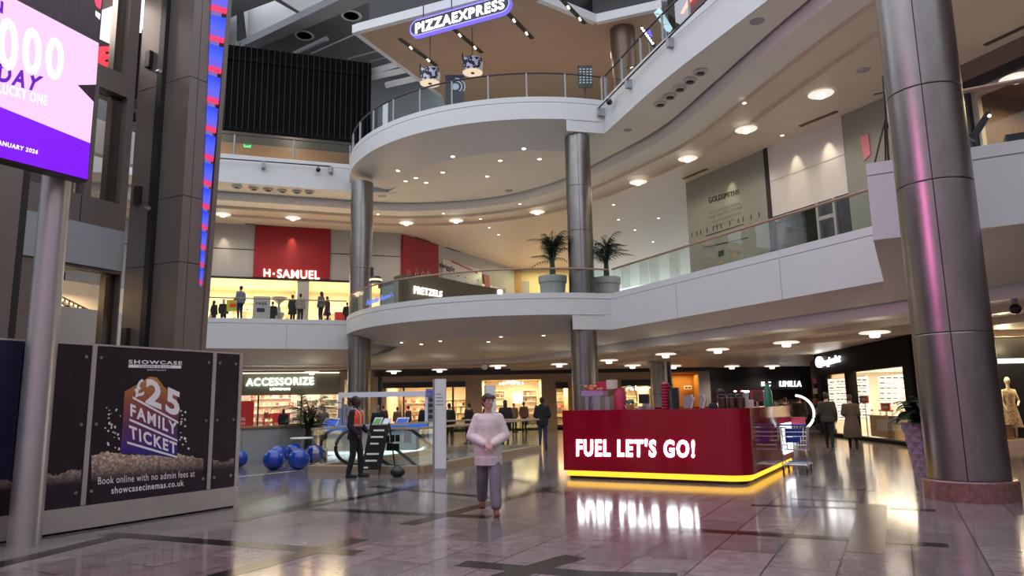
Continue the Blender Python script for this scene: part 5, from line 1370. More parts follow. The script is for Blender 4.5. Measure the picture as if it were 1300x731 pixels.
p = atz(311, 586, 0)+Vector((0, .3, 0)); t = thing('waste_bin', 'dark bin with a bag beside the hoarding end', 'bin', p)
mb = MB(); mb.lathe([(0, 0), (.22, 0), (.26, .5), (0, .5)], p, 18); build(mb, 'bucket', M['ink'], t)
mb = MB(); mb.lathe([(.26, .44), (.30, .5), (.29, .58), (.22, .62), (0, .6)], p, 14); build(mb, 'bag_rim', M['black'], t)

# ---- frosted balustrade in front of the accessory shop
VB = Fr((-9.6, 19.2), to=(-6.3, 23.0))
M['frost'] = pbr('frosted_grey_panel', (.40, .42, .40), .35)
t = thing('frosted_balustrade', 'grey frosted panel balustrade with wooden rail before the accessory shop', 'balustrade', (-7, 22, 0))
for k in range(4):
    mb = MB(); a = VB.len*k/4; mb.fbox(VB, a+.01, a+VB.len/4-.01, -.03, 0, .1, .98); build(mb, 'panel', M['frost'], t, smooth=0)
mb = MB(); mb.fbox(VB, 0, VB.len, -.10, .06, .98, 1.04); build(mb, 'wooden_rail', M['wood'], t, smooth=0)
mb = MB(); mb.fbox(VB, 0, VB.len, -.06, .03, 0, .1); build(mb, 'kerb', M['bluegrey'], t, smooth=0)

# ---- blue topped phone kiosk
PK = Fr((-6.25, 23.6), 0)
pk = lambda x, y: PK.uz(x, y)
t = thing('phone_kiosk', 'white kiosk counter with a blue top edge and a white frame above', 'kiosk', PK.P(1.6, 0, 0))
w1_ = pk(528, 550)[0]
ztop = pk(440, 541)[1]
M['kblue'] = emis('blue_top_glow', (.02, .16, .75), .8)
mb = MB(); mb.fbox(PK, .15, w1_, -2.2, -.06, .12, ztop-.1); build(mb, 'body', M['white2'], t, smooth=0)
mb = MB(); mb.fbox(PK, 0, w1_+.1, -2.3, 0.02, ztop-.13, ztop); build(mb, 'blue_top', M['kblue'], t, smooth=0)
mb = MB(); mb.fbox(PK, .15, w1_, -2.2, -.05, .03, .12); build(mb, 'base_light', emis('kiosk_base_light', (.8, .9, 1), 2.0), t, smooth=0)
za, zb = pk(430, 500)[1], pk(430, 504)[1]
PKB = PK.shift(-1.95); pk = lambda x, y: PKB.uz(x, y); za, zb = pk(430, 500)[1], pk(430, 504)[1]
mb = MB(); mb.fbox(PKB, pk(430, 500)[0], pk(548, 500)[0], -.12, 0, zb-.02, za+.05); build(mb, 'frame_bar', M['white2'], t, smooth=0)
for x in (431, 541):
    mb = MB(); u = pk(x, 520)[0]; mb.fbox(PKB, u-.05, u+.05, -.1, -.02, ztop if x < 500 else 0.0, zb); build(mb, 'frame_post', M['white2'], t, smooth=0)
u = pk(549, 520)[0]; mb = MB(); mb.fbox(PKB, u-.16, u+.12, -.2, .0, .0, pk(548, 503)[1]); build(mb, 'display_tower', M['greyp'], t, smooth=0)
mb = MB()
for k in range(5): z = .9+k*.2; mb.fbox(PKB, u-.13, u+.1, .0, .02, z, z+.12)
build(mb, 'product_row', M['ink'], t, smooth=0)
PKf = PKB.shift(.03)
mb = MB(); text_quad('TOP', PKf, rq(541.5, 495, 552, 502), 0, .03, mb, .03); build(mb, 'lettering', emis('blue_letters', (.06, .08, .5), .8), t, smooth=0)
mb = MB(); mb.pbox(PKB, 540.5, 493.5, 553, 503, -.05, .02); build(mb, 'name_board', M['greyp'], t, smooth=0)
M['blueprint'] = emis('blue_display', (.03, .08, .50), .9); M['greenprint'] = emis('green_display', (.10, .35, .05), .7)
def standee(x0, y0, x1, y1, mat, lab, nm='display_card'):
    fr = PK.shift(-.5); t = thing(nm, lab, 'display', fr.P(fr.uz(x0, y1)[0], 0, ztop))
    u0, u1 = fr.uz(x0, 535)[0], fr.uz(x1, 535)[0]; z1 = fr.uz(x0, y0)[1]
    s = (u1-u0)
    mb = MB(); mb.hexa([fr.P(u0-.05, 0, ztop), fr.P(u1-.05, 0, ztop), fr.P(u1-.05, -.25, ztop), fr.P(u0-.05, -.25, ztop), fr.P(u0+.04, -.10, z1), fr.P(u1+.04, -.10, z1), fr.P(u1+.04, -.16, z1), fr.P(u0+.04, -.16, z1)]); build(mb, 'case', M['white2'], t, smooth=0)
    mb = MB(); e_ = .03; mb.hexa([fr.P(u0-.05+e_, .012, ztop+.05), fr.P(u1-.05-e_, .012, ztop+.05), fr.P(u1-.05-e_, -.02, ztop+.05), fr.P(u0-.05+e_, -.02, ztop+.05), fr.P(u0+.04+e_, -.09, z1-.03), fr.P(u1+.04-e_, -.09, z1-.03), fr.P(u1+.04-e_, -.13, z1-.03), fr.P(u0+.04+e_, -.13, z1-.03)]); build(mb, 'printed_face', mat, t, smooth=0)
standee(411, 531, 429, 541, M['blueprint'], 'slanted blue display card at the left end of the phone kiosk')
standee(503, 530, 518, 541, M['blueprint'], 'slanted blue display card at the right part of the phone kiosk')
standee(474, 530, 484, 541, M['greenprint'], 'green display card right of the guard on the phone kiosk')
standee(486, 531, 495, 541, M['white2'], 'white display card right of the green one on the phone kiosk')
for i, (x0, y0, x1) in enumerate(((429, 518, 435), (435, 513, 440), (440, 516, 446))):
    fr = PK.shift(-1.0); mb = MB(); u0, u1 = fr.uz(x0, 530)[0], fr.uz(x1, 530)[0]; mb.fbox(fr, u0, u1-.02, -.3, 0, ztop, fr.uz(x0, y0)[1])
    single(mb, 'speaker_box', M['greyp'], 'grey upright box on the phone kiosk behind the guard, %s from the left' % ORD[i], 'box', smooth=0)

# ---- escalator void: kerbs, glass, escalator, boards
V0, V1, V2, V3 = [Vector(v) for v in VOID]
t = thing('void_balustrade', 'glass balustrade with flat wooden rail round the escalator opening', 'balustrade', (V1.x, V1.y, 0))
def vrun(a, b, n, s0=0.0):
    fr = Fr(a, to=b)
    mb = MB(); mb.fbox(fr, 0, fr.len, -.12, .12, 0, .16); build(mb, 'kerb', M['stone'], t, smooth=0)
    for k in range(n):
        u0 = s0+(fr.len-s0)*k/n; u1 = s0+(fr.len-s0)*(k+1)/n
        mb = MB(); mb.add([fr.P(u0+.01, 0, .16), fr.P(u1-.01, 0, .16), fr.P(u1-.01, 0, 1.0), fr.P(u0+.01, 0, 1.0)], [(0, 1, 2, 3)]); build(mb, 'glass_panel', M['glass'], t, smooth=0)
    mb = MB(); mb.fbox(fr, s0, fr.len, -.06, .06, 1.0, 1.05); build(mb, 'wooden_rail', M['railp'], t, smooth=0)
M['railp'] = pbr('pale_wood_rail', (.50, .38, .25), .45)
vrun(V0, V1, 2, 1.25); vrun(V1, V2, 6); vrun(V2, V3, 2); vrun(V3, V0, 6, 0)
EA = math.radians(62); ed = Vector((math.cos(EA), math.sin(EA), 0)); 
def escalator():
    t = thing('escalator', 'escalator with black looping handrails going down behind the guard', 'escalator', (-4.0, 17.4, 0))
    for i, o in enumerate(((-4.30, 18.62), (-3.10, 17.85))):
        pts = [Vector((.55, .04)), Vector((.1, .10)), Vector((-.25, .28)), Vector((-.38, .52)), Vector((-.28, .78)), Vector((0, .95)), Vector((.35, 1.0)), Vector((.7, .96)), Vector((1.15, .74)), Vector((3.6, -.80)), Vector((7, -2.9))]
        P3 = [Vector((o[0], o[1], 0))+ed*q.x*1.15+Vector((0, 0, q.y)) for q in pts]
        sm = []
        V2_ = P3
        for k in range(len(V2_)-1):
            a, b, c, d = V2_[max(0, k-1)], V2_[k], V2_[k+1], V2_[min(len(V2_)-1, k+2)]
            for j in range(5):
                u = j/5; sm.append(.5*((2*b)+(c-a)*u+(2*a-5*b+4*c-d)*u*u+(3*b-a-3*c+d)*u**3))
        mb = MB(); mb.tube(sm, .045, 8); build(mb, 'handrail', M['black'], t)
        mb = MB(); base = [v+Vector((0, 0, -1.0)) for v in sm]
        mb.add([*sm[5:], *[Vector((v.x, v.y, min(.05, v.z-.05))) if v.z > .1 else v-Vector((0, 0, .9)) for v in sm[5:]][::-1]], []) 
        tri = sm[2:36]; c0 = sum(tri, Vector((0, 0, 0)))/len(tri)
        mb = MB(); mb.add(tri+[c0], [(k, k+1, len(tri)) for k in range(len(tri)-1)]); build(mb, 'side_glass', M['glass'], t, smooth=0)
    mb = MB(); a = Vector((-4.2, 18.6, 0)); b = Vector((-3.2, 17.95, 0))
    st = []
    for k in range(12):
        q0 = a+ed*(1.3+.42*k)+Vector((0, 0, -.02-.28*k)); q1 = b+ed*(1.3+.42*k)+Vector((0, 0, -.02-.28*k)); e_ = ed*.42
        mb.hexa([q0-Vector((0, 0, .3)), q1-Vector((0, 0, .3)), q1+e_-Vector((0, 0, .3)), q0+e_-Vector((0, 0, .3)), q0, q1, q1+e_, q0+e_])
    build(mb, 'steps', M['steel2'], t, smooth=0)
    mb = MB(); mb.hexa([a+ed*-.2, b+ed*-.2, b+ed*1.3, a+ed*1.3, a+ed*-.2+Vector((0, 0, .02)), b+ed*-.2+Vector((0, 0, .02)), b+ed*1.3+Vector((0, 0, .02)), a+ed*1.3+Vector((0, 0, .02))]); build(mb, 'landing_plate', M['steel2'], t, smooth=0)
escalator()
# A board beside the guard
AB = Fr((-3.55, 16.75), -8)
t = thing('pavement_board', 'black slanted notice board with white writing just behind the guard', 'sign', AB.P(.3, 0, 0))
mb = MB(); q = [(459, 604), (474, 608), (484, 549), (471, 548)]
mb.hexa([AB.P(.0, .0, .12), AB.P(.44, .0, .12), AB.P(.44, -.04, .12), AB.P(.0, -.04, .12), AB.P(.14, -.22, 1.12), AB.P(.58, -.22, 1.12), AB.P(.58, -.26, 1.12), AB.P(.14, -.26, 1.12)]); build(mb, 'board', M['black'], t, smooth=0)
for s in (0, .44):
    mb = MB(); mb.tube([AB.P(s, .02, 0), AB.P(s+.15, -.23, 1.16)], .018, 6); build(mb, 'leg', M['black'], t)
    mb = MB(); mb.tube([AB.P(s+.2, -.62, 0), AB.P(s+.15, -.25, 1.14)], .018, 6); build(mb, 'leg', M['black'], t)
mb = MB()
for k, (wd, x0) in enumerate(((.26, .1), (.3, .07), (.2, .09), (.3, .05), (.28, .06), (.1, .06))):
    h = 1.02-k*.15-(.08 if k > 2 else 0); sh = .14*(h-.12)/1.0; dd = -.22*(h-.12)/1.0+.014
    mb.hexa([AB.P(x0+sh, dd, h-.04), AB.P(x0+sh+wd, dd, h-.04), AB.P(x0+sh+wd, dd-.01, h-.04), AB.P(x0+sh, dd-.01, h-.04), AB.P(x0+sh, dd-.008, h), AB.P(x0+sh+wd, dd-.008, h), AB.P(x0+sh+wd, dd-.018, h), AB.P(x0+sh, dd-.018, h)])
build(mb, 'writing', M['print'], t, smooth=0)
GF = Fr(V0, to=V1).shift(.02)
t = thing('glass_notice', 'black pictogram notice fixed to the escalator glass', 'sign', GF.P(GF.uz(498, 570)[0], 0, .5))
for x0, y0, x1, y1 in ((488, 552.5, 494.5, 561), (495.5, 552, 501, 561), (502, 552, 507.5, 560.5), (491, 563, 507, 572)):
    mb = MB(); mb.pbox(GF, x0, y0, x1, y1, 0, .01); build(mb, 'square', M['black'], t, smooth=0)
mb = MB(); mb.pbox(GF, 513, 548, 522.5, 562, 0, .01); single(mb, 'paper_notice', M['bluegrey'], 'pale paper notice on the escalator glass right of the pictograms', 'sign', smooth=0)
p = atz(503, 606, 0)+Vector((0, .15, 0)); t = thing('floor_bag', 'black bag slumped on the floor in front of the escalator', 'bag', p)
mb = MB(); mb.ell((p.x, p.y, .10), .17, .12, .11, 16, 9); build(mb, 'body', M['black'], t)
mb = MB(); mb.tube([(p.x-.08, p.y, .19), (p.x-.04, p.y, .24), (p.x+.04, p.y, .24), (p.x+.08, p.y, .19)], .012, 6); build(mb, 'strap', M['black'], t)
# totems
def totem(x0, x1, yb, yt, Y, lab):
    fr = Fr((aty(x0, 550, Y).x, Y), -4); u1 = fr.uz(x1, 550)[0]; zt = fr.uz(x0, yt)[1]
    t = thing('sign_totem', lab, 'sign', fr.P(u1/2, 0, 0))
    mb = MB(); mb.fbox(fr, 0, u1, -.14, 0, .12, zt); build(mb, 'body', M['white2'], t, smooth=0)
    mb = MB(); mb.fbox(fr, -.05, .0, -.15, .005, 0, zt); build(mb, 'side_edge', M['greyp'], t, smooth=0)
    mb = MB(); mb.fbox(fr, 0, u1, -.14, .005, 0, .12); build(mb, 'base', M['bluegrey'], t, smooth=0)
    mb = MB()
    for k, (w_, z) in enumerate(((.5, .34), (.62, .42), (.66, .50), (.7, .58))): mb.fbox(fr, .12*u1, .12*u1+w_*u1, 0, .006, zt-z-.02, zt-z)
    build(mb, 'print', M['greyp'], t, smooth=0)
totem(552, 565.5, 600, 481, 16.75, 'tall white sign totem standing before the escalator glass')
totem(617, 629.5, 560, 489, 28.6, 'white sign totem far behind the boy\'s head')

# ================================================================== SHOP INSIDES ON THE GROUND FLOOR
GOODS = [pbr('goods_%d' % i, c, .5) for i, c in enumerate([(.55, .40, .25), (.30, .20, .14), (.62, .56, .46), (.10, .08, .08), (.45, .22, .12), (.35, .33, .30), (.5, .08, .07), (.16, .22, .16)])]
def shelf(fr, u0, u1, d, z0, z1, rows, label, seed=1, gh=.55, back=True, mat='shopwhite'):
    r_ = random.Random(seed)
    t = thing('display_shelf', label, 'shelf', fr.P((u0+u1)/2, d-.15, z0))
    mb = MB()
    for k in range(rows+1): z = z0+(z1-z0)*k/rows; mb.fbox(fr, u0, u1, d-.32, d, z, z+.03)
    if back: mb.fbox(fr, u0, u1, d-.36, d-.32, z0, z1)
    for u in (u0, u1-.04): mb.fbox(fr, u, u+.04, d-.32, d, z0, z1)
    build(mb, 'frame', M[mat], t, smooth=0)
    for g in range(3):
        mb = MB()
        for k in range(rows):
            z = z0+(z1-z0)*k/rows+.03; hh_ = (z1-z0)/rows
            u = u0+.08+.1*g
            while u < u1-.15:
                w_ = r_.uniform(.08, .22)
                if r_.random() < .55: mb.fbox(fr, u, u+w_, d-.28, d-.08, z, z+hh_*gh*r_.uniform(.5, 1.2))
                u += w_+.3*r_.uniform(.5, 1.6)
        if mb.v:
            o = build(mb, 'goods', GOODS[(seed*3+g*2) % 8], t, smooth=0); o['kind'] = 'stuff'
def table(fr, u0, u1, d, h, label, seed):
    r_ = random.Random(seed); t = thing('display_table', label, 'table', fr.P((u0+u1)/2, d, 0))
    mb = MB(); mb.fbox(fr, u0, u1, d-.6, d, h-.05, h); build(mb, 'tabletop', M['wood'], t, smooth=0)
    for u in (u0+.02, u1-.08):
        for dd in (-.58, -.06): mb = MB(); mb.fbox(fr, u, u+.06, d+dd-.03, d+dd+.03, 0, h-.05); build(mb, 'leg', M['wood'], t, smooth=0)
    for g in range(2):
        mb = MB()
        for k in range(6): u = r_.uniform(u0+.05, u1-.2); w_ = r_.uniform(.1, .2); mb.fbox(fr, u, u+w_, d-r_.uniform(.3, .5), d-r_.uniform(.05, .2), h, h+r_.uniform(.08, .35))
        o = build(mb, 'goods', GOODS[(seed+g*3) % 8], t, smooth=0); o['kind'] = 'stuff'
# accessory shop
t = thing('shop_fascia', 'olive shop fascia with glowing white accessory shop name', 'sign', AC.P(AA0, .1, ZS))
FZ = au(380, 474)[1]
mb = MB(); mb.fbox(AC, AA0-.6, AA1, 0, .12, ZS, FZ); build(mb, 'board', M['olive'], t, smooth=0)
ACf = AC.shift(.12)
mb = MB(); text_quad('ACCESSORIZE', ACf, [(313, 480.5), (398, 478.5), (398.5, 488), (312.5, 490)], .03, .05, mb, .008); build(mb, 'lettering', emis('cool_sign_light', (.85, 1, .96), 6), t, smooth=0)
mb = MB(); text_quad('LONDON', ACf, rq(343, 492.3, 368, 495), .02, .02, mb, .01); build(mb, 'small_lettering', M['neon'], t, smooth=0)
mb = MB(); mb.fbox(AC, AA0, AA1, .12, .3, FZ, FZ+.05); build(mb, 'light_trough', M['lamp'], t, smooth=0)
mb = MB()
for x in (327, 382): u = au(x, 530)[0]; mb.fbox(AC, u-.04, u+.04, -.15, 0, 0, ZS)
struct(mb, 'trim_16', M['ink'], 0)
M['poster'] = pbr('red_poster', (.80, .055, .05), .45)
AW = AC.shift(-.5)
t = thing('window_poster', 'large red sale poster in the accessory shop window beside the hoarding', 'poster', AW.P(AW.uz(311, 541)[0], 0, .3))
mb = MB(); mb.pbox(AW, 296, 509, 322, 549, -.03, 0); build(mb, 'panel', M['poster'], t, smooth=0)
mb = MB(); text_quad('50%', AW, rq(303, 529.5, 311.5, 534), 0, .01, mb, .02); text_quad('OFF', AW, rq(303, 536, 311.5, 539.5), 0, .01, mb, .02); build(mb, 'lettering', M['print'], t, smooth=0)
t = thing('window_banner', 'wide red banner in the middle of the accessory shop window', 'poster', AW.P(AW.uz(357, 536)[0], 0, 1.2))
mb = MB(); mb.pbox(AW, 346, 524, 368, 536, -.03, 0); build(mb, 'panel', M['poster'], t, smooth=0)
mb = MB(); mb.pbox(AW, 355, 526, 359, 527.5, 0, .01); build(mb, 'print', M['print'], t, smooth=0)
mb = MB()
for x in (348, 366): u = AW.uz(x, 530)[0]; mb.fbox(AW, u-.02, u+.02, -.06, -.03, 0, AW.uz(357, 524)[1])
build(mb, 'stand', M['greyp'], t, smooth=0)
AB2 = AC.shift(-4.1)
for i, (x0, x1) in enumerate(((367, 373), (375, 381))):
    t = thing('small_picture', 'small red framed picture on the back wall of the accessory shop, %s' % ('left of two' if i == 0 else 'right of two'), 'picture', AB2.P(AB2.uz(x0, 515)[0], 0, 2))
    mb = MB(); mb.pbox(AB2, x0, 510.5, x1, 515, -.02, 0.03); build(mb, 'frame', M['poster'], t, smooth=0)
    mb = MB(); mb.pbox(AB2, x0+2, 512, x1-2, 513.6, .03, .04); build(mb, 'print', M['print'], t, smooth=0)
shelf(AC, AA0+.5, AA0+3.0, -4.2, .3, 2.6, 5, 'crowded accessory shelf at the back left of the accessory shop', 2)
shelf(AC, AA0+3.3, AA1-1.3, -3.6, .3, 2.0, 4, 'low accessory shelf in the middle of the accessory shop', 5, .7)
shelf(AC, AA1-1.25, AA1-.1, -4.0, .3, 2.9, 6, 'tall accessory shelf at the right of the accessory shop', 7, .6)
table(AC, au(330, 530)[0], au(345, 530)[0], -1.2, 1.0, 'display table at the left of the accessory shop window', 3)
table(AC, au(386, 530)[0], au(402, 530)[0], -1.4, 1.05, 'display table at the right of the accessory shop window', 6)
# far wall shops
shelf(FW, o1[0]+.3, o1[0]+2.2, -4.2, .2, 2.2, 4, 'warm lit shelf at the back left of the black fascia shop', 4)
shelf(FW, o1[0]+2.4, o1[1]-.2, -4.3, .2, 1.9, 4, 'long warm lit shelf at the back right of the black fascia shop', 8, .7)
table(FW, o1[0]+1.0, o1[0]+2.6, -1.6, 1.0, 'display table behind the black fascia shop window', 5)
mb = MB()
for x in (512, 575): u = fu(x, 520)[0]; mb.fbox(FW, u-.05, u+.05, -.2, -.05, 0, o1[3])
struct(mb, 'trim_17', M['ink'], 0)
shelf(FW, o2[0]+.2, o2[0]+1.3, -4.3, .2, 2.4, 5, 'shelf at the left inside the golden open shop', 9)
shelf(FW, o2[1]-1.1, o2[1]-.15, -3.4, .2, 2.4, 6, 'shelf at the right inside the golden open shop', 3)
FB = FW.shift(-4.6)
mb = MB(); mb.pbox(FB, 651, 498, 669, 512, -.05, 0.04); single(mb, 'light_box', emis('cream_light_box', (1, .82, .5), 2.2), 'cream light box on the back wall of the golden shop', 'display', smooth=0)
c = FW.shift(-1.6); q = c.uz(650, 487); v = c.P(q[0], 0, q[1])
t = thing('chandelier', 'bright glass chandelier inside the golden shop', 'lamp', v)
mb = MB()
for k in range(26): a = k*2.399; r = .10+.026*k; mb.ell((v.x+r*math.cos(a), v.y+r*math.sin(a), v.z+.12-.005*k), .06, .06, .07, 7, 5)
build(mb, 'glass_beads', M['neon'], t)
mb = MB(); mb.tube([v, (v.x, v.y, o2[3]+.1)], .02, 6); mb.lathe([(.75, .0), (.75, .03)], v, 20); build(mb, 'frame', M['railwood'], t)
table(FW, o2[0]+.9, o2[1]-1.2, -2.6, .95, 'display table inside the golden shop', 7)
table(FW, o3[0]-.1, o3[1]+.4, -1.6, 1.0, 'display table behind the narrow shop left of the red counter', 2)
shelf(FW, o3[0]-.1, o3[1]+.2, -4.2, .2, 2.2, 4, 'shelf in the narrow shop left of the red counter', 6)
shelf(FW, o4[0], o4[1], -4.0, .2, 1.9, 4, 'lit shelf under the shoe shop sign', 1)
FWf = FW.shift(.1)
t = thing('shop_sign', 'pale shoe shop lettering above the far lit window behind the red counter', 'sign', FWf.P(ff(810), 0, 2.6))
mb = MB(); text_quad('gabor', FWf, rq(793, 489.5, 826, 497), .02, .04, mb, .02); build(mb, 'lettering', emis('pale_letters', (1, .9, .75), 2.2), t, smooth=0)
OF = FW.shift(-1.2)
t = thing('wall_sign', 'small white sign on the orange wall behind the red counter', 'sign', OF.P(OF.uz(872, 492)[0], 0, 2))
mb = MB(); mb.pbox(OF, 868, 489.5, 878, 494, 0, .05); build(mb, 'panel', M['print'], t, smooth=0)
mb = MB(); mb.pbox(OF, 869.5, 491, 872.5, 492.8, .05, .06); mb.pbox(OF, 873.5, 491, 876.5, 492.8, .05, .06); build(mb, 'print', M['ink'], t, smooth=0)
mb = MB(); mb.fbox(FW, ff(889), ff(903), -.02, .05, 0, 3.2); single(mb, 'glass_pillar', M['bluegrey'], 'grey patterned pillar between the orange wall and the dark shop', 'pillar', smooth=0)
# dark shop with red neon
DSf = DS.shift(.06)
t = thing('shop_sign', 'white fashion shop letters on the black front at the back', 'sign', DSf.P(du(990, 487)[0], 0, 2.9))
mb = MB(); text_quad('KC', DSf, rq(967, 484.5, 978, 490), 0, .05, mb, .0); text_quad("LIMILLA", DSf, rq(990, 483.5, 1017, 490.5), 0, .05, mb, .0); build(mb, 'lettering', M['neon'], t, smooth=0)
DI = DS.shift(-2.0)
for i, (x0, x1, y0, y1, m_) in enumerate(((915, 928, 490, 493.5, 'redneon'), (938, 950, 491, 494, 'redneon'), (951, 971, 490, 502, 'redneon'))):
    mb = MB(); 
    if i < 2: mb.pbox(DI, x0, y0, x1, y1, 0, .08); mb.ppoly(DI, [(x0+4, y1), (x0+6, y1), (x0+3, y1+4), (x0+1, y1+4)], 0, .08)
    else:
        for k in range(9): a = k*.7; mb.pbox(DI, 961+4*math.cos(a)-3, 495+3*math.sin(a)-1.3, 961+4*math.cos(a)+3, 495+3*math.sin(a)+1.3, 0, .08)
    single(mb, 'red_neon', M['redneon'], 'red neon stroke inside the dark shop, %s from the left' % ORD[i], 'sign', 'red neon in the dark shop', smooth=0)
for i, (x0, x1, y) in enumerate(((914, 917, 496), (931, 934, 497), (941, 950, 497), (956, 972, 497))):
    mb = MB(); mb.pbox(DI, x0, y-1, x1, y+1, .1, .16); single(mb, 'light_bar', M['neon'], 'white light bar inside the dark shop, %s from the left' % ORD[i], 'light', 'white light bars in the dark shop', smooth=0)
def rail_of_clothes(fr, u0, u1, d, label, seed):
    r_ = random.Random(seed); t = thing('clothes_rail', label, 'rail', fr.P((u0+u1)/2, d, 0))
    mb = MB()
    for u in (u0, u1): mb.tube([fr.P(u, d, 0), fr.P(u, d, 1.5)], .02, 6)
    mb.tube([fr.P(u0, d, 1.5), fr.P(u1, d, 1.5)], .02, 6); build(mb, 'frame', M['steel2'], t)
    u = u0+.1
    while u < u1-.1:
        mb = MB(); mb.hexa([fr.P(u, d+.22, .6), fr.P(u+.06, d+.22, .6), fr.P(u+.06, d-.22, .6), fr.P(u, d-.22, .6), fr.P(u+.01, d+.14, 1.42), fr.P(u+.05, d+.14, 1.42), fr.P(u+.05, d-.14, 1.42), fr.P(u+.01, d-.14, 1.42)]); build(mb, 'garment', GOODS[r_.randrange(8)], t, smooth=0); u += .13
rail_of_clothes(DS, 4.5, 6.2, -1.2, 'clothes rail at the front right of the dark shop', 3)
rail_of_clothes(DS, 6.6, 8.1, -1.8, 'clothes rail near the pillar edge of the dark shop', 4)
t = thing('lit_till', 'white lit box in the dark shop doorway', 'display', DS.P(du(1005, 522)[0], -1, 0))
mb = MB(); DJ = DS.shift(-.6); mb.pbox(DJ, 1000, 520, 1010, 540, -.3, 0); build(mb, 'cabinet', M['greyp'], t, smooth=0)
mb = MB(); mb.pbox(DJ, 1002, 519, 1008, 521.5, -.2, .02); build(mb, 'light', M['neon'], t, smooth=0)

# ---- sunglasses shop with its black curved front
SF = Fr((13.35, 31.2), to=(12.45, 22.3)); sl = SF.len
su = lambda x: SF.uz(x, 520)[0]
curve = spl([(15.9, 38.2), (14.5, 34.2), (13.6, 32.2), (13.35, 31.2)], 14)
mb = MB()
wA = (su(1043), su(1076)); wB = (su(1081), su(1151))
z2 = SF.uz(1115, 468)[1]
wall(mb, SF, 0, sl+.05, 0, 3.56, [(wA[0], wA[1], .12, z2), (wB[0], wB[1], .12, z2)], -.3, 0)
front = [(v.x, v.y) for v in curve]; backp = [(v.x+.5, v.y-.1) for v in curve]
for (a, b), (c, d) in zip(zip(front, front[1:]), zip(backp, backp[1:])): mb.prism([a, b, d, c], 2.45, 3.56); mb.prism([a, b, d, c], 0, .25)
mb.prism([(15.9, 38.2), (16.4, 38.1), (16.3, 37.4), (15.75, 37.5)], 0, 3.5)
mb.prism([(13.5, 31.9), (13.35, 31.2), (13.8, 31.1), (14, 31.9)], 0, 3.5)
mb.prism([SF.P(sl+.05, 0, 0)[:2], SF.P(sl+.05, -6, 0)[:2], SF.P(sl-.1, -6, 0)[:2], SF.P(sl-.1, 0, 0)[:2]], 0, 3.56)
M['fasciablack'] = pbr('black_fascia', (.006, .006, .006), .6, spec=.06)
struct(mb, 'wall_eyewear_shop', M['fasciablack'], 30)
mb = MB(); room(mb, SF, -.05, sl-.1, .05, z2+.1, 3.6); struct(mb, 'wall_eyewear_inside', M['shopwhite'], 0)
shop_light(SF, .5, sl-.4, z2+.06, -1.6, 620, (1, .80, .55), 2.4)
area('eyewear_side_light', (15.4, 34.5, 2.3), 2, 60, (1, .86, .7))
mb = MB()
for w_ in (wA, wB): mb.fbox(SF, w_[0], w_[1], -.16, -.15, .12, z2)
struct(mb, 'window_6', M['pane'], 0)
SB = SF.shift(-1.9)
def eyewear(x0, x1, y0, y1, rows, cols, label, SB=SB):
    t = thing('eyewear_wall', label, 'shelf', SB.P(SB.uz((x0+x1)/2, 520)[0], -.1, .8))
    mb = MB(); mb.pbox(SB, x0, y0, x1, y1, -.1, 0); build(mb, 'lit_backboard', M['shelflit'], t, smooth=0)
    mb = MB()
    for j in range(rows):
        for i in range(cols):
            x = x0+(i+.5)*(x1-x0)/cols; y = y0+(j+.55)*(y1-y0)/rows; w_ = (x1-x0)/cols*.62
            mb.pbox(SB, x-w_/2, y-.7, x-w_*.08, y+.7, .0, .03); mb.pbox(SB, x+w_*.08, y-.7, x+w_/2, y+.7, .0, .03)
    o = build(mb, 'sunglasses', M['ink'], t, smooth=0); o['kind'] = 'stuff'
    mb = MB()
    for j in range(rows+1): y = y0+j*(y1-y0)/rows; mb.pbox(SB, x0, y-.25, x1, y+.25, 0, .08)
    build(mb, 'glass_shelf', M['greyp'], t, smooth=0)
M['shelflit'] = emis('lit_shelf_back', (1, .88, .70), 2.4)
eyewear(1045, 1060, 481, 533, 7, 2, 'lit wall of sunglasses at the left of the eyewear shop window', SF.shift(-.32))
eyewear(1062, 1077, 480, 533, 7, 3, 'lit wall of sunglasses left of the dark window post', SF.shift(-.42))
eyewear(1081, 1101, 478, 530, 7, 3, 'lit wall of sunglasses just right of the dark window post', SF.shift(-.6))
eyewear(1116, 1150, 476, 515, 6, 4, 'wide lit wall of sunglasses at the right of the eyewear shop')
SD = SF.shift(-.4)
for (x0, y0, x1, y1, lab) in ((1091, 502, 1102, 511.5, 'small red poster in the eyewear shop window, the left one'), (1118, 511.5, 1129.5, 522, 'small red poster in the eyewear shop window, the right one')):
    t = thing('red_poster', lab, 'poster', SD.P(SD.uz(x0, y1)[0], 0, 1)); mb = MB(); mb.pbox(SD, x0, y0, x1, y1, -.03, 0); build(mb, 'panel', M['poster'], t, smooth=0)
    mb = MB(); mb.pbox(SD, x0+3, (y0+y1)/2-1, x1-3, (y0+y1)/2+1, 0, .01); build(mb, 'print', M['print'], t, smooth=0)
    mb = MB(); u = SD.uz((x0+x1)/2, y1)[0]; mb.fbox(SD, u-.02, u+.02, -.06, -.03, .1, SD.uz(x0, y1)[1]+.1); build(mb, 'stand', M['greyp'], t, smooth=0)
t = thing('shop_counter', 'wooden counter with white drawer fronts inside the eyewear shop', 'counter', SD.P(SD.uz(1128, 560)[0], -.3, .12))
zc_ = SD.uz(1128, 529)[1]
mb = MB(); mb.fbox(SD, su(1084), wB[1]-.1, -.95, -.14, .12, zc_); build(mb, 'body', M['wood'], t, smooth=0)
for x0, x1 in ((1109, 1119), (1120, 1130), (1131, 1141)): mb = MB(); mb.pbox(SD, x0, 532, x1, 547, -.16, -.11); build(mb, 'drawer', M['cream'], t, smooth=0)
mb = MB(); mb.fbox(SD, su(1082), wB[1]-.05, -1.0, -.10, zc_, zc_+.04); build(mb, 'worktop', M['cream'], t, smooth=0)
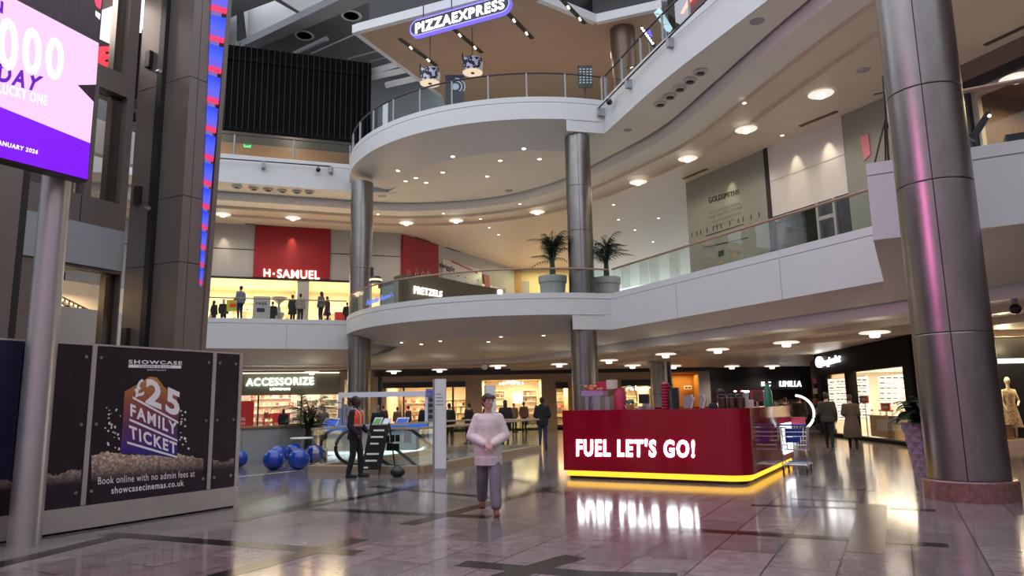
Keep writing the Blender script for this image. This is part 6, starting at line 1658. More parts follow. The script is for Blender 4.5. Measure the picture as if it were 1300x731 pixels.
for i, (x, c_) in enumerate(((1090, 'ink'), (1097, 'gold'), (1107, 'ink'), (1114, 'wood'), (1122, 'ink'), (1133, 'gold'))):
    v = SD.P(SD.uz(x, 527)[0], -.3, zc_+.04); t = thing('eyewear_stand', 'little stand of glasses on the eyewear shop counter, %s from the left' % ORD[i], 'display', v, 'glasses stands on the counter')
    mb = MB(); mb.lathe([(.05, 0), (.05, .02), (.012, .03), (.012, .16), (0, .16)], v, 10); build(mb, 'stem', M[c_], t)
    mb = MB(); mb.ell((v.x, v.y, v.z+.17), .05, .09, .03, 10, 6); build(mb, 'glasses', M['ink'], t)
t = thing('shop_sign', 'white lit eyewear shop name with a round mark on the curved black fascia', 'sign', SF.P(su(1046), .1, 2.9))
SS = SF.shift(.03)
v = SS.uz(1039.5, 459.5)
SSc = SF.shift(.04)
mb = MB(); u, z = SSc.uz(1041.5, 459.5); mb.prism2([SSc.P(u+.42*math.cos(a), .08, z+.23*math.sin(a)) for a in [2*PI*k/20 for k in range(20)]], [SSc.P(u+.42*math.cos(a), 0, z+.23*math.sin(a)) for a in [2*PI*k/20 for k in range(20)]]); build(mb, 'round_mark', M['neon'], t, smooth=0)
mb = MB(); text_quad('sunglass hut', SSc, [(1045.5, 456), (1067.5, 449.5), (1067, 462), (1045.5, 467)], 0, .06, mb, .0); build(mb, 'lettering', M['neon'], t, smooth=0)
SC_ = Fr((14.1, 32.8), to=(13.9, 31.4))
for i, y in enumerate((483, 496, 509, 522)):
    p = aty(1037, y, 33.6); mb = MB(); mb.box(p.x-.15, p.x+.3, p.y-.3, p.y+.1, p.z-.14, p.z+.12)
    single(mb, 'product_box', M['rose'] if i % 2 == 0 else M['cream'], 'product block stacked in the curved side window of the eyewear shop, %s from the top' % ORD[i], 'product', smooth=0)
mb = MB(); p = aty(1037, 500, 33.6); mb.box(p.x+.32, p.x+.42, p.y-.4, p.y+.3, 0.25, 2.45); single(mb, 'side_display', M['rose'], 'dark red display panel in the curved side window of the eyewear shop', 'display', smooth=0)

for k in (1.0, 2.3, 3.8, 5.2): v = GS.P(k, -.4, 2.95); point('window_fill', v, 55, (1, .78, .48), .06)  # unseen point lights added to brighten the back of the fashion window
# ---- fashion window behind the huge column
GI = GS.shift(-.5)
q = GI.uz(1286, 560)
v = GI.P(q[0]+.05, 0, .25)
M['mann'] = pbr('mannequin_cream', (.75, .62, .45), .4); M['leop'] = None
m, N, L, B = new_mat('leopard_cloth'); tc = N.new('ShaderNodeTexCoord'); vo = N.new('ShaderNodeTexVoronoi'); vo.inputs['Scale'].default_value = 22; rp = N.new('ShaderNodeValToRGB')
rp.color_ramp.elements[0].color = (.06, .035, .02, 1); rp.color_ramp.elements[1].color = (.55, .40, .24, 1); rp.color_ramp.elements[0].position = .28; rp.color_ramp.elements[1].position = .42
L.new(tc.outputs['Object'], vo.inputs['Vector']); L.new(vo.outputs['Distance'], rp.inputs[0]); L.new(rp.outputs[0], B.inputs['Base Color']); M['leop'] = m
t = thing('mannequin', 'headed cream mannequin in a spotted dress in the right hand shop window', 'mannequin', v)
mb = MB()
x, y, z = v
mb.lathe([(.25, 0), (.25, .03), (.02, .04)], v, 20); mb.tube([(x, y, z), (x, y, z+.5)], .015, 6); build(mb, 'stand', M['steel2'], t)
mb = MB(); mb.cap((x, y, z+1.5), (x, y, z+1.62), .05, .045); mb.ell((x, y, z+1.74), .075, .09, .12); mb.cap((x-.17, y, z+1.44), (x-.22, y, z+1.1), .045, .035); mb.cap((x+.17, y, z+1.44), (x+.24, y-.05, z+1.12), .045, .035); mb.cap((x-.22, y, z+1.1), (x-.2, y-.12, z+.88), .035, .025); mb.cap((x+.24, y-.05, z+1.12), (x+.1, y-.2, z+1.0), .035, .025)
mb.cap((x-.08, y, z+.5), (x-.08, y, z+.08), .06, .035); mb.cap((x+.08, y, z+.5), (x+.08, y, z+.08), .06, .035); build(mb, 'figure', M['mann'], t)
mb = MB(); mb.loft([[(x+a_*math.cos(2*PI*k/24), y+b_*math.sin(2*PI*k/24), z+h_) for k in range(24)] for a_, b_, h_ in ((.30, .22, .35), (.25, .19, .6), (.19, .15, .9), (.14, .11, 1.08), (.18, .13, 1.3), (.19, .11, 1.42), (.10, .08, 1.5))]); build(mb, 'dress', M['leop'], t)
for i, (du_, m_, h_) in enumerate(((-.75, 'ink', 1.5), (.75, 'poster', 1.45), (1.3, 'bluegrey', 1.5))):
    w_ = GI.P(q[0]+du_, -.2, .25); t = thing('dress_form', ['dark dress on a form left of the spotted mannequin', 'red dress on a form right of the spotted mannequin', 'grey dress on a form beyond the red dress'][i], 'mannequin', w_)
    mb = MB(); mb.loft([[(w_.x+a_*math.cos(2*PI*k/16), w_.y+b_*math.sin(2*PI*k/16), w_.z+z_) for k in range(16)] for a_, b_, z_ in ((.24, .18, .5), (.18, .14, .9), (.13, .11, 1.05), (.18, .13, 1.25), (.08, .07, h_))]); build(mb, 'garment', M[m_], t)
    mb = MB(); mb.tube([(w_.x, w_.y, w_.z), (w_.x, w_.y, w_.z+.6)], .02, 6); mb.lathe([(.2, 0), (.2, .02), (0, .02)], w_, 14); build(mb, 'stand', M['steel2'], t)
for i, (du_, dd, w_, h_, m_) in enumerate(((-.5, .35, .35, .45, 'wood'), (.35, .4, .3, .3, 'cream'))):
    mb = MB(); mb.fbox(GI, q[0]+du_, q[0]+du_+w_, dd-.3, dd, .25, .25+h_); single(mb, 'display_plinth', M[m_], ['wooden display plinth at the foot of the spotted mannequin', 'cream display plinth right of the mannequin foot'][i], 'plinth', smooth=0)
mb = MB(); mb.fbox(GS, .25, 6, -.06, -.05, .25, 2.55); struct(mb, 'window_7', M['pane'], 0)

# ================================================================== LOWER GALLERY THINGS
# pretzel stand behind the round balustrade
t = thing('pretzel_stand', 'curved pretzel stand with blue name and white lettering behind the round balustrade', 'stand', (-4.5, 34, R1))
def arcwall(a0, a1, r, z0, z1, th, n=14):
    mb = MB(); A = [a0+(a1-a0)*k/n for k in range(n+1)]
    o = [(CX0+r*math.cos(math.radians(a)), CY0+r*math.sin(math.radians(a))) for a in A]; i = [(CX0+(r-th)*math.cos(math.radians(a)), CY0+(r-th)*math.sin(math.radians(a))) for a in A]
    mb.loft([[(x, y, z0) for x, y in o], [(x, y, z1) for x, y in o], [(x, y, z1) for x, y in i], [(x, y, z0) for x, y in i], [(x, y, z0) for x, y in o]], caps=False, closed=False); return mb
M['sgreen'] = pbr('green_grey_panel', (.20, .26, .20), .4); M['sbrown'] = pbr('dark_brown_panel', (.13, .085, .05), .45, noise=.1)
build(arcwall(218, 233, 9.3, R1, R1+1.05, .12), 'green_panel', M['sgreen'], t, smooth=30)
SB1 = Fr((-4.45, 32.0), to=(-1.2, 34.6))
sx = lambda x: SB1.uz(x, 370)[0]
q = [(512, 389), (637, 375), (636, 365), (600, 356), (512, 348)]
mb = MB()
pts = [SB1.uz(x, y) for x, y in [(511, 348), (562, 352.5), (600, 361), (634, 366.5)]]
poly = [(pts[0][0], R1)] + pts + [(pts[-1][0], R1)]
mb.prism2([SB1.P(u, 0, z) for u, z in poly], [SB1.P(u, -.8, z) for u, z in poly]); build(mb, 'brown_panel', M['sbrown'], t, smooth=0)
SBf = SB1.shift(.02)
mb = MB(); text_quad('PRETZELS', SBf, [(525.5, 363), (561, 370), (560.5, 377), (525.5, 372.5)], 0, .05, mb, .0); build(mb, 'white_lettering', M['neon'], t, smooth=0)
mb = MB(); mb.pbox(SBf, 632, 368, 637, 375, 0, .04); build(mb, 'lit_mark', M['neon'], t, smooth=0)
SG = Fr((-6.36, 33.58), to=(-4.6, 31.87)).shift(.03)
mb = MB(); text_quad("Auntie Anne's", SG, [(466, 380), (500, 370), (500, 376.5), (466, 388)], .03, .03, mb, .01); build(mb, 'blue_lettering', emis('blue_script', (.12, .22, .85), 1.4), t, smooth=0)
mb = arcwall(216, 233, 9.25, R1+1.05, R1+1.25, .4); build(mb, 'purple_top', M['navy'], t, smooth=30)
p = aty(477, 358, 33.4); t = thing('drink_machine', 'dark drinks machine with a lit band beside the left steel column', 'machine', (p.x, p.y, R1+1.25))
mb = MB(); mb.lathe([(.30, 0), (.30, .2), (.24, .3), (0, .3)], (p.x, p.y, R1+1.25), 18); build(mb, 'body', M['black'], t)
mb = MB(); mb.lathe([(.305, .08), (.305, .18)], (p.x, p.y, R1+1.25), 18); build(mb, 'lit_band', emis('machine_band', (.9, .75, .5), 1.3), t)
mb = MB(); mb.tube([(p.x-.2, p.y, R1+1.5), (p.x-.2, p.y, R1+2.0)], .09, 10); build(mb, 'bottle', M['ink'], t)
for i, x in enumerate((524, 534, 542, 549, 587, 596, 612)):
    u = sx(x); z = max([pts[0][1]+(pts[1][1]-pts[0][1])*(u-pts[0][0])/(pts[1][0]-pts[0][0])] if u < pts[1][0] else [pts[1][1]+(pts[2][1]-pts[1][1])*(u-pts[1][0])/(pts[2][0]-pts[1][0])] if u < pts[2][0] else [pts[2][1]+(pts[3][1]-pts[2][1])*(u-pts[2][0])/(pts[3][0]-pts[2][0])])
    v = SB1.P(u, -.35, z-.02); t = thing('bottle', 'small bottle on top of the pretzel stand, %s from the left' % ORD[i], 'bottle', v, 'bottles on the pretzel stand')
    mb = MB(); mb.lathe([(0, 0), (.07, 0), (.07, .2), (.03, .28), (.03, .36), (0, .36)], v, 12); build(mb, 'body', M['pane'] if i < 4 else M['cream'], t)
    mb = MB(); mb.lathe([(.035, .35), (.035, .4), (0, .4)], v, 10); build(mb, 'cap', M['poster'] if i % 2 else M['ink'], t)
# jewellery display inside the lit windows
HI = HS.shift(-2.2)
shelf(HI, hu(265, 380)+1, hu(300, 380)+1.2, -1.8, R1, R1+2.2, 4, 'jewellery cabinet at the left of the lit upstairs window', 5, .4, mat='shopwarm')
shelf(HI, hu(335, 380)+.6, hu(372, 380)+1.0, -1.8, R1, R1+2.0, 4, 'jewellery cabinet in the middle of the lit upstairs window', 8, .4, mat='shopwarm')
shelf(HI, hu(405, 380)+.4, -.6, -1.8, R1, R1+1.6, 3, 'jewellery cabinet at the right of the lit upstairs window', 3, .4, mat='shopwarm')
HN = HS.shift(1.2)
t = thing('notice_stand', 'grey notice board with printed lettering in front of the jewellery windows', 'sign', HN.P(HN.uz(330, 400)[0], 0, R1))
mb = MB(); mb.pbox(HN, 321, 376, 343, 412, -.06, 0); build(mb, 'board', M['bluegrey'], t, smooth=0)
mb = MB(); text_quad('FREE', HN, rq(325, 383.5, 339, 387), 0, .01, mb, .01); mb.pbox(HN, 326, 391, 336, 396, 0, .01); build(mb, 'print', M['navy'], t, smooth=0)
v = HN.P(HN.uz(353.5, 400)[0], -.9, R1); t = thing('sculpture', 'pale trophy shaped display stand before the jewellery windows', 'display', v)
mb = MB(); mb.lathe([(.25, 0), (.25, .1), (.10, .3), (.32, .9), (.34, 1.0), (.12, 1.15), (.06, 1.5), (.10, 1.6), (.45, 1.85), (.47, 1.95), (0, 1.9)], v, 20); build(mb, 'body', M['greyp'], t)
t = thing('red_display_block', 'red low display at the right of the jewellery windows', 'display', HN.P(HN.uz(430, 400)[0], 0, R1))
mb = MB(); mb.pbox(HN, 425, 396, 440, 412, -.5, 0); build(mb, 'base', M['poster'], t, smooth=0)
# things on the pink lit balcony corner and right of the column
BX = Fr((7.05, 13.49), to=(9.3, 12.24)).shift(-.5)
p = onf(BX, 1128, 195); p = Vector((p.x, p.y, R1)); t = thing('easel_stand', 'thin black easel with a cross bar standing on the pink lit balcony corner', 'stand', p)
top = onf(BX, 1121, 96)
mb = MB(); mb.tube([(p.x-.02, p.y, R1), (top.x, top.y, top.z)], .022, 6); build(mb, 'mast', M['black'], t)
a, b = onf(BX, 1109, 120), onf(BX, 1131, 115); mb = MB(); mb.tube([a, b], .018, 6); build(mb, 'cross_bar', M['black'], t)
for s in (-.35, .35): mb = MB(); mb.tube([(p.x+s, p.y-.05, R1), (p.x, p.y, R1+1.0)], .018, 6); build(mb, 'leg', M['black'], t)
mb = MB(); mb.tube([(p.x+.1, p.y+.35, R1), (p.x, p.y, R1+1.0)], .018, 6); build(mb, 'leg', M['black'], t)
BY = BX.shift(.15)
t = thing('tilted_screen', 'black screen tilted on a stand right of the huge column upstairs', 'screen', BY.P(BY.uz(1247, 182)[0], 0, R1))
mb = MB(); mb.ppoly(BY, [(1230, 174), (1238, 178), (1258, 146), (1257, 140), (1251, 142)], -.12, 0); build(mb, 'screen', M['black'], t, smooth=0)
mb = MB(); a = onf(BY, 1240, 170); mb.tube([a, (a.x, a.y, R1)], .04, 8); build(mb, 'stand', M['black'], t)
mb = MB(); mb.ell(onf(BY, 1256, 147), .03, .03, .03); build(mb, 'lens', M['neon'], t)
mb = MB(); mb.pbox(BY, 1278, 166, 1312, 185, -.4, -.1); single(mb, 'low_cabinet', M['black'], 'low black cabinet at the right edge of the upstairs balcony', 'cabinet', smooth=0, loc=None)
mb = MB(); mb.ppoly(GW, [(1093, 174), (1103, 170), (1106, 196), (1098, 204)], 0, .05); single(mb, 'pink_board', pbr('pink_board', (.65, .22, .28), .5), 'pink slanted board left of the pink lit balcony corner', 'sign', smooth=0)
# ================================================================== PEOPLE
CLOTH = {}
def cloth(c, rough=.85):
    k = tuple(c)
    if k not in CLOTH: CLOTH[k] = pbr('cloth_%d' % len(CLOTH), c, rough, noise=.18, nscale=14, bump=.35)
    return CLOTH[k]
SKIN = {}
def skin(c):
    if c not in SKIN: SKIN[c] = pbr('skin_%d' % len(SKIN), c, .5)
    return SKIN[c]
HAIR = {}
def hairm(c):
    if c not in HAIR: HAIR[c] = pbr('hair_%d' % len(HAIR), c, .6, noise=.5, nscale=40, stretch=(1, 1, .25))
    return HAIR[c]
def remesh(mb, name, mat, parent, vox, it=4, fac=.5):
    me = bpy.data.meshes.new('tmp'); me.from_pydata(mb.v, [], mb.f)
    import bmesh
    bm = bmesh.new(); bm.from_mesh(me); bmesh.ops.recalc_face_normals(bm, faces=bm.faces[:]); bm.to_mesh(me); bm.free()
    o = bpy.data.objects.new('tmp', me); COL.objects.link(o)
    m = o.modifiers.new('r', 'REMESH'); m.mode = 'VOXEL'; m.voxel_size = vox
    m = o.modifiers.new('s', 'SMOOTH'); m.iterations = it; m.factor = fac
    dg = bpy.context.evaluated_depsgraph_get()
    out = bpy.data.meshes.new_from_object(o.evaluated_get(dg)); out.name = name
    bpy.data.objects.remove(o); bpy.data.meshes.remove(me)
    out.materials.clear(); out.materials.append(mat)
    out.polygons.foreach_set('use_smooth', [True]*len(out.polygons))
    r = mesh_obj(name, out, parent); ORG[r.name] = Vector((0, 0, 0))
    return r
def rings_(mb, rows, s, infl=0.0, n=20):
    mb.loft([[((rx+infl)*math.cos(2*PI*k/n)*s, (yo+(ry+infl)*math.sin(2*PI*k/n))*s, z*s) for k in range(n)] for z, rx, ry, yo in rows])
TORSO = [(.84, .15, .105, .01), (.93, .165, .115, .012), (1.04, .145, .098, .0), (1.17, .15, .104, -.004), (1.29, .172, .114, -.004), (1.385, .172, .10, .004), (1.44, .125, .078, .012), (1.485, .07, .062, .014)]
def person(label, loc, h, face, p):
    """face: plan direction the body faces, in degrees (-90 = towards the viewer). Local space faces -y."""
    s = h/1.75; vox = p.get('vox', .022)
    t = thing('person', label, 'person', loc, p.get('group'), math.radians(face+90))
    V = Vector
    slim = p.get('slim', 1.0)
    lean = p.get('lean', 0.0)
    hip = {1: V((.088, 0, .92)), -1: V((-.088, 0, .92))}
    foot = {sd: V((sd*p.get('stance', .10), p.get('step', (0, 0))[0 if sd == 1 else 1], .085+p.get('lift', (0, 0))[0 if sd == 1 else 1])) for sd in (1, -1)}
    knee = {}
    for sd in (1, -1):
        m = hip[sd].lerp(foot[sd], .5); m.y -= .035+.10*max(0, foot[sd].y); knee[sd] = m
    sh = {sd: V((sd*.182*slim, .004, 1.405)) for sd in (1, -1)}
    arms = p.get('arms', {})
    el, wr = {}, {}
    for sd in (1, -1):
        a = arms.get(sd, 'down')
        if a == 'down': el[sd] = V((sd*.235, .03, 1.125)); wr[sd] = V((sd*.235, -.05, .88))
        elif a == 'front': el[sd] = V((sd*.265, -.02, 1.135)); wr[sd] = V((sd*.055, -.235, 1.02))
        elif a == 'carry': el[sd] = V((sd*.24, .02, 1.125)); wr[sd] = V((sd*.18, -.23, 1.06))
        elif a == 'ear': el[sd] = V((sd*.26, -.12, 1.22)); wr[sd] = V((sd*.12, -.15, 1.50))
        else: el[sd], wr[sd] = V(a[0]), V(a[1])
    turn = Matrix.Rotation(math.radians(p.get('turn', 0)), 3, 'Z') @ Matrix.Rotation(math.radians(p.get('nod', 0)), 3, 'X')
    hp = V((0, -.012, 1.53))
    def H(x, y, z): return (hp + turn @ (V((x, y, z))-hp))*s
    S = lambda v: v*s
    # body
    mb = MB(); rings_(mb, [(z, rx*slim, ry, yo) for z, rx, ry, yo in TORSO], s)
    mb.cap(S(V((0, .012, 1.44))), H(0, -.005, 1.57), .056*s, .052*s)
    mb.ell(H(0, -.005, 1.655), .074*s, .093*s, .108*s, 18, 12, turn); mb.ell(H(0, -.042, 1.59), .052*s, .052*s, .056*s, 14, 9, turn)
    if vox < .016:
        mb.cap(H(0, -.092, 1.668), H(0, -.113, 1.632), .010*s, .0145*s, 8); mb.ell(H(0, -.09, 1.594), .026*s, .012*s, .009*s, 10, 6, turn)
        mb.ell(H(0, -.087, 1.685), .055*s, .014*s, .012*s, 10, 6, turn)
        for sd in (1, -1): mb.ell(H(sd*.077, .005, 1.645), .012*s, .02*s, .032*s, 10, 7, turn)
    for sd in (1, -1):
        mb.cap(S(hip[sd]), S(knee[sd]), .080*s, .052*s); mb.cap(S(knee[sd]), S(foot[sd]), .052*s, .036*s)
        mb.cap(S(foot[sd]+V((0, .03, -.03))), S(foot[sd]+V((0, -.13, -.05))), .035*s, .028*s)
        mb.cap(S(sh[sd]), S(el[sd]), .048*s, .038*s); mb.cap(S(el[sd]), S(wr[sd]), .038*s, .027*s)
        d = (wr[sd]-el[sd]).normalized()
        sidev = d.cross(V((0, 0, 1)) if abs(d.z) < .8 else V((0, 1, 0))).normalized(); upv = sidev.cross(d)
        if arms.get(sd, 'down') == 'down': sidev, upv = V((0, 1, 0)), V((sd, 0, 0))
        pc = wr[sd]+d*.05
        mb.cap(S(wr[sd]), S(pc+d*.02), .026*s, .030*s)
        mb.cap(S(pc-sidev*.018), S(pc+sidev*.022), .022*s, .022*s, 8)
        curl = -upv if arms.get(sd, 'down') == 'down' else V((0, .35, -1)).normalized()
        for k, ln in enumerate((.066, .076, .070, .054)):
            b0 = pc+d*.03+sidev*(.027-.018*k); m_ = b0+d*ln*.55+curl*.008; e_ = m_+d*ln*.35+curl*ln*.42
            mb.cap(S(b0), S(m_), .0092*s, .0086*s, 8); mb.cap(S(m_), S(e_), .0086*s, .0072*s, 8)
        b0 = pc-d*.02-sidev*sd*.02; mb.cap(S(b0), S(b0-sidev*sd*.032+d*.045+curl*.012), .012*s, .009*s, 8)
    body = remesh(mb, 'body', skin(p.get('skin', (.50, .31, .23))), t, vox*.8 if vox < .016 else vox, 2)
    # clothes
    tc_ = p['top']; infl = p.get('bulk', .024); hem = p.get('hem', .86)
    mb = MB()
    hw = p.get('hipw', 1.0); rows = [(z, rx*slim*(1+(hw-1)*max(0, min(1, (1.25-z)/.25))), ry*(1+(hw-1)*max(0, min(1, (1.25-z)/.25))), yo) for z, rx, ry, yo in TORSO if z > hem+.02 and z < 1.46]
    f0 = rows[0]; rows = [(hem, f0[1]*p.get('hemw', 1.02), f0[2]*p.get('hemw', 1.02)*1.05, f0[3]+p.get('hemy', 0))]+rows+[(1.47, .082, .070, .014)]
    if p.get('coat'):
        zc_, fl = p['coat']; rows = [(zc_, .20*fl, .17*fl, .01), ((zc_+hem)/2, .185*fl, .15*fl, .01)]+rows
    rings_(mb, rows, s, infl)
    for sd in (1, -1):
        if not p.get('sleeveless'):
            mb.cap(S(sh[sd]), S(el[sd]), (.052+infl*.62)*s, (.044+infl*.75)*s); e_ = el[sd].lerp(wr[sd], .9)
            mb.cap(S(el[sd]), S(e_), (.044+infl*.75)*s, (.036+infl*.55)*s)
    top = remesh(mb, p.get('topname', 'jacket'), cloth(tc_), t, vox*1.1, 5)
    if p.get('hood'):
        mb = MB(); mb.ell(S(V((0, .075, 1.46))), .11*s, .07*s, .085*s); remesh(mb, 'hood', cloth(tc_), top, vox, 3)
    if p.get('tee'):
        mb = MB(); rings_(mb, [(hem-.075, .198*slim, .150, -.012), (hem+.05, .190*slim, .140, -.005)], s, infl*1.0); remesh(mb, 'shirt_hem', cloth(p['tee']), t, vox, 2)
    lc = p['legs']; w_ = p.get('wide', 1.0)
    mb = MB(); rings_(mb, [(.80, .10, .09, .01), (.84, .155, .11, .01), (.93, .165, .115, .012), (1.0, .155, .105, .005)], s, .012)
    for sd in (1, -1):
        mb.cap(S(hip[sd]), S(knee[sd]), .094*s, .068*s*(1+.5*(w_-1))); mb.cap(S(knee[sd]), S(foot[sd]+V((0, .01, .055*w_-.03))), .067*s*(1+.5*(w_-1)), .052*s*w_**.85)
    remesh(mb, 'trousers', cloth(lc), t, vox, 4)
    for sd in (1, -1):
        mb = MB(); f = foot[sd]; zz = -.05
        mb.cap(S(f+V((0, .035, zz+.01))), S(f+V((0, -.03, zz+.012))), .044*s, .047*s); mb.cap(S(f+V((0, -.03, zz+.012))), S(f+V((sd*.012, -.165, zz+.0))), .047*s, .038*s)
        mb.box((f.x-.038)*s, (f.x+.042)*s, (f.y-.17)*s, (f.y+.06)*s, (f.z-.085)*s, (f.z-.06)*s)
        remesh(mb, 'shoe', cloth(p.get('shoes', (.02, .02, .02))), t, min(vox, .014), 2)
    # hair
    mb = MB(); hs = p.get('hair_size', 1.0)
    mb.ell(H(0, .022, 1.682), .086*s*hs, .094*s*hs, .094*s*hs, 18, 12, turn); mb.ell(H(0, .045, 1.63), .078*s, .065*s, .085*s, 14, 9, turn)
    if p.get('long'): mb.cap(H(0, .055, 1.62), H(0, .075, p['long']), .085*s, .075*s)
    if p.get('bun'): mb.ell(H(0, .125, 1.66), .05*s, .05*s, .05*s)
    if p.get('fringe'):
        for k in range(7): x = -.06+.02*k; mb.cap(H(x, -.055, 1.735), H(x*1.12+.012, -.092, 1.708+.006*(k % 3)), .022*s, .012*s, 8)
        for sd in (1, -1): mb.cap(H(sd*.074, -.03, 1.70), H(sd*.08, -.012, 1.64), .02*s, .012*s, 8)
    if p.get('cap'): pass
    remesh(mb, 'hair', hairm(p.get('hair', (.02, .014, .01))), t, vox*.8 if vox < .016 else vox, 2)
    if vox < .016:
        for sd in (1, -1):
            mb = MB(); mb.ell(H(sd*.031, -.082, 1.663), .013*s, .008*s, .007*s, 10, 7, turn); build(mb, 'eye', M['ink'], body, local=True)
            mb = MB(); mb.ell(H(sd*.032, -.09, 1.688), .019*s, .007*s, .004*s, 8, 5, turn); build(mb, 'eyebrow', hairm(p.get('hair', (.02, .014, .01))), body, local=True)
        mb = MB(); mb.ell(H(0, -.099, 1.594), .021*s, .006*s, .005*s, 10, 6, turn); build(mb, 'lips', skin(p.get('lips', (.38, .13, .12))), body, local=True)
    return t, s, top
# boy in the pale sweatshirt
B0 = atz(621, 651.5, 0)
person('boy in a pale pink sweatshirt and wide grey jeans walking with clasped hands', (B0.x, B0.y, 0), 1.69, -86,
       dict(vox=.0095, top=(.70, .62, .60), legs=(.19, .18, .21), wide=1.75, shoes=(.20, .055, .04), bulk=.038, hem=.78, hemw=1.05, hemy=-.015, hipw=1.24, tee=(.62, .52, .54), slim=.90, arms={1: 'front', -1: 'front'}, step=(-.26, .30), lift=(0, .045), stance=.095, turn=30, nod=6,
            skin=(.52, .30, .24), hair=(.050, .026, .016), fringe=True, topname='sweatshirt'))
# guard
G0 = atz(450, 606, 0)
t, s, top = person('security guard in an orange vest and black uniform standing sideways by the escalator', (G0.x, G0.y, 0), 1.77, -12,
       dict(vox=.013, top=(.012, .012, .016), legs=(.012, .012, .014), bulk=.034, hem=.82, arms={1: ((.255, -.03, 1.13), (.20, -.20, .98)), -1: ((-.24, .02, 1.12), (-.20, -.14, .93))}, step=(-.10, .08), stance=.12, turn=-6, nod=4,
            skin=(.055, .030, .022), lips=(.05, .02, .02), hair=(.008, .007, .007), bun=True, wide=1.15))
M['hivis'] = emis('orange_vest_cloth', (1, .16, .04), .0); M['hivis'] = pbr('orange_hi_vis', (.85, .10, .025), .7, noise=.1, nscale=8)
mb = MB(); rings_(mb, [(1.09, .150, .102, 0), (1.17, .152, .106, -.004), (1.29, .176, .117, -.004), (1.385, .165, .105, .004), (1.45, .12, .08, .012)], s, .046); remesh(mb, 'vest', M['hivis'], t, .013, 3)
M['reflect'] = pbr('reflective_tape', (.55, .50, .46), .4)
mb = MB(); rings_(mb, [(1.12, .152, .106, 0), (1.155, .153, .107, -.002)], s, .052); build(mb, 'reflective_band', M['reflect'], t, local=True)
mb = MB()
for sd in (1, -1): mb.tube([Vector((sd*.10, -.158, 1.15))*s, Vector((sd*.10, -.165, 1.30))*s, Vector((sd*.10, -.13, 1.42))*s, Vector((sd*.10, -.02, 1.498))*s, Vector((sd*.10, .12, 1.42))*s, Vector((sd*.10, .165, 1.28))*s, Vector((sd*.10, .158, 1.15))*s], .018, 6)
build(mb, 'reflective_braces', M['reflect'], t, local=True)
# walkers and shoppers on the ground floor
def ground(px, py): v = atz(px, py, 0); return (v.x, v.y, 0)
person('man in a black hooded jacket and blue jeans seen from behind by the glass balustrade', (.98, 25.2, 0), 1.76, 80, dict(top=(.010, .010, .012), legs=(.035, .055, .12), bulk=.05, hem=.80, hood=True, arms={1: 'carry', -1: 'carry'}, hair=(.012, .01, .01), vox=.018))
person('man in a dark jacket and black trousers walking away before the eyewear shop', ground(1054, 569), 1.74, 60, dict(top=(.035, .032, .022), legs=(.008, .008, .009), bulk=.045, hem=.82, step=(-.28, .18), lift=(0, .02), arms={1: 'carry', -1: 'down'}, vox=.017))
person('woman in a long brown coat walking beside the man in the dark jacket', ground(1084, 569), 1.66, 65, dict(top=(.085, .058, .036), legs=(.015, .013, .012), bulk=.035, hem=.9, coat=(.34, 1.25), arms={1: 'carry', -1: 'carry'}, hair=(.05, .03, .02), hair_size=.95, shoes=(.012, .012, .012), step=(-.12, .1), vox=.017))
person('woman with long dark hair in a black coat at the far glass rail', (-.35, 28.0, 0), 1.70, 100, dict(top=(.018, .016, .016), legs=(.02, .025, .03), bulk=.045, coat=(.55, 1.05), long=1.38, hair=(.012, .009, .008)))
person('woman with loose hair and a pale scarf between the boy and the dark coat woman', (-1.05, 29.7, 0), 1.68, -60, dict(top=(.02, .018, .018), legs=(.015, .015, .018), bulk=.05, long=1.42, hair=(.03, .018, .012), hair_size=1.15))
person('person in black standing in front of the black fascia shop right of the totem', (-2.75, 30.5, 0), 1.62, 90, dict(top=(.012, .011, .012), legs=(.012, .012, .014), bulk=.05, hair=(.02, .012, .01)))
person('person in dark clothes with a pale bag outside the stone wall left of the boy', (-1.85, 29.2, 0), 1.62, 150, dict(top=(.02, .017, .016), legs=(.02, .02, .022), bulk=.045, arms={1: 'carry', -1: 'carry'}))
person('person in a black hoodie with back turned behind the phone kiosk', (-3.3, 26.9, 0), 1.64, 110, dict(top=(.008, .008, .010), legs=(.01, .01, .012), bulk=.075, hood=True, hair=(.008, .007, .007), hair_size=1.1))
person('shopper in black behind the phone kiosk just right of the guard', (-5.0, 26.4, 0), 1.60, -80, dict(top=(.012, .014, .016), legs=(.01, .01, .012), skin=(.35, .2, .15)))
person('shopper with a dark cap like hair near the palm before the accessory shop', (-6.95, 26.2, 0), 1.64, -40, dict(top=(.10, .09, .06), legs=(.02, .02, .02), hair=(.07, .035, .03), skin=(.4, .24, .18)))
person('dark haired shopper at the left of the accessory shop window', (-11.6, 36.2, 0), 1.5, 100, dict(top=(.010, .009, .010), legs=(.01, .01, .01), bulk=.06, long=1.3))
person('small dark figure in the middle of the accessory shop window, beside the red banner', (-9.75, 37.0, 0), 1.42, 60, dict(top=(.02, .015, .02), legs=(.015, .015, .02), bulk=.05))
person('shopper in red in the middle of the accessory shop window', (-9.1, 38.0, 0), 1.45, -90, dict(top=(.35, .05, .05), legs=(.05, .04, .04), bulk=.04))
person('server in black bending over inside the red counter', KF.P(2.95, -1.6, 0), 1.78, 75, dict(top=(.008, .008, .009), legs=(.01, .01, .01), bulk=.05, vox=.018, arms={1: 'carry', -1: 'carry'}))
person('dark figure outside the dark shop right of the red counter', ground(1000, 557), 1.62, 90, dict(top=(.012, .010, .012), legs=(.01, .01, .012), bulk=.05))
person('second dark figure outside the dark shop, nearer the eyewear shop', ground(1018, 556), 1.66, 60, dict(top=(.02, .012, .014), legs=(.012, .01, .012), bulk=.05, step=(-.2, .2)))
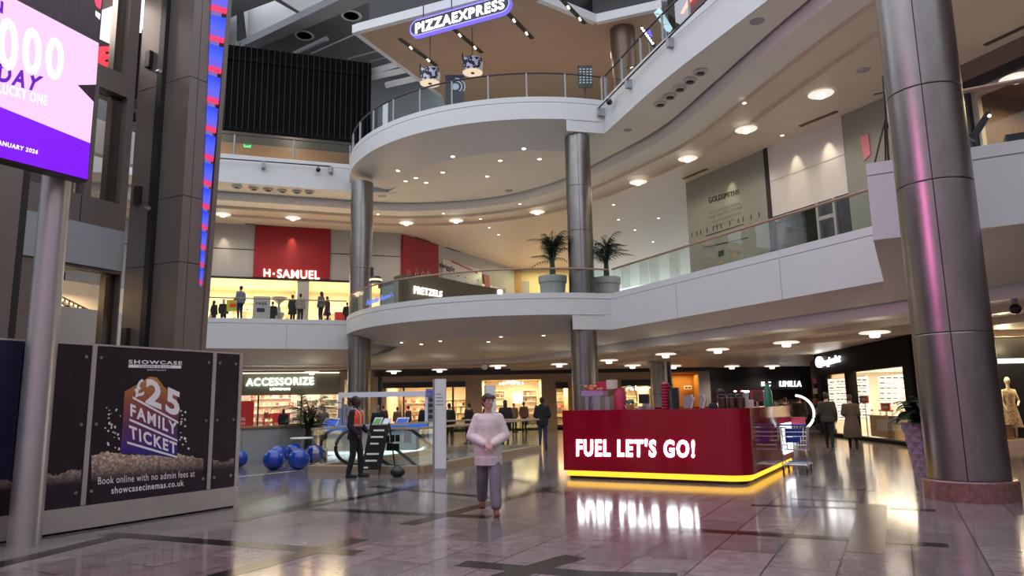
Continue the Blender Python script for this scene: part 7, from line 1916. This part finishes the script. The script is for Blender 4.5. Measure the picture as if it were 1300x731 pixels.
for i, (x, y, h, c) in enumerate(((-7.2, 39.6, 1.6, (.05, .03, .03)), (-5.9, 40.2, 1.55, (.03, .025, .03)), (-6.4, 39.4, 1.5, (.16, .10, .08)), (-2.5, 39.8, 1.58, (.08, .05, .04)), (.0, 40.6, 1.6, (.30, .22, .16)), (.55, 40.9, 1.66, (.25, .15, .12)))):
    person(['browser in brown just inside the left of the black fascia shop', 'browser in dark grey in the middle of the black fascia shop', 'browser in tan inside the black fascia shop, between two others', 'browser at the right window of the black fascia shop', 'shopper in cream inside the golden open shop', 'shopper in tan inside the golden open shop, by the right shelf'][i], (x, y, 0), h, [90, 40, 120, 80, -60, 70][i], dict(top=c, legs=(.02, .02, .025), bulk=.045))
# people on the lower gallery in front of the jewellery windows
def gal(px, py, h):
    v = atz(px, py, R1+h); return (v.x, v.y, R1)
person('tall person in a grey blue jacket standing at the rail before the jewellery windows', (gal(306, 361.5, 1.78)[0]-.15, gal(306, 361.5, 1.78)[1]+.4, R1), 1.78, 150, dict(top=(.16, .20, .26), legs=(.02, .03, .09), bulk=.045, arms={1: 'carry', -1: 'down'}, vox=.02))
ups = [(270, 394, 1.2, (.35, .30, .25), 'small figure in pale clothes at the far left of the jewellery windows'), (272.5, 381.5, 1.6, (.015, .012, .014), 'black clothed person at the far left of the jewellery windows'), (284.5, 380, 1.62, (.012, .011, .012), 'person in black left of the yellow bag'),
       (346.5, 383, 1.58, (.010, .010, .012), 'person in black beside the pale sculpture stand'), (372, 374.5, 1.66, (.010, .010, .012), 'person in black before the grey pillar of the jewellery windows'), (382, 373.0, 1.68, (.30, .25, .19), 'person in a beige coat beside the one in black at the grey pillar'),
       (408, 370.5, 1.72, (.12, .12, .12), 'person in grey leaning close to another at the right jewellery window'), (416, 376.5, 1.64, (.06, .015, .025), 'person in a dark red coat at the right jewellery window'), (441, 384, 1.5, (.015, .013, .013), 'dark figure beside the left steel column upstairs')]
for i, (x, y, h, c, lab) in enumerate(ups):
    person(lab, gal(x, y, h), h, [90, 60, -60, 100, 70, 80, 160, 20, 90][i], dict(top=c, legs=(.015, .015, .02), bulk=.055, long=1.35 if i in (1, 2, 6) else None, coat=(.6, 1.1) if i in (4, 7) else None))
# the yellow bag at the rail
v = Vector(gal(297, 380, 1.3)); v = Vector((v.x, v.y, R1)); q = aty(297, 388, v.y)
v = Vector((q.x, q.y-.02, q.z-.30)); t = thing('yellow_bag', 'big yellow bag held beside the tall person at the upstairs rail', 'bag', v)
M['yellow'] = pbr('yellow_bag', (.62, .46, .03), .5)
mb = MB(); mb.hexa([(v.x-.34, v.y-.1, v.z), (v.x+.30, v.y-.1, v.z), (v.x+.30, v.y+.1, v.z), (v.x-.34, v.y+.1, v.z), (v.x-.38, v.y-.05, v.z+.62), (v.x+.36, v.y-.05, v.z+.62), (v.x+.36, v.y+.05, v.z+.62), (v.x-.38, v.y+.05, v.z+.62)]); build(mb, 'bag_body', M['yellow'], t, smooth=0)
mb = MB(); mb.box(v.x-.18, v.x+.16, v.y-.115, v.y-.09, v.z+.22, v.z+.40); build(mb, 'print', M['poster'], t, smooth=0)
mb = MB(); mb.tube([(v.x-.15, v.y, v.z+.6), (v.x-.1, v.y, v.z+.82), (v.x+.1, v.y, v.z+.82), (v.x+.15, v.y, v.z+.6)], .015, 6); build(mb, 'handle', M['yellow'], t)
